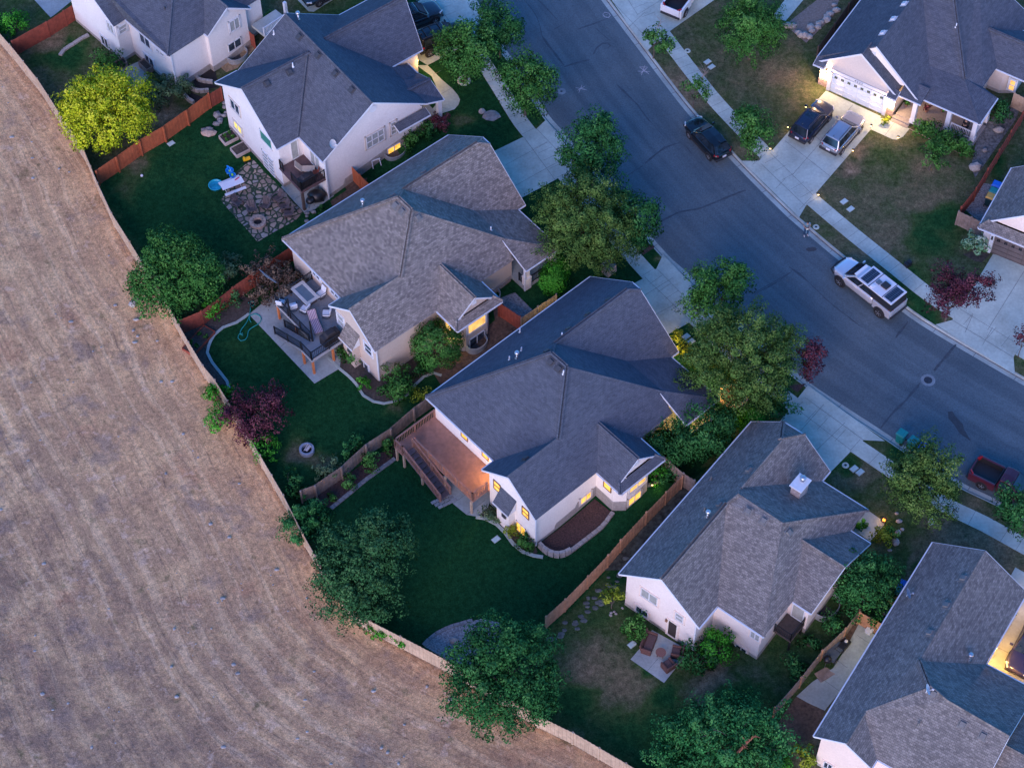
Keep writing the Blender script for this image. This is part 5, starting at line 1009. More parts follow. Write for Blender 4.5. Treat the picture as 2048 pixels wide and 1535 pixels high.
t = tree('street_tree', 'half dead young tree with a bare pink-grey top on the verge', 'tree', [(1390,173,18,15,2.4),(1405,188,14,10,1.9)], 'deep', 'maple', ST); dead_branch(t, [(.2, .2, 1.9), (.9, .7, 3.7)], 22, spread=1.0)
tree('street_tree', 'round young street tree on the verge beside the lit driveway', 'tree', [(1505,250,36,36,3.2),(1490,235,24,22,3.6),(1525,265,24,26,2.8),(1500,285,30,18,2.2)], 'deep', 'maple', ST)
tree('yard_tree', 'bushy mid green tree on the far lawn near the furrowed dirt', 'tree', [(1505,55,46,44,3.6),(1475,35,32,30,3.6),(1535,60,32,32,3.2),(1500,85,36,24,2.6),(1510,20,32,24,4.4)], 'locust', 'maple')
tree('young_tree', 'slender young tree in the lawn in front of the lit porch', 'tree', [(1868,300,20,28,2.4),(1870,318,17,16,1.8)], 'locust', 'maple')
PL = 'purple leaved plum trees'
tree('plum_tree', 'spindly purple plum tree on the verge by the far right driveway', 'tree', [(1905,590,36,34,3.2),(1940,575,34,26,3.4),(1965,560,20,22,3.6),(1900,555,26,22,3.6),(1890,605,22,18,2.6)], 'plum', None, PL)
tree('plum_tree', 'purple plum tree beside the kerb next to the wide locust', 'tree', [(1622,712,24,30,2.8),(1635,695,16,18,3.2),(1612,735,18,18,2.0)], 'plum', None, PL)
tree('plum_tree', 'sliver of a purple tree cut by the right edge near the pavement', 'tree', [(2050,672,16,16,2.6)], 'plum', None, PL)
tree('plum_tree', 'dark purple double-crowned plum by the field fence', 'tree', [(530,820,38,38,2.6),(475,815,30,28,2.4),(510,845,34,24,2.0),(540,795,24,22,3.2),(460,830,18,18,2.0)], 'plum', None, PL)
# shrubs -------------------------------------------------------------------------
for nm, lab, lumps, k, leaf in [
    ('shrub', 'round bright green shrub in the top left corner yard', [(27,48,25,24)], 'bright', None), ('shrub', 'rounded green shrub beside the planter on the small patio', [(218,122,26,22)], 'bright', 'maple'),
    ('shrub', 'large loose grey-green shrub below the top left house corner', [(330,180,30,26),(355,165,22,20),(315,195,18,14)], 'sage', 'sage'), ('shrub', 'small yellowish shrub beside the garden hose on the patio', [(303,163,13,14)], 'gold', None),
    ('shrub', 'small vivid green shrub at the foot of the leaning maple', [(425,612,23,24)], 'bright', None), ('smoke_bush', 'wispy purple-brown smoke bush left of the grey deck', [(525,545,34,30),(560,570,36,32),(585,555,22,24),(530,580,26,20)], 'smoke', None),
    ('shrub', 'pale wispy grey-green bush beside the smoke bush', [(455,545,20,34),(462,520,16,18)], 'sage', None), ('shrub', 'low fern-like green bush between the maple and the path', [(465,590,20,20),(450,600,14,14)], 'sage', 'blue'),
    ('shrub', 'upper lime green shrub spilling over the field fence', [(440,787,23,22),(430,775,14,14)], 'bright', None), ('shrub', 'lower lime green shrub below the purple plum', [(440,838,24,26)], 'bright', None),
    ('shrub', 'rounded vivid green shrub inside the fence near the fire ring', [(531,897,27,28)], 'bright', None), ('shrub', 'dark leafy shrub at the corner where two fences meet', [(580,965,25,26),(600,985,16,16)], 'maple', 'deep'),
    ('juniper_bush', 'trailing dark juniper bush draped over the fence corner', [(625,1030,34,34),(590,1045,26,36),(600,1080,22,24)], 'sage', 'ever'), ('shrub', 'climbing green shrub against the middle of the plank fence', [(700,895,20,16),(715,885,14,12)], 'sage', 'ever'),
    ('shrub', 'straggly green shrub along the lower plank fence', [(660,930,22,16),(640,945,14,10)], 'sage', 'sage'), ('shrub', 'dark round bush beside the raised deck stairs', [(778,893,14,16)], 'bright', 'maple'),
    ('rose_bush', 'middle rose bush in the mulch strip by the plank fence', [(742,922,20,18)], 'bright', 'maple'), ('rose_bush', 'white flowered bush in the mulch strip by the plank fence', [(697,965,16,16)], 'bright', 'maple'), ('rose_bush', 'smallest bush in the mulch strip by the plank fence', [(668,992,11,11)], 'bright', 'maple'),
    ('globe_tree', 'clipped globe tree glowing beside the lit bay window', [(873,690,47,44,2.6)], 'globe', 'maple'), ('shrub', 'large green shrub below the tan house side wall', [(795,760,30,26),(785,785,24,16),(815,775,16,16)], 'bright', 'maple'),
    ('shrub', 'leafy plant under the tan house gable windows', [(700,715,22,18),(690,700,14,12)], 'bright', 'maple'), ('shrub', 'bright fountain grass clump at the tan house corner', [(730,765,14,12)], 'sage', 'bright'), ('shrub', 'small green shrub behind the winding edging', [(840,745,18,16)], 'bright', 'deep'), ('shrub', 'yellow flowering shrub at the left corner of the dark roof', [(843,792,17,18)], 'sage', 'gold'),
    ('shrub', 'bright clipped hedge bush beside the tan house porch', [(1112,540,26,24),(1105,562,26,18),(1108,522,18,14)], 'globe', 'bright'), ('shrub', 'leafy bush beside the lit basement window well', [(825,270,22,22),(815,285,18,16)], 'bright', 'maple'), ('lavender_bush', 'purple-grey lavender bush by the front porch walk', [(885,240,20,18)], 'sage', 'plum'), ('shrub', 'dark creeping shrub behind the lavender bush', [(857,258,18,14)], 'sage', 'deep'),
    ('shrub', 'warm lit dwarf shrubs at the garage corner of the dark roof', [(1352,682,18,20),(1368,700,16,14)], 'gold', 'gold'), ('shrub', 'left half of the big dark bush pair beside the porch gable', [(1335,882,44,40,1.9),(1322,905,34,26,1.2)], 'deep', 'deep'), ('shrub', 'right half of the big dark bush pair beside the porch gable', [(1410,852,54,44,2.3),(1442,838,34,32,2.0),(1385,885,44,32,1.5)], 'deep', 'deep'),  # dwarf shrubs: lamp-lit yellow is put into the gold leaf colour
    ('shrub', 'flat topped round shrub above the mottled roof peak', [(1503,843,27,17)], 'globe', 'bright'), ('shrub', 'spiky dark evergreen shrub beside the lower driveway', [(1560,815,30,22),(1540,825,24,14)], 'ever', 'deep'), ('shrub', 'low dark shrub behind the mottled roof eave', [(1450,885,16,22),(1435,905,12,14)], 'deep', 'deep'),
    ('ornamental_grass', 'straw tipped grass clump at the lit gable wall', [(985,1028,17,15),(1000,1040,11,10)], 'sage', 'sage'), ('ornamental_grass', 'pale seedhead plant below the lit gable windows', [(1022,1062,14,12)], 'sage', 'gold'), ('shrub', 'round green mound at the corner downspout', [(1050,1085,18,15)], 'globe', 'maple'), ('shrub', 'green tuft beside the stone edging near the wooden gate', [(1312,945,22,16)], 'bright', 'bright'),
    ('shrub', 'small golden tree at the white gable corner', [(1225,1195,19,20,1.5)], 'gold', 'gold'), ('shrub', 'leafy shrub below the white gable window', [(1270,1248,27,24)], 'bright', 'maple'), ('shrub', 'darker of two bushes against the white rear wall', [(1398,1310,34,32)], 'bright', 'deep'), ('shrub', 'brighter of two bushes against the white rear wall', [(1438,1290,32,36)], 'bright', 'bright'),
    ('shrub', 'upper round shrub in the side yard near the blue window well', [(1670,1247,21,24)], 'bright', 'deep'), ('shrub', 'middle round shrub in the shady side yard', [(1620,1285,20,20)], 'bright', 'deep'), ('shrub', 'lower round shrub beside the leaning side fence', [(1588,1334,24,24)], 'bright', 'deep'),
    ('shade_tree', 'dense round green tree between the two mottled roofs', [(1735,1160,52,54,3.0),(1700,1170,32,34,2.6),(1765,1150,32,42,2.8),(1735,1200,48,26,1.6)], 'deep', 'deep'), ('shrub', 'yellow-green shrub at the peach house corner', [(1607,1512,22,24)], 'gold', 'gold'), ('shrub', 'mossy green shrub at the bottom edge by the peach wall', [(1560,1530,20,14)], 'bright', 'bright'),
    ('shrub', 'upright shrub between the roof and the lit front walk', [(1722,1048,11,16)], 'globe', 'bright'), ('shrub', 'straw coloured bush beside the lit front walk', [(1768,1073,20,14)], 'sage', 'gold'), ('shrub', 'green bush inside the curved rock edge', [(1785,1060,14,18)], 'bright', 'maple'),
    ('shrub', 'variegated pale shrub at the brown garage corner', [(1950,489,24,20)], 'varieg', None), ('hedge', 'long low hedge in front of the white porch', [(1845,255,20,14),(1870,265,22,14),(1897,277,22,14),(1922,288,20,14),(1938,298,14,10)], 'deep', 'maple'), ('shrub', 'dark bush right of the white porch corner', [(1998,225,22,18),(2012,215,14,14)], 'deep', 'deep'),
    ('shrub', 'tiny lit shrub beside the garage pier', [(1769,241,8,7)], 'gold', 'gold'), ('shrub', 'brightly lit yellow shrub beside the glowing driveway', [(2018,1222,12,16)], 'gold', 'gold'), ('shrub', 'shrub beside the white railing at the top left house', [(528,42,16,12)], 'sage', 'maple'), ('shrub', 'dark shrub under the eave near the deck steps', [(640,520,10,8)] if 0 else [(644,418,9,8)], 'bright', 'deep'),
    ('vine', 'bright vine climbing over the lower field fence', [(745,1262,12,10,.8),(762,1268,10,8,1.0),(786,1276,9,8,.9),(800,1285,11,10,.9)], 'bright', 'bright'), ('shrub', 'leafy cluster hanging on the right side neighbour fence', [(1345,940,22,16),(1325,955,14,10)], 'deep', 'deep')]:
    stem = nm in ('globe_tree', 'shade_tree') or 'golden tree' in lab
    tree(nm, lab, 'tree' if stem else 'shrub', lumps, k, leaf, None, stem, .2)
# ================================================================== fences
def wood(n, c, var=.3): return mat(n, c, var, 3, .9, big=.3)
W_TAN = wood('weathered_tan_boards', (.47, .34, .235), .2); W_ORANGE = wood('orange_stained_boards', (.40, .10, .035), .2); W_RED = wood('red_brown_boards', (.26, .055, .03), .25)
W_GREY = wood('grey_weathered_boards', (.26, .195, .16)); W_CEDAR = wood('fresh_cedar_boards', (.46, .235, .13), .25); W_DARK = wood('dark_brown_boards', (.075, .05, .042)); W_DECK = wood('brown_deck_boards', (.30, .155, .115), .2)
W_GDECK = mat('grey_composite_deck', (.19, .205, .225), .12, 2, .7); W_PLUM = mat('plum_deck_boards', (.10, .06, .062), .2, 3, .7)
def fence(label, pts, h, m, seed=0, post=None, bay=2.4, posts_out=0, jit=.03, rail=True, name='board_fence', world=False):
    line = [Vector((p[0], p[1])) for p in (pts if world else px(pts))]; o = line[0]; t = thing(name, label, 'fence', (o.x, o.y, T(o.x, o.y))); bz = t.location.z; q = random.Random(seed)
    for a, b in zip(line[:-1], line[1:]):
        L = (b-a).length; n = max(1, round(L/bay)); d = (b-a)/L; nr = Vector((d.y, -d.x)); ang = math.atan2(d.y, d.x)
        for k in range(n):
            p0, p1 = a.lerp(b, k/n), a.lerp(b, (k+1)/n); mb = MB(); l = (p1-p0).length; c = max(2, int(l/.15)); w = l/c; dh = q.uniform(-jit, jit)
            for i in range(c):
                p = p0.lerp(p1, (i+.5)/c); g = T(p.x, p.y)-bz; hh = h+dh+q.uniform(-.015, .015)
                mb.box((p.x-o.x+nr.x*.012*(i % 2), p.y-o.y+nr.y*.012*(i % 2), g+hh/2+.03), (w*.96, .022, hh), ang)
            if rail:
                for zz in (.35, h-.3):
                    A = p0-nr*.04; B = p1-nr*.04; mb.beam((A.x-o.x, A.y-o.y, T(A.x, A.y)-bz+zz), (B.x-o.x, B.y-o.y, T(B.x, B.y)-bz+zz), .04, .09)
            mb.build('panel', m, t)
            pm = MB(); g = T(p0.x, p0.y)-bz; e = nr*posts_out; pm.box((p0.x-o.x+e.x, p0.y-o.y+e.y, g+h/2), (.12, .12, h+.14), ang); pm.build('post', post or m, t)
    pm = MB(); p = line[-1]; pm.box((p.x-o.x, p.y-o.y, T(p.x, p.y)-bz+h/2), (.12, .12, h+.14)); pm.build('post', post or m, t)
    return t
def fe(a, b): return [FENCE[i] for i in range(a, b+1)]
fence('weathered tan boundary fence beside the top left yard, facing the field', fe(0, 5), 1.72, W_TAN, 1, world=True)
fence('weathered tan boundary fence behind the leaning maple, facing the field', fe(5, 11), 1.72, W_TAN, 2, world=True)
fence('weathered tan boundary fence running past the purple plum, facing the field', fe(11, 18), 1.72, W_TAN, 3, world=True)
fence('tan boundary fence curving behind the ragged blue-green tree', fe(18, 23), 1.72, W_TAN, 4, world=True)
fence('tan boundary fence along the bottom edge below the largest round tree', fe(23, 28), 1.72, W_TAN, 5, world=True)
fence('red-brown fence climbing to the top left white house', [(32,112),(100,74),(168,30)], 1.75, W_RED, 6)
fence('short red fence beside the basement window well at the top', [(489,77),(511,98)], 1.6, W_RED, 7)
fence('orange stained fence with heavy posts below the lime tree', [(198,370),(238,343),(284,310),(331,283),(377,250),(422,216)], 1.75, W_ORANGE, 8, posts_out=.1)
fence('dull red end section of the orange fence beside the rock edging', [(422,216),(446,202)], 1.6, W_RED, 9)
fence('short orange fence between the cantilevered deck house and brown roof', [(702,357),(722,378),(745,400)], 1.7, W_ORANGE, 10)
fence('dark red fence hidden behind the maple and smoke bush', [(366,667),(408,649),(470,602),(548,546),(586,521)], 1.7, W_RED, 11)
fence('red fence across the side yard beside the lit bay window', [(998,632),(1040,660)], 1.7, W_RED, 12); fence('thin tan fence with a lit gate end by the brick porch', [(1042,660),(1076,637),(1112,613)], 1.5, W_GREY, 13)
fence('weathered plank fence with posts between the fire ring lawn and raised deck', [(604,1003),(632,993),(684,957),(733,912),(782,880),(828,840),(868,812)], 1.55, W_GREY, 14, posts_out=.1)
fence('long cedar fence down the side of the lush green lawn', [(1092,1256),(1130,1222),(1175,1176),(1215,1134),(1240,1104),(1291,1049),(1330,1009),(1362,977)], 1.7, W_CEDAR, 15)
fence('greyish gate and fence beside the dark bush pair', [(1304,916),(1338,950),(1364,972),(1386,986)], 1.7, W_GREY, 16)
fence('leaning weathered fence along the cluttered concrete side yard', [(1546,1433),(1598,1374),(1640,1320),(1686,1277),(1714,1240)], 1.45, W_GREY, 17, jit=.06, post=W_CEDAR); fence('cedar gate across the top of the cluttered side yard', [(1714,1246),(1736,1258),(1762,1272)], 1.6, W_CEDAR, 18)
fence('dark fence along the upper left side of the lit garage house', [(1633,120),(1665,75),(1722,-6)], 1.6, W_DARK, 19); fence('red-brown fence dividing the lit house from the brown garage house', [(2062,214),(1992,326),(1946,402),(1916,440)], 1.6, W_RED, 20); fence('mauve-grey front fence next to the brown garage', [(1911,449),(1936,461),(1962,474)], 1.6, W_GREY, 21)
fence('small tan fence at the right edge below the bay', [(2022,214),(2052,230)], 1.6, W_TAN, 22)
# ================================================================== decks: parts of their houses
def deck(H, poly, z, fm, name='deck', boards=None, thick=.24, skirt=None):
    mb = MB(); mb.prism([(u, -v) for u, v in poly], z-thick, z-.015, 1)
    us = [p[0] for p in poly]; vs = [p[1] for p in poly]; n = int((max(us)-min(us)+max(vs)-min(vs))/.15)
    P2 = np.array(poly)
    for k in range(n):      # boards as strips clipped to the outline
        if boards == 'diag': lines = [(min(us)+k*.15-(max(vs)-min(vs))*.45+tt*.45, min(vs)+tt) for tt in np.arange(0, max(vs)-min(vs), .1)]
        elif boards == 'v': lines = [(min(us)+k*.15, min(vs)+tt) for tt in np.arange(0, max(vs)-min(vs), .1)]
        else: lines = [(min(us)+tt, min(vs)+k*.15) for tt in np.arange(0, max(us)-min(us), .1)]
        X = np.array([l[0] for l in lines]); Y = np.array([l[1] for l in lines]); inn = in_poly(X, Y, poly); run = []
        for i in range(len(lines)+1):
            if i < len(lines) and inn[i]: run.append(i)
            elif run:
                if len(run) > 2: a, b = lines[run[0]], lines[run[-1]]; mb.beam((a[0], -a[1], z), (b[0], -b[1], z), .135, .03, 0)
                run = []
    return mb.build(name, [fm, skirt or fm], H.root)
def stairs(H, parent, u0, u1, v0, v1, z0, z1, m, n=10, name='stairs'):
    mb = MB()
    for k in range(n):
        v = v0+(v1-v0)*(k+.5)/n; z = z0+(z1-z0)*(k+.6)/n; mb.box(((u0+u1)/2, -v, z), (abs(u1-u0), abs(v1-v0)/n*1.08, .05))
    for u in (u0, u1): mb.beam((u, -v0, z0-.12), (u, -v1, z1-.05), .05, .28)
    return mb.build(name, m, parent)
def posts(H, parent, lst, ztop, m, w=.15, name='deck_post'):
    for u, v in lst: mb = MB(); g = H.g(u, v); mb.box((u, -v, (ztop+g-.1)/2), (w, w, ztop-g+.1)); mb.build(name, m, parent)
dk = deck(C, [(.45, 2.8), (-3.1, 2.9), (-3.1, 7.6), (-4.2, 7.6), (-4.2, 8.95), (-.85, 8.95), (-.85, 7.7), (.45, 7.7)], .3, W_GDECK, skirt=mat('deck_fascia', (.30, .30, .315), .1, 3, .7)); zz = .3
M_ORPOST = mat('orange_cedar_post', (.50, .16, .05), .2, 4, .8)
C.deck_rail([(.4, 2.85, zz), (-1.6, 2.9, zz)], .95, M_BLACK, post=.09, every=.16, parent=dk); C.deck_rail([(-3.05, 2.95, zz), (-3.05, 7.55, zz)], .95, M_BLACK, post=.09, every=.16, parent=dk); C.deck_rail([(-4.15, 7.65, zz), (-4.15, 8.9, zz), (-.9, 8.9, zz)], .95, M_BLACK, post=.09, every=.16, parent=dk)
stairs(C, dk, -4.15, -3.2, 7.6, 4.0, .3, -1.55, W_GDECK, 9); C.deck_rail([(-4.15, 7.6, .25), (-4.15, 4.0, -1.55)], .95, M_BLACK, post=.09, every=.16, parent=dk); C.deck_rail([(-3.2, 7.3, .1), (-3.2, 4.0, -1.55)], .95, M_BLACK, post=.09, every=.16, parent=dk)
posts(C, dk, [(-4.05, 8.8), (-2.2, 8.8), (-4.05, 7.6), (-3.0, 3.0), (-3.0, 5.3)], .06, M_ORPOST)
for u, v in ((-3.05, 4.75), (-3.05, 7.5)): mb = MB(); mb.box((u, -v, 1.5), (.1, .1, 2.4)); mb.build('shade_post', M_BLACK, dk)
dk = deck(D, [(.45, .3), (-3.4, .3), (-3.4, 1.2), (-2.25, 1.2), (-2.25, 7.55), (-.85, 7.55), (-.85, 7.7), (.45, 7.7)], .2, W_DECK, boards='diag')
for p in ([(.4, .35, .2), (-3.35, .35, .2), (-3.35, 1.2, .2)], [(-2.25, 1.2, .2), (-2.25, 7.5, .2), (-.88, 7.5, .2)], [(-3.35, 1.2, .2), (-3.35, 5.2, -1.5)], [(-2.4, 1.2, .2), (-2.4, 5.2, -1.5)]): D.deck_rail(p, .95, W_DECK, post=.12, every=.15, parent=dk)
stairs(D, dk, -3.3, -2.45, 1.2, 5.2, .2, -1.5, mat('worn_stair_boards', (.10, .075, .08), .25, 4, .85), 10); posts(D, dk, [(-3.3, .4), (-3.3, 1.2), (-2.3, 7.4), (-2.3, 4.6), (-3.3, 3.2)], -.02 if 0 else .0, W_TAN, .14)
dk = deck(B_, [(.2, 8.5), (2.5, 8.5), (2.5, 11.6), (.2, 11.6)], .9, W_PLUM, boards='v'); B_.deck_rail([(.25, 8.55, .9), (.25, 9.0, .9)], .95, M_BLACK, post=.08, every=.14, parent=dk); B_.deck_rail([(.25, 10.2, .9), (.25, 11.55, .9), (2.45, 11.55, .9)], .95, M_BLACK, post=.08, every=.14, parent=dk); posts(B_, dk, [(.35, 11.4)], .68, W_DARK, .2)
# ================================================================== furniture on the decks
M_CUSH = mat('white_cushion', (.55, .56, .60), .08, 5, .9); M_WICK = mat('brown_wicker', (.10, .045, .036), .4, 16, .8, bmp=.5); M_GREYCH = mat('brown_grey_plastic', (.10, .075, .075), .15, 5, .7); M_TAN = mat('beige_sling', (.52, .42, .33), .1, 5, .9)
def at_house(H, u, v, z): w = H.W(u, v, z); return w
def patio_chair(H, u, v, z, ang, label, group):
    t = thing('patio_chair', label, 'chair', at_house(H, u, v, z), H.a+ang, group)
    mb = MB(); mb.box((0, 0, .36), (.56, .56, .14)); mb.build('seat', M_CUSH, t, bevel=.04); mb = MB(); mb.beam((-.26, 0, .42), (-.4, 0, .98), .54, .12); mb.build('backrest', M_CUSH, t, bevel=.03)
    mb = MB()
    for s in (-1, 1): mb.tube([(.26, s*.3, .0), (.27, s*.31, .55), (-.3, s*.31, .6), (-.42, s*.3, 1.0)], .018, 6); mb.tube([(-.28, s*.28, .3), (.26, s*.28, .3)], .018, 6)
    mb.tube([(.3*math.cos(a), .3*math.sin(a), .03) for a in [k*math.pi/6 for k in range(13)]], .02, 6); mb.tube([(0, 0, .03), (0, 0, .3)], .04, 6); mb.build('frame', M_BLACK, t)
PCG = 'cushioned swivel chairs on the grey deck'
for u, v, a, lab in [(-.05, 4.6, math.pi, 'white cushioned chair between the fire table and house wall'), (-2.35, 4.2, 1.2, 'white cushioned chair left of the fire table, next to the railing'), (-1.85, 4.95, 1.9, 'white cushioned chair at the lower end of the fire table'), (-.85, 6.35, 2.4, 'white cushioned chair standing alone on the deck near the gable'), (-2.85, 3.35, .6, 'white cushioned chair in the outer corner of the grey deck')]: patio_chair(C, u, v, .3, a, lab, PCG)
t = thing('fire_table', 'rectangular fire table with a pale rim on the grey deck', 'table', at_house(C, -1.05, 3.95, .3), C.a)
mb = MB(); mb.box((0, 0, .3), (.85, 1.7, .6)); mb.build('base', M_GREYCH, t); mb = MB(); [mb.box((x, y, .63), d) for x, y, d in ((-.48, 0, (.24, 2.1, .06)), (.48, 0, (.24, 2.1, .06)), (0, -.93, (.72, .24, .06)), (0, .93, (.72, .24, .06)))]; mb.build('rim', mat('pale_tile', (.45, .43, .41), .1, 4, .5), t); mb = MB(); mb.box((0, 0, .61), (.74, 1.64, .03)); mb.build('burner_cover', mat('slate_cover', (.10, .14, .17), .2, 4, .4), t)
t = thing('chaise_lounge', 'striped purple sling lounger on the grey deck', 'lounger', at_house(C, -2.0, 6.45, .3), C.a-1.9)
m_str, tt_, b_ = nt('striped_sling'); wv = N(tt_, 'ShaderNodeTexWave', Scale=2.6); wv.bands_direction = 'Y'; tt_.links.new(N(tt_, 'ShaderNodeTexCoord').outputs['Object'], wv.inputs['Vector']); tt_.links.new(ramp(tt_, wv.outputs['Color'], [(.4, (.16, .07, .13)), (.6, (.45, .36, .37))]), b_.inputs['Base Color'])
mb = MB(); mb.beam((-.3, 0, .34), (1.05, 0, .34), .62, .04); mb.build('seat', m_str, t); mb = MB(); mb.beam((-.3, 0, .34), (-.85, 0, .82), .62, .04); mb.build('backrest', m_str, t); mb = MB()
for s in (-1, 1): mb.tube([(-.88, s*.33, .85), (-.3, s*.33, .33), (1.08, s*.33, .33)], .02, 6); [mb.tube([(x, s*.33, .33), (x, s*.33, 0)], .018, 5) for x in (-.3, .95)]
mb.build('frame', M_BLACK, t)
def covered_grill(loc, rz, label, L=1.5, W_=.65, H_=1.1):
    t = thing('covered_grill', label, 'grill', loc, rz); mb = MB(); q = random.Random(3)
    prof = [(-1, 0, 1), (-1, .8, 1), (-.6, .86, .9), (-.45, 1.0, .8), (.45, 1.0, .8), (.6, .86, .9), (1, .8, 1), (1, 0, 1)]
    vs = [(x*L/2*(1+.02*s), s*W_/2*w, z*H_+.02) for s in (-1, 1) for x, z, w in prof]; n = len(prof); mb.add(vs, [tuple(range(n)), tuple(range(2*n-1, n-1, -1))]+[(i, i+1, n+i+1, n+i) for i in range(n-1)]); mb.build('cover', mat('black_cover', (.016, .014, .017), .4, 4, .75, bmp=.5), t, bevel=.05)
covered_grill(at_house(C, -2.0, 8.35, .3), C.a, 'barbecue under a black cover at the grey deck corner'); covered_grill(at_house(B_, 1.0, 11.15, .9), B_.a, 'barbecue under a black cover on the small upper deck', 1.35, .6, 1.0)
t = thing('chaise_lounge', 'beige reclining chair on the small upper deck', 'lounger', at_house(B_, 1.6, 10.1, .9), B_.a-.6)
mb = MB(); mb.beam((-.3, 0, .4), (.75, 0, .36), .6, .06); mb.build('seat', M_TAN, t); mb = MB(); mb.beam((-.3, 0, .4), (-.75, 0, 1.05), .6, .06); mb.build('backrest', M_TAN, t); mb = MB(); [mb.tube([(.7, s*.3, 0), (-.35, s*.32, .5), (-.5, s*.3, 0)], .02, 5) for s in (-1, 1)]; mb.build('frame', M_BLACK, t)
t = thing('folding_chair', 'small dark red chair beside the beige recliner', 'chair', at_house(B_, 2.05, 10.9, .9), B_.a+2.6); mb = MB(); mb.box((0, 0, .4), (.45, .45, .05)); mb.build('seat', W_RED, t); mb = MB(); mb.beam((-.2, 0, .42), (-.3, 0, .85), .45, .04); mb.build('backrest', W_RED, t); mb = MB(); [mb.tube([(x, y, 0), (-x, y, .42)], .015, 5) for x in (-.2, .2) for y in (-.2, .2)]; mb.build('legs', M_BLACK, t)
t = thing('cantilever_umbrella', 'folded dark parasol arm leaning out over the smoke bush', 'umbrella', at_house(C, -2.7, 3.1, .3), C.a); mb = MB(); mb.box((0, 0, .04), (.7, .7, .08)); mb.build('base', M_BLACK, t); mb = MB(); mb.tube([(0, 0, .05), (0, 0, 2.4)], .035, 8); mb.tube([(0, 0, 2.35), (-.35, 1.25, 2.75)], .03, 8); mb.build('pole', M_BLACK, t); mb = MB(); mb.tube([(-.05, .15, 2.35), (-.3, 1.0, 2.55), (-.45, 1.7, 2.75)], [.07, .11, .03], 8); mb.build('canopy', mat('slate_canopy', (.05, .075, .11), .2, 4, .9), t)
# ================================================================== things in the yards
t = thing('picnic_table', 'white folding picnic table on the flagstones', 'table', at(466, 378), math.radians(27)); M_PW = mat('white_plastic', (.66, .66, .69), .05, 4, .5)
mb = MB(); mb.box((0, 0, .74), (1.85, .76, .05)); mb.build('tabletop', M_PW, t, bevel=.02)
for s in (-1, 1): mb = MB(); mb.box((0, s*.66, .44), (1.8, .27, .045)); mb.build('bench', M_PW, t, bevel=.015)
for s in (-1, 1): mb = MB(); mb.tube([(s*.68, -.7, .42), (s*.62, -.3, .05), (s*.7, 0, .7), (s*.62, .3, .05), (s*.68, .7, .42)], .022, 6); mb.build('leg', M_PW, t)
t = tag(MB().beam((-.22, -.05, 0), (.2, .06, 0), .08, .05).build('water_pistol', mat('red_plastic', (.5, .03, .08), .1, 4, .4), loc=at(474, 373)+Vector((.1, .15, .8)), rz=.5), 'red toy lying on the white picnic table', 'toy')
t = thing('paddling_pool', 'round turquoise paddling pool on the lawn edge', 'pool', at(432, 373)); mb = MB(); n = 28; prof = [(.52, 0), (.57, .2), (.6, .23), (.56, .25), (.52, .22), (.48, .06), (.01, .05)]; mb.lathe(prof, n); mb.build('shell', mat('turquoise_plastic', (.01, .33, .43), .1, 4, .35), t, smooth=True); mb = MB(); mb.lathe([(.50, .12), (.505, .125), (.01, .13)], n); mb.build('water', glass('pool_water', (.005, .16, .24), .08), t)
t = thing('water_table', 'blue plastic water play table beside the picnic table', 'toy', at(462, 354), .3); M_BLUEP = mat('bright_blue_plastic', (.005, .20, .62), .1, 4, .4)
mb = MB(); mb.lathe([(.3, .5), (.33, .66), (.27, .66), (.24, .55), (.01, .54)], 16, (0, .18, 0)); mb.lathe([(.24, .45), (.27, .6), (.22, .6), (.2, .5), (.01, .49)], 16, (.12, -.32, 0)); mb.build('tray', M_BLUEP, t); mb = MB(); mb.tube([(-.1, .35, .6), (-.1, .35, 1.0), (.05, .1, 1.05), (.1, -.1, .7)], .06, 7); mb.build('tower', M_BLUEP, t)
for x, y in ((-.2, .4), (.2, .35), (.28, -.4), (-.05, -.45)): mb = MB(); mb.tube([(x, y, 0), (x, y, .52)], .045, 7); mb.build('leg', mat('pale_blue_plastic', (.25, .5, .65), .1, 4, .4), t)
mb = MB(); mb.box((.1, -.3, .58), (.14, .2, .1)); mb.box((-.02, .12, .62), (.12, .12, .1)); mb.build('cups', mat('lime_plastic', (.25, .6, .05), .1, 4, .4), t)
t = thing('ride_on_toy', 'yellow ride-on toy by the french door', 'toy', at(494, 322), .4); mb = MB(); mb.box((0, 0, .26), (.6, .28, .2)); mb.box((-.2, 0, .42), (.15, .26, .2)); mb.build('body', mat('yellow_plastic', (.75, .42, .01), .1, 4, .4), t, bevel=.04)
for x in (-.2, .2):
    for y in (-.17, .17): mb = MB(); mb.lathe([(.1, -.03), (.1, .03)], 10, (x, y, .1), 'y'); mb.build('wheel', M_BLACK, t)
tag(MB().blob((0, 0, .12), (.12, .12, .12), 1, 2, jit=.0).build('ball', M_PW, loc=at(284, 353), smooth=True), 'small white ball on the dry grass near the orange fence', 'ball')
def planter(p, d, rz, label, plants=True, m=None):
    t = thing('raised_planter', label, 'planter', at(*p), rz); mb = MB(); x, y, h = d[0]/2, d[1]/2, d[2]
    for cx, cy, sx, sy in ((0, y, d[0], .06), (0, -y, d[0], .06), (x, 0, .06, d[1]), (-x, 0, .06, d[1])): mb.box((cx, cy, h/2), (sx, sy, h))
    mb.build('frame', m or W_GREY, t); mb = MB(); mb.box((0, 0, h*.42), (d[0]-.08, d[1]-.08, h*.75)); mb.build('soil', M_SOIL, t)
    if plants: _seed[0] += 1; me, _ = crown_mesh('plants', [(q*d[0]*.25, w*d[1]*.2, h+.05, .2, .2, .16) for q in (-1, 1) for w in (-1, 1)], 'bright', LEAF['maple'], _seed[0]); o = bpy.data.objects.new('plants', me); COL.objects.link(o); o.parent = t
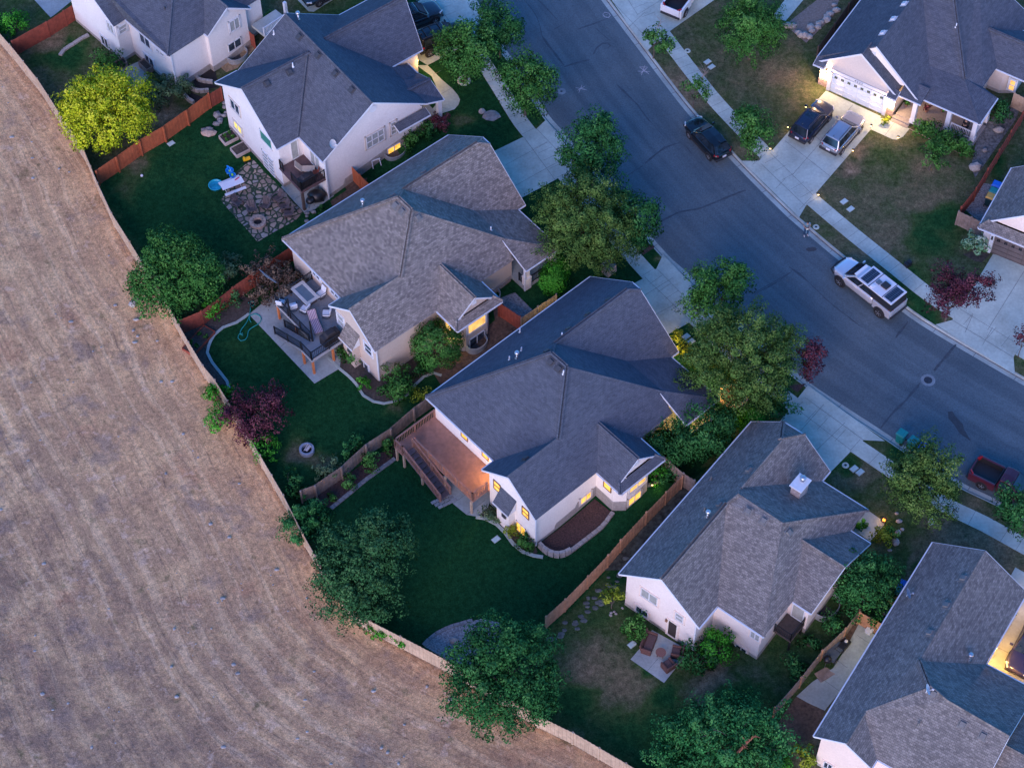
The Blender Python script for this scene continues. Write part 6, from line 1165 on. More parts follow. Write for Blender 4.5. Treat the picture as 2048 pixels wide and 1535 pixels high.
W_PALE = wood('pale_planter_boards', (.48, .40, .36), .15)
planter((458, 278), (1.0, 1.25, .35), math.radians(-55), 'leafy raised garden bed against the white gable wall', m=W_PALE); planter((481, 302), (1.0, 1.25, .35), math.radians(-55), 'nearly bare raised garden bed nearer the flagstones', False, m=W_PALE)
planter((239, 136), (1.3, .6, .6), math.radians(38), 'wooden planter trough beside the round patio shrub', False); planter((293, 138), (.6, 1.2, .6), math.radians(40), 'dark planter trough below the white house window', False); planter((398, 683), (1.1, 2.6, .25), math.radians(-35), 'long vegetable bed framed in reddish boards by the field fence', True, W_RED)
def adirondack(p, rz, label):
    t = thing('garden_chair', label, 'chair', at(*p, .02), rz, 'slatted chairs round the stone fire pit')
    mb = MB(); [mb.beam((.32, y, .36), (-.28, y, .24), .1, .025) for y in (-.24, -.12, 0, .12, .24)]; mb.build('seat', M_GREYCH, t); mb = MB(); [mb.beam((-.22, y, .24), (-.52, y*1.15, .95-abs(y)*.3), .1, .025) for y in (-.24, -.12, 0, .12, .24)]; mb.build('backrest', M_GREYCH, t)
    for s in (-1, 1): mb = MB(); mb.box((0, s*.36, .55), (.72, .12, .03)); mb.build('armrest', M_GREYCH, t); mb = MB(); mb.box((.3, s*.34, .27), (.09, .04, .54)); mb.beam((.3, s*.32, .3), (-.45, s*.32, .02), .04, .1); mb.build('leg', M_GREYCH, t)
for p, a, l in [((476,410), -.7, 'slatted chair nearest the white picnic bench'), ((504,423), -1.3, 'slatted chair directly above the stone fire pit'), ((531,416), -1.9, 'low dark slatted chair near the middle of the flagstones'), ((556,401), -2.4, 'slatted chair nearest the concrete slab'), ((568,417), -2.7, 'middle one of three slatted chairs in a row'), ((577,431), -3.0, 'lowest one of three slatted chairs in a row')]: adirondack(p, a, l)
def ring(p, r0, r1, h, n, m, label, name='fire_pit', cat='fire pit', ash=True, lay=2):
    t = thing(name, label, cat, at(*p))
    mb = MB(); q = random.Random(n)
    for l in range(lay):
        for k in range(n):
            a = 2*math.pi*(k+.5*l)/n; mb.box(((r0+r1)/2*math.cos(a), (r0+r1)/2*math.sin(a), h*(l+.5)/lay), (r1-r0, 2*math.pi*r1/n*.93, h/lay*.96), a)
    mb.build('stone_ring', m, t, bevel=.015)
    if ash: mb = MB(); mb.lathe([(r0, .02), (r0*.9, .05), (.01, .06)], 18); mb.build('ash', mat('black_ash', (.012, .012, .013), .4, 8, .95), t)
    return t
ring((516, 446), .34, .66, .28, 12, M_TANSTONE, 'round tan stone fire pit on the flagstones'); t = ring((614, 902), .38, .55, .36, 14, mat('blue_grey_block', (.22, .25, .30), .15, 4, .8), 'round block fire ring alone on the lawn')
mb = MB(); mb.beam((-.2, -.15, .3), (.12, .38, .42), .05, .05); mb.beam((-.05, -.15, .28), (.28, .25, .4), .2, .06); mb.build('firewood', mat('pale_firewood', (.38, .35, .35), .3, 6, .9), t)
t = thing('tree_ring', 'white concrete ring filled with mulch around a street tree', 'tree ring', at(928, 162)); mb = MB(); n = 24; mb.add([(r*math.cos(2*math.pi*k/n), r*math.sin(2*math.pi*k/n), z) for r, z in ((.34, .03), (.34, .12), (.54, .12), (.56, 0)) for k in range(n)], [(i*n+k, i*n+(k+1) % n, (i+1)*n+(k+1) % n, (i+1)*n+k) for i in range(3) for k in range(n)]); mb.build('ring', M_CONC, t); mb = MB(); mb.lathe([(.35, .03), (.01, .05)], 20); mb.build('mulch', M_MULCH, t)
t = thing('tree_ring', 'wide curved brick ring lit orange under the feathery locust', 'tree ring', at(1466, 792)); mb = MB()
for k in range(26): a = 2*math.pi*k/26; mb.box((1.0*math.cos(a), .95*math.sin(a), .08), (.24, .225, .16), a)
mb.build('ring', mat('peach_brick', (.50, .34, .25), .2, 4, .85), t, bevel=.01); mb = MB(); mb.lathe([(.9, .02), (.6, .08), (.01, .12)], 20); mb.build('mulch', M_MULCH, t)
t = thing('stone_block', 'square tan stone utility block under the feathery locust', 'stone block', at(1217, 543), math.radians(42)); mb = MB(); mb.box((0, 0, .42), (.95, .85, .84), taper=.93); mb.build('body', mat('sandstone', (.30, .24, .21), .25, 3, .9, bmp=.4), t, bevel=.04); mb = MB(); mb.box((0, 0, .87), (.98, .88, .08)); mb.build('lid', mat('mossy_stone', (.20, .20, .18), .25, 3, .9), t, bevel=.03)
# loose stones, grouped as countable things only where they stand out
def boulder(p, r, label, m=M_STONE2, seed=1, cat='boulder'): tag(MB().blob((0, 0, r[2]*.55), r, seed, 2).build('boulder', m, loc=at(*p)), label, cat)
boulder((982,233), (.75,.55,.2), 'flat grey slab on the lawn beside the top driveway', M_STONE2, 2); boulder((964,225), (.28,.25,.25), 'pale boulder left of the flat grey slab', M_STONE, 3); boulder((1950,337), (.5,.4,.4), 'large pale rock at the foot of the red-brown fence', M_STONE, 4); boulder((1997,262), (.45,.3,.25), 'pale rock in the gravel strip by the white porch', M_STONE, 5); boulder((266,610), (.3,.28,.3), 'whitish rock in the field beside the leaning maple', M_STONE, 6); boulder((272,640), (.25,.12,.12), 'white scrap of rock in the field below another', M_STONE, 7); boulder((872,1284), (.3,.22,.15), 'flat stone in the grey gravel circle', M_STONE, 8) if 0 else boulder((908,1282), (.32,.26,.14), 'flat tan stone in the grey gravel circle', M_TANSTONE, 8)
boulder((418,268), (.6,.4,.25), 'big flat rock at the lower left of the white gable wall', M_TANSTONE, 9); boulder((634,372), (.35,.3,.3), 'rock beside the upper deck post', M_STONE2, 10)
def rocks(pts, label, m, size=.28, seed=0, name='rock_edging', n=1):
    mb = MB(); q = random.Random(seed); o = at(*pts[0]); line = smooth_line(px(pts), size*1.5)
    for p in line:
        for k in range(n): r = size*q.uniform(.6, 1.15); x, y = p[0]+q.uniform(-.2, .2)*n, p[1]+q.uniform(-.2, .2)*n; mb.blob((x-o.x, y-o.y, T(x, y)-o.z+r*.3), (r, r*q.uniform(.6, 1), r*.6), q.randint(0, 999), 1)
    tag(mb.build(name, m, loc=o), label, 'rock edging')
rocks(Z11([(1790,985),(1820,1030),(1830,1090),(1815,1160),(1790,1210),(1755,1245)]), 'curved line of pale rocks beside the lit front walk', M_STONE, .26, 1); rocks(Z4([(640,60),(600,110),(555,180),(500,230),(450,275),(400,265),(330,215)]), 'pale rock wall around the furrowed dirt', M_STONE, .38, 2, n=2); rocks(Z1([(1640,780),(1620,860),(1560,930),(1500,960)]), 'tumbled rocks between the orange fence and white wall', M_STONE2, .34, 3, n=2); boulder((1969,302), (.26,.2,.18), 'smaller rock midway along the gravel strip by the fence', M_STONE2, 12)
rocks(Z14([(560,470),(590,435),(650,410)]), 'few pale rocks below the golden shrub', M_STONE, .14, 5); rocks(Z5([(1500,230),(1520,180),(1560,150)]), 'rocks at the corner of the mottled eave and slab', M_STONE2, .22, 6)
def terrace(pts, label, h=.35): edging(Z1(pts), .26, h, M_STONE, label, 'retaining wall', blocks=2)
terrace([(1430,560),(1450,590),(1510,605),(1560,610)], 'upper small block terrace wall below the white house'); terrace([(1370,620),(1400,655),(1460,675),(1530,670)], 'middle block terrace wall below the white house'); terrace([(1350,705),(1385,740),(1420,760)], 'lowest block terrace wall beside the orange fence'); edging(Z1([(440,410),(470,370),(540,325),(600,285),(650,260)]), .3, .18, M_STONE, 'row of pale stone blocks across the top left yard', 'stone row', blocks=1)
for i, pts in enumerate(([(1450,540),(1500,500),(1570,500),(1590,590),(1500,590)], [(1380,600),(1430,580),(1560,620),(1600,640),(1460,660)], [(1350,690),(1400,680),(1500,720),(1430,750)])): struct(sheet('mulch_bed', px(Z1(pts)), .03, mat('black_mulch', (.018, .014, .014), .5, 9, .95), .9))
# small fittings in the lawns
UC = 'utility covers set in the lawns'
for p, l in [((1415,124), 'upper of two pale utility covers by the half dead tree'), ((1423,134), 'lower of two pale utility covers by the half dead tree'), ((1688,403), 'left of two pale covers in the lawn near the lit driveway'), ((1701,418), 'right of two pale covers in the lawn near the lit driveway'), ((1708,937), 'left of two pale covers near the chimney roof corner'), ((1720,944), 'right of two pale covers near the chimney roof corner'), ((1372,673), 'upper greenish cover beside the warm lit dwarf shrubs'), ((1382,683), 'lower greenish cover beside the warm lit dwarf shrubs'), ((992,1078), 'pale square cover in the lush lawn below the gable'), ((1264,1288), 'pale square pad beside the white wall patio'), ((342,287), 'teal cover in the grass below the orange fence')]:
    t = thing('utility_cover', l, 'cover', at(*p), math.radians(40), UC); mb = MB(); mb.box((0, 0, .03), (.52, .34, .06)); mb.build('lid', mat('pale_cover', (.42, .52, .50), .1, 4, .7), t, bevel=.012); mb = MB(); mb.box((0, 0, .012), (.6, .42, .03)); mb.build('frame', M_KERB, t)
for p, l in [((1375,102), 'white ring marker in the dry lawn by the upper driveway'), ((1691,930), 'white ring marker in the lawn near the chimney roof'), ((1632,454), 'pale ring marker in the verge beside the standing man')]: t = thing('ring_cover', l, 'cover', at(*p, .01)); mb = MB(); n = 16; mb.add([(r*math.cos(2*math.pi*k/n), r*math.sin(2*math.pi*k/n), z) for r, z in ((.1, .03), (.24, .04), (.26, 0)) for k in range(n)], [(i*n+k, i*n+(k+1) % n, (i+1)*n+(k+1) % n, (i+1)*n+k) for i in (0, 1) for k in range(n)]); mb.build('collar', M_CONC, t); mb = MB(); mb.lathe([(.11, .02), (.01, .025)], 12); mb.build('lid', M_BLACK, t)
t = thing('utility_pedestal', 'pale green utility box on the dry front lawn', 'utility box', at(1861, 1046), .5); mb = MB(); mb.box((0, 0, .3), (.3, .3, .6)); mb.build('box', mat('pale_green_box', (.35, .46, .40), .1, 4, .6), t, bevel=.02); mb = MB(); mb.box((0, 0, .62), (.34, .34, .05)); mb.build('lid', mat('pale_green_lid', (.42, .52, .47), .1, 4, .6), t)
t = thing('lawn_speaker_box', 'black box standing on the lawn edge by the camper truck', 'box', at(1815, 531), .6); mb = MB(); mb.box((0, 0, .2), (.5, .4, .4)); mb.build('body', M_BLACK, t, bevel=.03); mb = MB(); mb.box((.1, 0, .43), (.3, .3, .06)); mb.build('lid', M_BLACK, t)
def bin_(p, rz, body, lidc, label, group=None, h=1.05):
    t = thing('wheelie_bin', label, 'bin', at(*p), rz, group); w = on_road(*p) if ROADBVH and group == 'bins out on the street' else None
    if w: t.location = w
    mb = MB(); mb.box((0, 0, h/2+.03), (.5, .56, h-.06), taper=1.18); mb.build('body', body, t, bevel=.03); mb = MB(); mb.add([(-.33, -.36, h), (.36, -.36, h), (.36, .36, h), (-.33, .36, h), (-.2, -.3, h+.1), (.3, -.3, h+.07), (.3, .3, h+.07), (-.2, .3, h+.1)], [(0, 1, 5, 4), (1, 2, 6, 5), (2, 3, 7, 6), (3, 0, 4, 7), (4, 5, 6, 7)]); mb.build('lid', lidc, t); mb = MB(); mb.tube([(-.38, -.25, h), (-.38, .25, h)], .025, 6); mb.build('handle', M_BLACK, t)
    for s in (-1, 1): mb = MB(); mb.lathe([(.13, -.03), (.13, .03)], 12, (-.24, s*.3, .13), 'y'); mb.build('wheel', M_BLACK, t)
B_GREEN = mat('bin_green', (.01, .22, .19), .1, 3, .45); B_BLUE = mat('bin_blue', (.008, .12, .55), .1, 3, .45); B_YEL = mat('bin_yellow', (.62, .33, .05), .1, 3, .45); B_DARK = mat('bin_dark', (.012, .045, .05), .1, 3, .45)
SB = 'bins out on the street'; bin_((1800, 882), math.radians(140), B_GREEN, B_GREEN, 'left green wheelie bin standing on the street by the kerb', SB); bin_((1823, 896), math.radians(138), B_GREEN, B_GREEN, 'second green wheelie bin beside the yellowish locust', SB); bin_((1844, 909), math.radians(142), B_BLUE, B_BLUE, 'blue wheelie bin half hidden in the yellowish locust', SB)
NB = 'bins beside the houses'; bin_((1804,1184), math.radians(60), B_DARK, B_BLUE, 'dark bin with a blue lid under the mottled eave', NB); bin_((1796,1198), math.radians(60), B_DARK, B_GREEN, 'bin with a teal lid between blue and yellow lids', NB); bin_((1784,1216), math.radians(60), B_DARK, B_YEL, 'bin with a tan yellow lid by the cedar gate', NB); bin_((1769,1236), math.radians(60), B_DARK, B_DARK, 'all dark bin closest to the cedar gate', NB)
bin_((1989,386), math.radians(60), B_DARK, B_BLUE, 'bin with a blue lid beside the right edge house', NB); bin_((1983,399), math.radians(60), B_DARK, B_GREEN, 'green bin squeezed between blue and yellow lids at the right edge', NB); bin_((1977,410), math.radians(60), B_DARK, B_YEL, 'bin with a yellow lid beside the right edge house', NB)
# wicker set on the patio
WS = 'brown wicker seats on the white wall patio'
def wicker(p, rz, w, label, nm):
    t = thing(nm, label, 'sofa' if w > 1 else 'chair', at(*p), rz, WS); mb = MB(); mb.box((0, 0, .2), (.72, w, .4)); mb.build('base', M_WICK, t, bevel=.04); mb = MB(); mb.box((.04, 0, .45), (.6, w-.28, .12)); mb.build('cushion', mat('dark_cushion', (.085, .05, .05), .15, 6, .9), t, bevel=.04); mb = MB(); mb.beam((-.34, 0, .3), (-.44, 0, .92), w, .1); mb.build('backrest', M_WICK, t, bevel=.03)
    for s in (-1, 1): mb = MB(); mb.box((.0, s*(w/2-.07), .5), (.74, .14, .26)); mb.build('armrest', M_WICK, t, bevel=.04)
wicker((1298,1290), math.radians(-22), 1.55, 'wicker sofa at the left of the white wall patio', 'wicker_sofa'); wicker((1353,1308), math.radians(165), .8, 'wicker armchair nearest the bushes on the patio', 'wicker_armchair'); wicker((1336,1334), math.radians(125), .8, 'wicker armchair nearest the patio corner', 'wicker_armchair')
t = thing('wicker_table', 'round wicker table in the middle of the patio', 'table', at(1321, 1310)); mb = MB(); mb.lathe([(.35, .43), (.36, .48), (.01, .49)], 20); mb.build('tabletop', mat('wicker_top', (.17, .08, .065), .3, 18, .7), t); mb = MB(); [mb.tube([(.26*math.cos(a), .26*math.sin(a), 0), (.3*math.cos(a), .3*math.sin(a), .44)], .025, 6) for a in (.5, 2.07, 3.64, 5.2)]; mb.build('legs', M_WICK, t)
# cluttered side yard
t = thing('utility_cart', 'grey flat cart loaded beside the leaning fence', 'cart', at(*Z15([(705,735)])[0]), math.radians(52)); mb = MB(); mb.box((0, 0, .5), (1.6, .8, .12)); mb.build('bed', mat('dark_grey_sheet', (.07, .085, .10), .2, 4, .6), t); mb = MB(); mb.tube([(.8, -.3, .5), (1.3, 0, .6), (.8, .3, .5)], .03, 6); mb.build('handle', M_GALV, t)
for x in (-.5, .5):
    for y in (-.4, .4): mb = MB(); mb.lathe([(.2, -.06), (.2, .06)], 14, (x, y, .2), 'y'); mb.build('wheel', M_BLACK, t)
t = thing('kettle_grill', 'black kettle grill below the grey cart', 'grill', at(*Z15([(650,805)])[0])); mb = MB(); mb.lathe([(.05, .55), (.24, .62), (.29, .78), (.24, .94), (.04, 1.02)], 16); mb.build('bowl', M_BLACK, t, smooth=True); mb = MB(); [mb.tube([(.28*math.cos(a), .28*math.sin(a), 0), (.15*math.cos(a), .15*math.sin(a), .65)], .015, 5) for a in (0, 2.1, 4.2)]; mb.build('legs', M_GALV, t)
t = thing('mower', 'dark mower with a pale cap between cart and gate', 'mower', at(*Z15([(775,680)])[0]), math.radians(50)); mb = MB(); mb.box((0, 0, .3), (.9, .55, .3)); mb.box((.15, 0, .5), (.4, .35, .2)); mb.build('body', M_BLACK, t, bevel=.05); mb = MB(); mb.lathe([(.12, .6), (.1, .66), (.01, .68)], 12, (.15, 0, 0)); mb.build('cap', M_TRIM2, t); mb = MB(); [mb.tube([(-.4, y, .3), (-1.0, y, .95)], .018, 5) for y in (-.22, .22)]; mb.tube([(-1.0, -.22, .95), (-1.0, .22, .95)], .02, 5); mb.build('handle', M_BLACK, t)
tag(MB().box((0, 0, .04), (1.3, .75, .08)).build('plywood_sheet', wood('old_plywood', (.30, .21, .17)), loc=at(*Z15([(645,870)])[0]), rz=math.radians(30)), 'brown board lying flat below the kettle grill', 'board'); t = thing('plastic_tub', 'white plastic tub against the cedar gate', 'tub', at(*Z15([(955,575)])[0]), .8); mb = MB(); mb.box((0, 0, .2), (.5, .4, .4), taper=1.1); mb.build('body', M_PW, t, bevel=.02); mb = MB(); mb.box((0, 0, .42), (.58, .48, .04)); mb.build('lid', M_PW, t)
t = thing('covered_heap', 'black tarp covered heap under the upper deck', 'heap', at(634, 398)); MB().blob((0, 0, .4), (.75, .6, .6), 5, 2, jit=.1).build('tarp', M_BLACK, t, smooth=True); t = thing('kettle_grill', 'dark kettle grill beside the upper deck post', 'grill', at(622, 412)); mb = MB(); mb.lathe([(.05, .5), (.3, .56), (.36, .72), (.28, .9), (.04, .98)], 18); mb.build('bowl', M_BLACK, t, smooth=True); mb = MB(); [mb.tube([(.3*math.cos(a), .3*math.sin(a), 0), (.15*math.cos(a), .15*math.sin(a), .6)], .016, 5) for a in (0, 2.1, 4.2)]; mb.build('legs', M_BLACK, t)
t = thing('sawhorse', 'small white sawhorse below the triple window', 'sawhorse', at(752, 330), .4); mb = MB(); mb.box((0, 0, .62), (.8, .08, .08)); mb.build('beam', M_PW, t); mb = MB(); [mb.beam((x, 0, .6), (x*1.1, y, 0), .05, .05) for x in (-.32, .32) for y in (-.3, .3)]; mb.build('legs', M_PW, t)
# hoses
M_HOSE = mat('green_hose', (.015, .27, .23), .15, 9, .5)
def hose(pts, label, r=.035): o = at(*pts[0]); l = smooth_line(px(pts), .18); tag(MB().tube([(p[0]-o.x, p[1]-o.y, T(p[0], p[1])-o.z+.06) for p in l], r, 6).build('garden_hose', M_HOSE, loc=o), label, 'hose')
hose(Z5([(1085,830),(1105,815),(1130,820),(1135,840),(1110,850),(1100,835),(1100,880),(1090,930),(1070,975),(1035,1020),(1025,1055),(1045,1065),(1045,1050),(1020,1055),(1010,1085),(1030,1105),(1060,1098),(1080,1070),(1085,1035),(1110,1010),(1160,980),(1180,950),(1165,920),(1130,908),(1100,920),(1095,950),(1105,970)]), 'teal garden hose looping over the lawn below the smoke bush'); hose(Z1([(925,575),(950,570),(970,590),(960,615),(930,615),(918,595),(935,580),(965,600),(1000,640),(1060,690),(1100,730),(1150,740)]), 'teal hose coiled on the top left patio')
hose(Z4([(1210,945),(1290,985),(1370,1025),(1450,1060),(1520,1095),(1590,1130)]), 'pale hose snaking from the porch steps across the lawn', .03); bpy.data.objects['garden_hose.002'].data.materials[0] = mat('pale_hose', (.3, .2, .18), .1, 9, .6)
# the flag at the tan house porch
t = thing('flag', 'small striped flag on a short pole at the tan house porch', 'flag', C.W(15.5, 12.3, 2.0), C.a); mb = MB(); mb.tube([(0, 0, 0), (.9, .15, 1.0)], .022, 6); mb.build('pole', M_WHITE, t)
m_, t_, b_ = nt('flag_stripes'); sx = N(t_, 'ShaderNodeSeparateXYZ'); t_.links.new(N(t_, 'ShaderNodeUVMap', uv_map='UVMap').outputs[0], sx.inputs[0]); md = N(t_, 'ShaderNodeMath', operation='FRACT'); ml = N(t_, 'ShaderNodeMath', operation='MULTIPLY'); ml.inputs[1].default_value = 6.5; t_.links.new(sx.outputs[1], ml.inputs[0]); t_.links.new(ml.outputs[0], md.inputs[0]); st_ = ramp(t_, md.outputs[0], [(.48, (.45, .03, .05)), (.52, (.6, .58, .58))])
ca = N(t_, 'ShaderNodeMath', operation='LESS_THAN'); ca.inputs[1].default_value = .4; t_.links.new(sx.outputs[0], ca.inputs[0]); cb_ = N(t_, 'ShaderNodeMath', operation='GREATER_THAN'); cb_.inputs[1].default_value = .46; t_.links.new(sx.outputs[1], cb_.inputs[0]); cc = N(t_, 'ShaderNodeMath', operation='MULTIPLY'); t_.links.new(ca.outputs[0], cc.inputs[0]); t_.links.new(cb_.outputs[0], cc.inputs[1]); t_.links.new(mix(t_, st_, (.03, .04, .14), cc.outputs[0]), b_.inputs['Base Color'])
me = bpy.data.meshes.new('cloth'); nx_, ny_ = 8, 6; vs = []; uvs = []
for j in range(ny_+1):
    for i in range(nx_+1): s_, r_ = i/nx_, j/ny_; vs.append((.9-.5*(1-r_)+.1*s_-.0, .15-.1*(1-r_)+.07*math.sin(s_*6), 1.0-.55*(1-r_)-.75*s_)); uvs.append((s_, r_))
fs = [(j*(nx_+1)+i, j*(nx_+1)+i+1, (j+1)*(nx_+1)+i+1, (j+1)*(nx_+1)+i) for j in range(ny_) for i in range(nx_)]; me.from_pydata(vs, [], fs); l_ = me.uv_layers.new(name='UVMap')
for p_ in me.polygons:
    for li in p_.loop_indices: l_.data[li].uv = uvs[me.loops[li].vertex_index]
me.materials.append(m_); o_ = bpy.data.objects.new('cloth', me); COL.objects.link(o_); o_.parent = t
# scattered pale stones in the field: nobody could count them
mb = MB(); q = random.Random(11)
for k in range(260):
    a, b = q.uniform(-20, 900), q.uniform(120, 1540); w = at(a, b)
    fd = sdist(np.array([w.x]), np.array([w.y]), FEXT)[0][0]
    if fd > -1.5: continue
    r = q.choice([.04, .05, .07, .09, .13]); mb.blob((w.x, w.y, w.z+r*.3), (r*q.uniform(.8, 1.8), r, r*.5), k, 1)
tag(mb.build('field_stones', M_STONE), 'pale stones scattered over the dry field', 'stones', kind='stuff')
mb = MB(); q = random.Random(5)
for k in range(60):
    a, b = q.uniform(1085, 1340), 0; tt2 = (a-1090)/(1372-1090); w = at(a+q.uniform(6, 32), 1262-tt2*282+q.uniform(6, 34)); r = q.uniform(.1, .22); mb.blob((w.x, w.y, w.z), (r*1.4, r, .06), k, 1)
tag(mb.build('stepping_stones', mat('mossy_flat_stone', (.10, .11, .10), .4, 4, .95)), 'loose flat stones lying along the cedar fence', 'stones', kind='stuff')
# ================================================================== vehicles
def paint(n, c, rough=.22, metal=.3):
    m = mat(n, c, .04, 2, rough, metal); m.node_tree.nodes['Principled BSDF'].inputs['Coat Weight'].default_value = .6; return m
M_TYRE = mat('tyre_rubber', (.012, .012, .013), .2, 9, .85); M_RIM = mat('alloy_rim', (.50, .50, .52), .1, 5, .35, .7); M_CARGLASS = glass('car_glass', (.008, .014, .02), .05); M_TAIL = glow('tail_lamp', (.6, .02, .035), .16); M_HEAD = mat('head_lamp', (.62, .62, .60), .08, 5, .15); M_PLATE = mat('number_plate', (.62, .62, .66), .1, 20, .5); M_PLAST = mat('black_plastic', (.02, .02, .022), .15, 8, .6)
def lerp3(a, b, t): return Vector(a).lerp(Vector(b), t)
def quad_on(mb, A, B, C_, D_, s0, s1, t0, t1, off, mi=0):
    """a pane on the bilinear face A-B (bottom) D-C (top)"""
    n = (Vector(B)-Vector(A)).cross(Vector(D_)-Vector(A)).normalized()*off
    f = lambda s, t: lerp3(lerp3(A, B, s), lerp3(D_, C_, s), t)+n
    mb.add([f(s0, t0), f(s1, t0), f(s1, t1), f(s0, t1)], [(0, 1, 2, 3)], mi)
def wheel(t, x, y, r, w, rim=M_RIM):
    s = 1 if y > 0 else -1; mb = MB(); mb.lathe([(r*.62, -w/2), (r*.93, -w/2), (r, -w*.32), (r, w*.32), (r*.93, w/2), (r*.62, w/2)], 22, (x, y, r), 'y'); ty = mb.build('wheel', M_TYRE, t, smooth=False)
    mb = MB(); mb.lathe([(r*.66, s*w*.30), (r*.64, s*w*.50), (r*.56, s*w*.50), (r*.52, s*w*.34), (.01, s*w*.34)] if s > 0 else [(.01, s*w*.34), (r*.52, s*w*.34), (r*.56, s*w*.50), (r*.64, s*w*.50), (r*.66, s*w*.30)], 20, (x, y, r), 'y')
    for k in range(5): a = 2*math.pi*k/5+.3; mb.beam((x, y+s*w*.42, r), (x+r*.58*math.cos(a), y+s*w*.44, r+r*.58*math.sin(a)), .07, .03)
    mb.lathe([(.07, s*w*.36), (.06, s*w*.5), (.01, s*w*.5)] if s > 0 else [(.01, s*w*.5), (.06, s*w*.5), (.07, s*w*.36)], 10, (x, y, r), 'y'); mb.build('rim', rim, ty)
def vehicle(label, cat, name, fpx, rpx, side, pm, tr=1.62, r=.345, wbx=None, L0=-2.2, L1=2.45, W=1.85, belt=1.0, hood=.98, roof=1.66, ws=1.08, rf=.2, rr=-1.72, re=-2.1, pickup=None, zl=.27, sunroof=False, rails=True, rail_m=M_PLAST, rim=M_RIM, clad=True, hwr=.58, road=True, group=None, bars=False):
    A = on_road(*fpx) if road else at(*fpx, .02); B = on_road(*rpx) if road else at(*rpx, .02)
    h = A-B; h.z = 0; wb = h.length; h.normalize(); nl = Vector((-h.y, h.x, 0)); c = (A+B)/2+(nl*(-tr/2) if side == 'L' else nl*(tr/2)); c.z = min(A.z, B.z) if road else (A.z+B.z)/2
    wb = wbx or wb
    t = thing(name, label, cat, c, math.atan2(h.y, h.x), group); hw = W/2; cab_end = pickup if pickup is not None else L0
    # lower body: cross-sections along the length, rounded at nose and tail
    def sec(x, zt, f, zb=zl, nz=1.0): w = hw*f; return [(x, 0, zb), (x, w*.86, zb), (x, w*.98, zb+.14), (x, w, (zb+zt)*.52), (x, w*.975, zt-.1), (x, w*.86, zt), (x, w*.45, zt+.035*nz), (x, 0, zt+.05*nz)]
    st = [(L1, hood-.34, .62, zl+.18), (L1-.10, hood-.16, .80, zl+.02), (L1-.34, hood-.07, .93, zl), (L1-.75, hood-.02, .99, zl), (ws+.1, hood+.03, 1, zl), (ws-.25, belt, 1, zl), (0, belt, 1.0, zl)]
    if pickup is None: st += [(re+.55, belt+.03, 1, zl), (L0+.35, belt+.03, .97, zl+.03), (L0+.10, belt-.02, .88, zl+.10), (L0, belt-.18, .74, zl+.2)]
    else: st += [(pickup+.2, belt, 1, zl), (pickup, belt, 1, zl)]
    rings = [sec(x, zt, f, zb) for x, zt, f, zb in st]; vs = []; n = 14
    for s_ in rings: vs += s_+[(p[0], -p[1], p[2]) for p in s_[-2:0:-1]]
    fs = [(i*n+k, i*n+(k+1) % n, (i+1)*n+(k+1) % n, (i+1)*n+k) for i in range(len(rings)-1) for k in range(n)]+[tuple(range(n-1, -1, -1)), tuple((len(rings)-1)*n+k for k in range(n))]
    mb = MB(); mb.add(vs, fs); body = mb.build('body', pm, t, smooth=True, subsurf=1)
    # cabin
    hb = hw*.90; ra = {'A': (ws, hb, belt-.03), 'B': (rf, hwr+.06, roof), 'C': (rr, hwr+.03, roof-.02), 'D': (re if pickup is None else pickup+.02, hb*.98, belt-.03)}
    if pickup is not None: ra['C'] = (pickup+.16, hwr+.05, roof-.01)
    P3 = lambda k, s: Vector((ra[k][0], s*ra[k][1], ra[k][2])); mb = MB(); mid = (rf+ra['C'][0])/2
    vs = [P3('A', 1), P3('A', -1), P3('B', 1), P3('B', -1), Vector((mid, (hwr+.07), roof+.035)), Vector((mid, -(hwr+.07), roof+.035)), P3('C', 1), P3('C', -1), P3('D', 1), P3('D', -1), Vector((rf, 0, roof+.04)), Vector((mid, 0, roof+.075)), Vector((ra['C'][0], 0, roof+.03)), Vector((ws+.1, 0, belt-.02))]
    mb.add(vs, [(0, 2, 10, 13), (13, 10, 3, 1), (2, 4, 11, 10), (10, 11, 5, 3), (4, 6, 12, 11), (11, 12, 7, 5), (6, 8, 9, 7, 12), (0, 8, 6, 4, 2), (1, 3, 5, 7, 9), (0, 13, 1, 9, 8)]); mb.build('cabin', pm, t, bevel=.045)
    mb = MB(); quad_on(mb, P3('A', -1)+Vector((.02, 0, 0)), P3('A', 1)+Vector((.02, 0, 0)), P3('B', 1), P3('B', -1), .05, .95, .06, .93, .075); mb.build('windscreen', M_CARGLASS, t)
    mb = MB(); quad_on(mb, P3('D', 1), P3('D', -1), P3('C', -1), P3('C', 1), .07, .93, .16, .92, .035); mb.build('rear_window', M_CARGLASS, t)
    for s in (1, -1):
        a, b, c_, d_ = (P3('D', s), P3('A', s), P3('B', s), P3('C', s)); mb = MB(); offs = .028*s*-1
        for s0, s1 in ((.06, .30), (.325, .62), (.65, .93)) if pickup is None else (((.08, .5), (.54, .93))): quad_on(mb, a, b, c_, d_, s0, s1, .12, .86, -.03 if s > 0 else .03)
        mb.build('side_window', M_CARGLASS, t)
    # lamps, mirrors, wheels, plate
    for s in (1, -1):
        mb = MB(); mb.beam((L1-.07, s*hw*.62, hood-.24), (L1-.42, s*hw*.90, hood-.17), .09, .13); mb.build('headlight', M_HEAD, t)
        mb = MB(); mb.beam((L0+.06, s*hw*.60, belt-.12), (L0+.30, s*hw*.90, belt-.02), .08, .16 if pickup is None else .3); mb.build('tail_light', M_TAIL, t)
        mb = MB(); mb.box((ws-.25, s*(hw+.12), belt+.1), (.13, .24, .16)); mb.build('mirror', pm, t, bevel=.03)
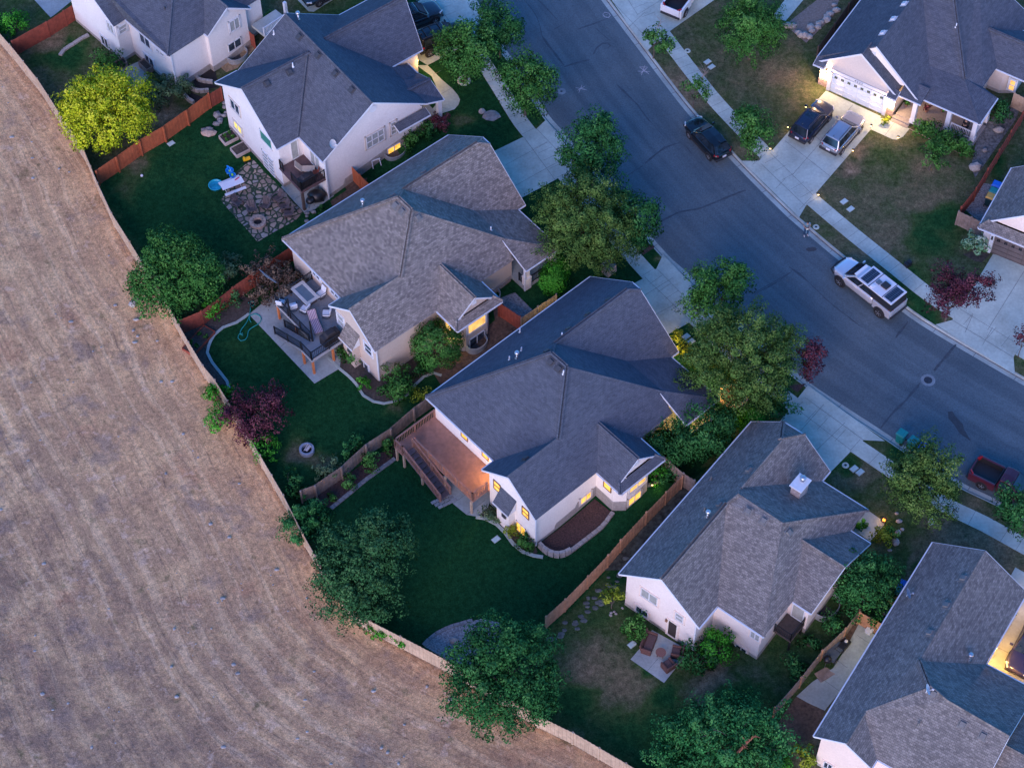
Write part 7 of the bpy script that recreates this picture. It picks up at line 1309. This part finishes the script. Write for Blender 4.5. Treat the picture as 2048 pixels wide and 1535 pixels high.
    if pickup is None: mb = MB(); mb.box((L0-.0, 0, belt-.3), (.04, .34, .17)); mb.build('number_plate', M_PLATE, t)
    if clad:
        mb = MB(); mb.box(((L0+L1)/2, 0, zl+.02), (wb-.75, W*1.01, .2)); mb.build('sill', M_PLAST, t, bevel=.03); mb = MB(); mb.box((L0+.12, 0, zl+.24), (.34, W*.86, .24)); mb.build('bumper', M_PLAST, t, bevel=.06); mb = MB(); mb.box((L1-.18, 0, zl+.18), (.34, W*.80, .22)); mb.build('bumper', M_PLAST, t, bevel=.06)
    wy = tr/2-.1
    for x in (wb/2, -wb/2):
        for s in (1, -1):
            mb = MB(); mb.lathe([(r*1.19, -.02), (r*1.22, .0), (r*1.19, .02)], 20, (x, s*(hw*.985), r+.02), 'y'); mb.build('wheel_arch', M_PLAST, t); wheel(t, x, s*(max(wy, hw-.1)), r, .24 if r < .4 else .32, rim)
    if rails and pickup is None:
        for s in (1, -1): mb = MB(); mb.tube([(rf-.1, s*(hwr-.02), roof+.05), (rf-.3, s*(hwr-.01), roof+.09), (rr+.25, s*(hwr-.02), roof+.08), (rr+.1, s*(hwr-.02), roof+.03)], .024, 6); mb.build('roof_rail', rail_m, t)
    if bars:
        for x in (rf-.35, rr+.45, mid): mb = MB(); mb.box((x, 0, roof+.12), (.07, hwr*2.05, .03)); mb.build('roof_bar', M_PLAST, t)
    if sunroof: mb = MB(); mb.box((rf-.48, 0, roof+.068), (.62, .78, .02)); mb.build('sunroof', M_CARGLASS, t, bevel=.01)
    if pickup is None: mb = MB(); mb.beam((rr+.25, 0, roof+.05), (rr+.1, 0, roof+.15), .04, .05); mb.build('antenna_fin', M_PLAST, t)
    if pickup is not None:
        for s in (1, -1): mb = MB(); mb.beam((pickup-.02, s*(hw-.09), (zl+.12+belt)/2), (L0+.03, s*(hw-.09), (zl+.12+belt)/2), .17, belt-zl-.08); mb.build('bed_side', pm, t, bevel=.035)
        mb = MB(); mb.box((L0+.03, 0, (zl+.2+belt)/2), (.09, W*.82, belt-zl-.2)); mb.build('tailgate', pm, t, bevel=.02); mb = MB(); mb.box(((pickup+L0)/2, 0, .62), (pickup-L0-.1, W-.3, .06)); mb.box((pickup-.06, 0, .88), (.05, W-.3, .5)); [mb.box(((pickup+L0)/2, q_*(hw-.19), (belt+.62)/2), (pickup-L0-.1, .03, belt-.64)) for q_ in (1, -1)]; mb.box((L0+.1, 0, (belt+.62)/2), (.03, W-.36, belt-.64)); mb.build('bed_liner', M_PLAST, t); mb = MB(); mb.box((L0-.07, 0, zl+.2), (.16, W*.9, .16)); mb.build('rear_bumper', M_PLAST, t, bevel=.03)
    return t
V_SILVER = paint('silver_paint', (.40, .40, .42), .25, .7); V_SILV2 = paint('bright_silver_paint', (.62, .62, .64), .3, .45); V_BLUE = paint('dark_blue_paint', (.018, .022, .045)); V_BLACK = paint('black_paint', (.007, .008, .010)); V_TEAL = paint('dark_slate_paint', (.02, .032, .042)); V_RED = paint('red_paint', (.095, .007, .017), .35, .1); V_WHITE = paint('white_paint', (.72, .72, .72), .3, 0); V_PURP = paint('dark_violet_blue_paint', (.03, .032, .085))
CG = 'cars parked side by side on the lit driveway'
vehicle('silver crossover parked on the lit driveway beside a dark blue one', 'car', 'parked_car', (1718,265), (1682,307), 'R', V_SILVER, road=False, group=CG)
vehicle('dark blue crossover parked on the lit driveway near the lawn edge', 'car', 'parked_car', (1656,242), (1620,284), 'R', V_BLUE, road=False, sunroof=True, group=CG)
vehicle('black crossover parked at the kerb of the curving street', 'car', 'parked_car', (1379.4,275.5), (1418.4,318.3), 'L', V_BLACK, rails=False, roof=1.56, rr=-1.55, re=-2.08, hwr=.55)
vehicle('dark slate sport utility with a sunroof nearest the lawn at the top', 'car', 'parked_car', (870,47), (804,72), 'R', V_TEAL, road=False, roof=1.8, sunroof=True, r=.39, tr=1.7, W=1.9, belt=1.12, hood=1.14, rr=-1.95, re=-2.15, bars=True, L0=-2.3)
vehicle('black sport utility with roof bars half hidden by a street tree', 'car', 'parked_car', (926,87), (860,112), 'R', V_BLACK, road=False, roof=1.85, r=.4, tr=1.7, W=1.92, belt=1.15, hood=1.14, rr=-2.0, re=-2.15, bars=True, L0=-2.3)
vehicle('dark car with its nose showing at the top edge of the picture', 'car', 'parked_car', (639,14), (694,-15), 'L', V_TEAL, road=False, roof=1.45, belt=.9, hood=.9, rails=False)
vehicle('dark violet-blue car on the orange lit driveway at the right edge', 'car', 'parked_car', (2017,1317), (2050,1256), 'R', V_PURP, road=False, roof=1.5, belt=.95, hood=.95, rails=False)
vehicle('white pickup truck seen from its tailgate on the top driveway', 'pickup truck', 'pickup_truck', (1409,-22), (1368.5,32), 'R', V_WHITE, road=False, pickup=-.75, L0=-2.75, L1=2.8, W=1.98, tr=1.75, r=.4, belt=1.22, hood=1.2, roof=1.88, ws=1.3, rf=.55, hwr=.66, clad=False)
vehicle('red pickup truck with an empty dark bed at the right edge', 'pickup truck', 'pickup_truck', (2037,1012), (1962,975), 'R', V_RED, pickup=-.55, L0=-2.6, L1=2.6, W=1.9, tr=1.68, r=.37, belt=1.12, hood=1.1, roof=1.72, ws=1.25, rf=.45, hwr=.62, clad=False)
t = vehicle('silver pickup truck with a white camper roof and solar panels at the far kerb', 'pickup truck', 'pickup_truck', (1677,571), (1755.3,633), 'L', V_SILV2, tr=2.1, pickup=-1.2, L0=-2.95, L1=3.0, W=2.02, r=.46, belt=1.28, hood=1.27, roof=1.98, ws=1.85, rf=.85, hwr=.68, clad=False, zl=.42)
mb = MB(); mb.add([(x, s*w, z) for x, w, z in ((.45, .84, 1.98), (-2.78, .84, 1.98), (-2.9, .9, 1.3), (-.9, .9, 1.3), (.2, .76, 1.98)) for s in (1, -1)], [(0, 2, 4, 6, 8), (9, 7, 5, 3, 1), (2, 3, 5, 4), (0, 1, 3, 2), (0, 8, 9, 1), (8, 6, 7, 9), (4, 5, 7, 6)]); mb.build('camper_shell', mat('black_camper_side', (.016, .018, .022), .2, 4, .4), t)
mb = MB(); mb.box((-1.12, 0, 2.08), (3.36, 1.78, .1)); mb.build('camper_roof', mat('white_camper_roof', (.60, .61, .64), .05, 3, .5), t, bevel=.02)
ms_, ts_, bs_ = nt('solar_cells'); br_ = N(ts_, 'ShaderNodeTexBrick'); br_.offset = 0.0; ts_.links.new(N(ts_, 'ShaderNodeTexCoord').outputs['Object'], br_.inputs['Vector'])
for k, v in (('Scale', 1.0), ('Mortar Size', .012), ('Brick Width', .34), ('Row Height', .17)): br_.inputs[k].default_value = v
br_.inputs['Color1'].default_value = rgba((.010, .018, .035)); br_.inputs['Color2'].default_value = rgba((.014, .022, .042)); br_.inputs['Mortar'].default_value = rgba((.10, .13, .16)); ts_.links.new(br_.outputs[0], bs_.inputs['Base Color']); bs_.inputs['Roughness'].default_value = .2
for x in (.05, -2.3): mb = MB(); mb.box((x, .02, 2.145), (.72, 1.42, .03)); mb.build('solar_panel', ms_, t)
mb = MB(); mb.box((-1.35, -.12, 2.2), (.62, .62, .16)); mb.build('roof_fan', M_PLAST, t, bevel=.08); mb = MB(); mb.box((-.78, .0, 2.16), (.34, .4, .07)); mb.build('roof_hatch', mat('grey_hatch', (.10, .13, .15), .1, 4, .5), t); mb = MB(); mb.box((-.7, .62, 2.17), (.28, .3, .09)); mb.build('roof_vent', V_WHITE, t)
for x in (-.5, -1.86): mb = MB(); mb.box((x, 0, 2.14), (.05, 1.74, .02)); mb.build('roof_strip', M_PLAST, t)
mb = MB(); mb.tube([(2.7, .95, .75), (3.1, .8, .8), (3.22, 0, .8), (3.1, -.8, .8), (2.7, -.95, .75)], .07, 8); mb.build('front_bumper', M_PLAST, t); mb = MB(); mb.box((.95, .0, 2.0), (.22, 1.3, .06)); mb.build('light_bar', V_WHITE, t)
# ================================================================== people
SKIN = mat('skin', (.44, .27, .20), .08, 9, .6)
def skinned(name, J, E, m, parent, root=0, sub=1):
    """a tapered skin grown on a jointed skeleton; J: joint -> (x, y, z, radius)"""
    ks = list(J); me = bpy.data.meshes.new(name); me.from_pydata([J[k][:3] for k in ks], [(ks.index(a), ks.index(b)) for a, b in E], []); o = bpy.data.objects.new(name, me); COL.objects.link(o); o.parent = parent
    md = o.modifiers.new('skin', 'SKIN'); md.use_smooth_shade = True
    if not me.skin_vertices: me.skin_vertices_layer_add() if hasattr(me, 'skin_vertices_layer_add') else None
    sv = me.skin_vertices[0].data
    for i, k in enumerate(ks): sv[i].radius = (J[k][3], J[k][3]*(J[k][4] if len(J[k]) > 4 else 1)); sv[i].use_root = (i == root)
    ss = o.modifiers.new('subd', 'SUBSURF'); ss.levels = sub; ss.render_levels = sub; me.materials.append(m); return o
def hand(J, E, pre, w, fw, side, up, curl=.5):
    """palm, four unequal fingers with a knuckle bend, and a thumb off the side of the palm"""
    w, fw, side, up = Vector(w), Vector(fw).normalized(), Vector(side).normalized(), Vector(up).normalized(); pk = pre+'palm'; p = w+fw*.055; J[pk] = (*p, .026)
    E.append((pre+'wrist', pk))
    for i, (off, ln) in enumerate(((.028, .072), (.010, .082), (-.009, .075), (-.027, .058))):
        k0, k1, k2 = (pre+f'f{i}{c}' for c in 'abc'); a = p+side*off+fw*.035; b = a+fw*ln*.55-up*ln*.18*curl; c = b+fw*ln*.38*(1-curl*.6)-up*ln*.45*curl
        J[k0] = (*a, .0095); J[k1] = (*b, .0088); J[k2] = (*c, .0075); E += [(pk, k0), (k0, k1), (k1, k2)]
    a = w+fw*.03+side*.035; b = a+side*.03+fw*.03-up*.01; J[pre+'t0'] = (*a, .012); J[pre+'t1'] = (*b, .0095); E += [(pre+'wrist', pre+'t0'), (pre+'t0', pre+'t1')]
def person(label, loc, rz, J, shirt, trousers, shoe, hair, hairfn, sleeves):
    t = thing('person', label, 'person', loc, rz); J = dict(J); E = [('pelvis', 'spine'), ('spine', 'chest'), ('chest', 'neck'), ('neck', 'jaw'), ('jaw', 'skull'), ('skull', 'crown')]
    for s in 'lr': E += [('chest', s+'shoulder'), (s+'shoulder', s+'elbow'), (s+'elbow', s+'wrist'), ('pelvis', s+'hip'), (s+'hip', s+'knee'), (s+'knee', s+'ankle'), (s+'ankle', s+'toe')]
    for s in 'lr':
        e, w = Vector(J[s+'elbow'][:3]), Vector(J[s+'wrist'][:3]); f = (w-e).normalized(); sd = Vector((1, 0, 0)) if s == 'l' else Vector((-1, 0, 0)); sd = (sd-f*sd.dot(f)).normalized(); hand(J, E, s, w, f, sd, f.cross(sd) if s == 'r' else sd.cross(f), .7)
    skinned('body', J, E, SKIN, t)
    grow = lambda k, d: (*J[k][:3], J[k][3]+d, *(J[k][4:]))
    SJ = {k: grow(k, .022) for k in ('pelvis', 'spine', 'chest', 'lshoulder', 'rshoulder')}; SE = [('pelvis', 'spine'), ('spine', 'chest'), ('chest', 'lshoulder'), ('chest', 'rshoulder')]
    for s in 'lr':
        a, b = Vector(J[s+'shoulder'][:3]), Vector(J[s+'elbow'][:3]); q_ = a.lerp(b, sleeves) if sleeves <= 1 else b.lerp(Vector(J[s+'wrist'][:3]), sleeves-1)
        if sleeves > 1: SJ[s+'elbow'] = grow(s+'elbow', .018); SE.append((s+'shoulder', s+'elbow'))
        SJ[s+'cuff'] = (*q_, .058 if sleeves <= 1 else .045); SE.append((s+'elbow' if sleeves > 1 else s+'shoulder', s+'cuff'))
    skinned('shirt', SJ, SE, shirt, t); TJ = {'pelvis': grow('pelvis', .012)}; TE = []
    for s in 'lr':
        for k in ('hip', 'knee', 'ankle'): TJ[s+k] = grow(s+k, .02)
        TE += [('pelvis', s+'hip'), (s+'hip', s+'knee'), (s+'knee', s+'ankle')]
    skinned('trousers', TJ, TE, trousers, t)
    for s in 'lr': a, b = Vector(J[s+'ankle'][:3]), Vector(J[s+'toe'][:3]); d = (b-a); d.z = 0; d.normalize(); mb = MB(); c_ = a-Vector((0, 0, a.z))+Vector((0, 0, b.z+.015))+d*.07; mb.blob((0, 0, 0), (.05, .14, .055), 1, 2, jit=.0); o = mb.build('shoe', shoe, t, smooth=True); o.location = c_; o.rotation_euler.z = math.atan2(-d.x, d.y)
    sk = Vector(J['skull'][:3]); mb = MB(); hairfn(mb, sk); mb.build('hair', hair, t, smooth=True)
    fd = Vector(J['face']).normalized() if 'face' in J else Vector((0, 1, 0)); return t
def face_parts(t, sk, fd, r=.1):
    fd = Vector(fd).normalized(); sd = fd.cross(Vector((0, 0, 1))).normalized(); up = sd.cross(fd)
    mb = MB(); [mb.blob(sk+fd*r*.88+sd*s*.036+up*.005, (.013, .012, .009), 1, 1, jit=0) for s in (1, -1)]; mb.build('eyes', M_BLACK, t); mb = MB(); mb.blob(sk+fd*r*1.02-up*.03, (.016, .024, .024), 1, 1, jit=0); mb.build('nose', SKIN, t, smooth=True); mb = MB(); mb.blob(sk+fd*r*.88-up*.066, (.026, .012, .008), 1, 1, jit=0); mb.build('mouth', mat('lips', (.30, .12, .11), .05, 5, .5), t); mb = MB(); [mb.blob(sk+sd*s*.083-up*.012-fd*.01, (.014, .022, .032), 1, 1, jit=0) for s in (1, -1)]; mb.build('ears', SKIN, t, smooth=True)
base = {'pelvis': (0, 0, .95, .115, .8), 'spine': (0, 0, 1.14, .115, .8), 'chest': (0, .01, 1.34, .13, .8), 'neck': (0, .03, 1.49, .055), 'jaw': (0, .085, 1.55, .062), 'skull': (0, .085, 1.635, .09), 'crown': (0, .08, 1.69, .065),
        'lshoulder': (-.19, 0, 1.42, .062), 'lelbow': (-.26, -.03, 1.14, .045), 'lwrist': (-.12, .22, 1.10, .03), 'rshoulder': (.19, 0, 1.42, .062), 'relbow': (.27, -.02, 1.14, .045), 'rwrist': (.14, .23, 1.12, .03),
        'lhip': (-.095, 0, .90, .088), 'lknee': (-.13, .05, .50, .062), 'lankle': (-.15, .0, .09, .043), 'ltoe': (-.18, .16, .03, .034), 'rhip': (.095, 0, .90, .088), 'rknee': (.12, .04, .50, .062), 'rankle': (.13, .02, .09, .043), 'rtoe': (.14, .18, .03, .034)}
w = on_road(1611, 470); man = person('standing man in a grey-blue shirt and jeans looking down at a glowing screen', w, math.radians(190), base, mat('grey_blue_shirt', (.13, .22, .26), .25, 9, .9), mat('blue_jeans', (.02, .06, .115), .25, 9, .9), mat('white_shoes', (.5, .48, .48), .1, 9, .7), mat('dark_brown_hair', (.025, .02, .015), .3, 20, .8), lambda mb, s: mb.blob(s+Vector((0, -.022, .025)), (.094, .1, .098), 2, 2, jit=.03), .62)
face_parts(man, Vector(base['skull'][:3]), (0, 1, -.5))
t = thing('phone', 'lit phone screen in the standing man\'s hands', 'phone', w+Vector((-.02, -.33, 1.10)), math.radians(190)); t.rotation_euler.x = .5; mb = MB(); mb.box((0, 0, 0), (.2, .11, .015)); mb.build('case', M_BLACK, t); mb = MB(); mb.box((0, 0, .009), (.17, .095, .004)); mb.build('screen', glow('screen_glow', (.95, .95, 1.0), 1.6, (.8, .85, 1.0)), t)
q = G_.W(2.2, 12.75, .42); sit = {'pelvis': (0, 0, .52, .12, .85), 'spine': (0, -.02, .70, .112, .85), 'chest': (0, 0, .89, .125, .8), 'neck': (0, .03, 1.04, .052), 'jaw': (0, .09, 1.1, .06), 'skull': (0, .08, 1.185, .088), 'crown': (0, .07, 1.24, .064),
        'lshoulder': (-.17, 0, .97, .056), 'lelbow': (-.22, .06, .72, .042), 'lwrist': (-.08, .26, .72, .028), 'rshoulder': (.17, 0, .97, .056), 'relbow': (.22, .06, .72, .042), 'rwrist': (.08, .27, .74, .028),
        'lhip': (-.09, .04, .50, .09), 'lknee': (-.11, .42, .50, .065), 'lankle': (-.1, .44, .09, .042), 'ltoe': (-.1, .58, .03, .033), 'rhip': (.09, .04, .50, .09), 'rknee': (.11, .42, .50, .065), 'rankle': (.1, .46, .09, .042), 'rtoe': (.11, .6, .03, .033)}
wom = person('person in dark clothes seated on the white porch looking at a lit phone', q, G_.a+math.radians(90), sit, mat('black_top', (.014, .014, .018), .2, 9, .9), mat('black_leggings', (.012, .012, .016), .2, 9, .9), M_BLACK, mat('black_hair', (.010, .009, .009), .3, 20, .7), lambda mb, s: (mb.blob(s+Vector((0, -.025, .02)), (.098, .105, .1), 2, 2, jit=.03), mb.blob(s+Vector((0, -.07, -.13)), (.085, .05, .14), 3, 2, jit=.05)), 1.7)
face_parts(wom, Vector(sit['skull'][:3]), (0, 1, -.35))
a_ = G_.a+math.radians(90); rot = lambda x, y, z: q+Vector((x*math.cos(a_)-y*math.sin(a_), x*math.sin(a_)+y*math.cos(a_), z))
t = thing('phone', 'lit phone held by the person on the porch', 'phone', rot(0, .33, .77), a_); t.rotation_euler.x = .9; mb = MB(); mb.box((0, 0, 0), (.08, .15, .012)); mb.build('case', M_BLACK, t); mb = MB(); mb.box((0, 0, .008), (.07, .135, .003)); mb.build('screen', _mc['screen_glow'], t)
t = thing('porch_chair', 'dark chair under the person on the white porch', 'chair', q, a_); mb = MB(); mb.box((0, .08, .36), (.52, .52, .06)); mb.build('seat', M_PLAST, t); mb = MB(); mb.beam((0, -.2, .38), (0, -.3, .95), .05, .5); mb.build('backrest', M_PLAST, t); mb = MB(); [mb.box((x, y, .17), (.05, .05, .34)) for x in (-.22, .22) for y in (-.14, .3)]; mb.build('legs', M_PLAST, t)
# porch pots and wreath-red shrub
for p_, l_, lf in [((1812,211), 'potted plant by the porch entry post', 'maple'), ((1853,222), 'rust red potted shrub on the porch', 'plum'), ((1885,222), 'green potted plant against the porch stone', 'bright')]:
    w = P(*p_, .5); t = thing('potted_plant', l_, 'plant', (w.x, w.y, .42), 0); mb = MB(); mb.lathe([(.12, 0), (.18, .3), (.16, .3), (.01, .27)], 14); mb.build('pot', mat('clay_pot', (.2, .1, .07), .2, 4, .9), t); _seed[0] += 1; me, _ = crown_mesh('plant', [(0, 0, .5, .3, .3, .28)], 'bright', LEAF[lf], _seed[0]); o = bpy.data.objects.new('foliage', me); COL.objects.link(o); o.parent = t
# house number on the lintel
fc = bpy.data.curves.new('house_number', 'FONT'); fc.body = '4332'; fc.size = .26; fc.extrude = .012; fc.space_character = 1.5; fc.align_x = 'CENTER'
fo = bpy.data.objects.new('house_number', fc); COL.objects.link(fo); dg = bpy.context.evaluated_depsgraph_get(); me = bpy.data.meshes.new_from_object(fo.evaluated_get(dg)); bpy.data.objects.remove(fo); me.materials.clear(); me.materials.append(mat('number_ink', (.03, .06, .08), .1, 5, .5))
fo = bpy.data.objects.new('house_number', me); COL.objects.link(fo); fo.parent = G_.root; fo.location = (.305, -3.95, 2.43); fo.rotation_euler = (math.radians(90), 0, math.radians(-90))
# ================================================================== lit lamps, and lights added where only warm spill falls
G_LAMP = glow('warm_lamp', (1.0, .72, .30), 14, (1.0, .66, .24))
def bulb(parent, loc, watts, c=(1, .62, .30), r=.06, name='bulb'):
    l = bpy.data.lights.new(name, 'POINT'); l.energy = watts*3.0; l.color = c; l.shadow_soft_size = max(r, .08); o = bpy.data.objects.new(name, l); COL.objects.link(o); o.location = loc; o.parent = parent
def sconce(H, u, v, z, watts, du=0, dv=0, c=(1, .62, .30)):
    mb = MB(); mb.box((u, -v, z+.16), (.16, .16, .05)); mb.box((u, -v, z-.14), (.12, .12, .04)); [mb.box((u+a*.065, -v+b*.065, z), (.02, .02, .3)) for a in (-1, 1) for b in (-1, 1)]; w_ = mb.build('wall_lamp', M_BLACK, H.root); mb = MB(); mb.lathe([(.03, -.1), (.05, 0), (.03, .1)], 10, (u, -v, z)); mb.build('lamp_glass', G_LAMP, w_); bulb(H.root, (u+du, -(v+dv), z), watts, c)
sconce(G_, .48, .95, 1.95, 190, -.28, 0, (1, .60, .30)); sconce(G_, .48, 6.85, 1.95, 190, -.28, 0, (1, .60, .30))
sconce(F_, 16.75, 6.9, 2.0, 40, .3, .2, (1, .48, .10)); sconce(F_, 10.9, 8.2, 2.0, 100, .3, 0, (1, .48, .10)); sconce(F_, 12.5, 6.85, 2.0, 110, .0, .35, (1, .48, .10))
sconce(D, .32, 7.35, 1.55, 75, -.2, -.05, (1, .55, .16)); sconce(D, 15.9, 8.0, 1.9, 90, .3, 0, (1, .6, .25)); sconce(D, 12.6, 13.2, 2.2, 40, .4, .2, (1, .6, .12)); sconce(D, 15.0, 11.9, 2.3, 70, .6, 0, (1, .58, .15)); sconce(B_, 14.9, 6.8, 2.2, 95, .3, .3, (1, .56, .14)); sconce(B_, 14.9, .6, 2.2, 40, .3, 0, (1, .6, .2))
sconce(C, 4.95, 13.9, .4, 22, -.3, .3, (1, .62, .18)); sconce(F_, 8.6, .3, 2.0, 30, 0, -.35, (1, .85, .35)); sconce(D, 12.5, .28, 1.9, 14, 0, -.3, (1, .75, .2)); sconce(D, 8.2, 15.0, -.1, 4, .1, .35, (1, .75, .25)); sconce(B_, 10.2, 11.9, -.4, 5, 0, .3, (1, .75, .2)); bulb(G_.root, (1.6, -8.2, 2.4), 12)  # D bay fixture is added to give the lower window's spill on the lawn
bulb(E_.root, (14.8, -10.2, 1.8), 10, (1, .6, .4))
PLG = 'low path lights along the lit driveway'
for p_, l_ in [((1611,220), 'path light near the nose of the dark blue crossover'), ((1575,260), 'path light near the tail of the dark blue crossover'), ((1540,303), 'path light at the pavement end of the lawn side'), ((1741,258), 'path light at the inner corner of drive and walk'), ((1795,281), 'path light at the outer corner of the front walk'), ((1705,307), 'path light behind the silver crossover'), ((1636,395), 'brightest path light at the pavement on the right lawn')]:
    t = thing('path_light', l_, 'lamp', at(*p_), 0, PLG); mb = MB(); mb.tube([(0, 0, -.05), (0, 0, .36)], .02, 6); mb.build('stake', M_BLACK, t); mb = MB(); mb.lathe([(.06, .36), (.07, .46), (.02, .47)], 10); mb.build('lamp', G_LAMP, t); mb = MB(); mb.lathe([(.12, .48), (.03, .55), (.01, .56)], 10); mb.build('cap', M_BLACK, t); bulb(t, (0, 0, .44), 7 if 'brightest' not in l_ else 10, (1, .52, .12), .03)
t = thing('garden_lantern', 'round pierced lantern glowing orange on the front walk', 'lantern', at(1767, 1043)); mb = MB()
for k in range(5): a = math.pi*k/5; mb.tube([(.24*math.cos(a)*math.cos(b), .24*math.sin(a)*math.cos(b), .28+.24*math.sin(b)) for b in [2*math.pi*j/16 for j in range(17)]], .02, 5)
mb.build('cage', M_BLACK, t); mb = MB(); mb.lathe([(.02, .12), (.1, .2), (.12, .28), (.08, .38), (.02, .42)], 12); mb.build('flame', glow('orange_flame', (1, .42, .06), 6, (1, .3, .03)), t); bulb(t, (0, 0, .45), 14, (1, .5, .2))
bulb(bpy.data.objects['tree_ring.001'], (-1.15, .3, .7), 40, (1, .5, .1))  # added light by the ring, standing in for the porch lamp's glow
SKY_TINT = (.72, 1.66, 2.8)
# ================================================================== light
w = bpy.data.worlds.new('World'); S.world = w; w.use_nodes = True; t = w.node_tree; bg = t.nodes['Background']
sky = t.nodes.new('ShaderNodeTexSky'); sky.sky_type = 'NISHITA'; sky.sun_disc = False
SUN_EL, SUN_AZ = math.radians(20), math.radians(197)      # afterglow low in the lower left of the picture
sky.sun_elevation = SUN_EL; sky.sun_rotation = SUN_AZ; sky.air_density = 1.0; sky.dust_density = .4; sky.ozone_density = 3.0
mx = mix(t, sky.outputs[0], SKY_TINT, 1.0, 'MULTIPLY'); t.links.new(mx, bg.inputs[0]); bg.inputs[1].default_value = .155
sl = bpy.data.lights.new('sun', 'SUN'); sl.energy = 4.0; sl.angle = math.radians(50); sl.color = (1, .66, .62)
so = bpy.data.objects.new('sun', sl); COL.objects.link(so)
d = Vector((math.sin(SUN_AZ)*math.cos(SUN_EL), math.cos(SUN_AZ)*math.cos(SUN_EL), math.sin(SUN_EL)))
so.rotation_euler = (-d).to_track_quat('-Z', 'Y').to_euler()
S.view_settings.view_transform = 'Standard'; S.view_settings.look = 'None'; S.view_settings.exposure = 0; S.view_settings.gamma = 1
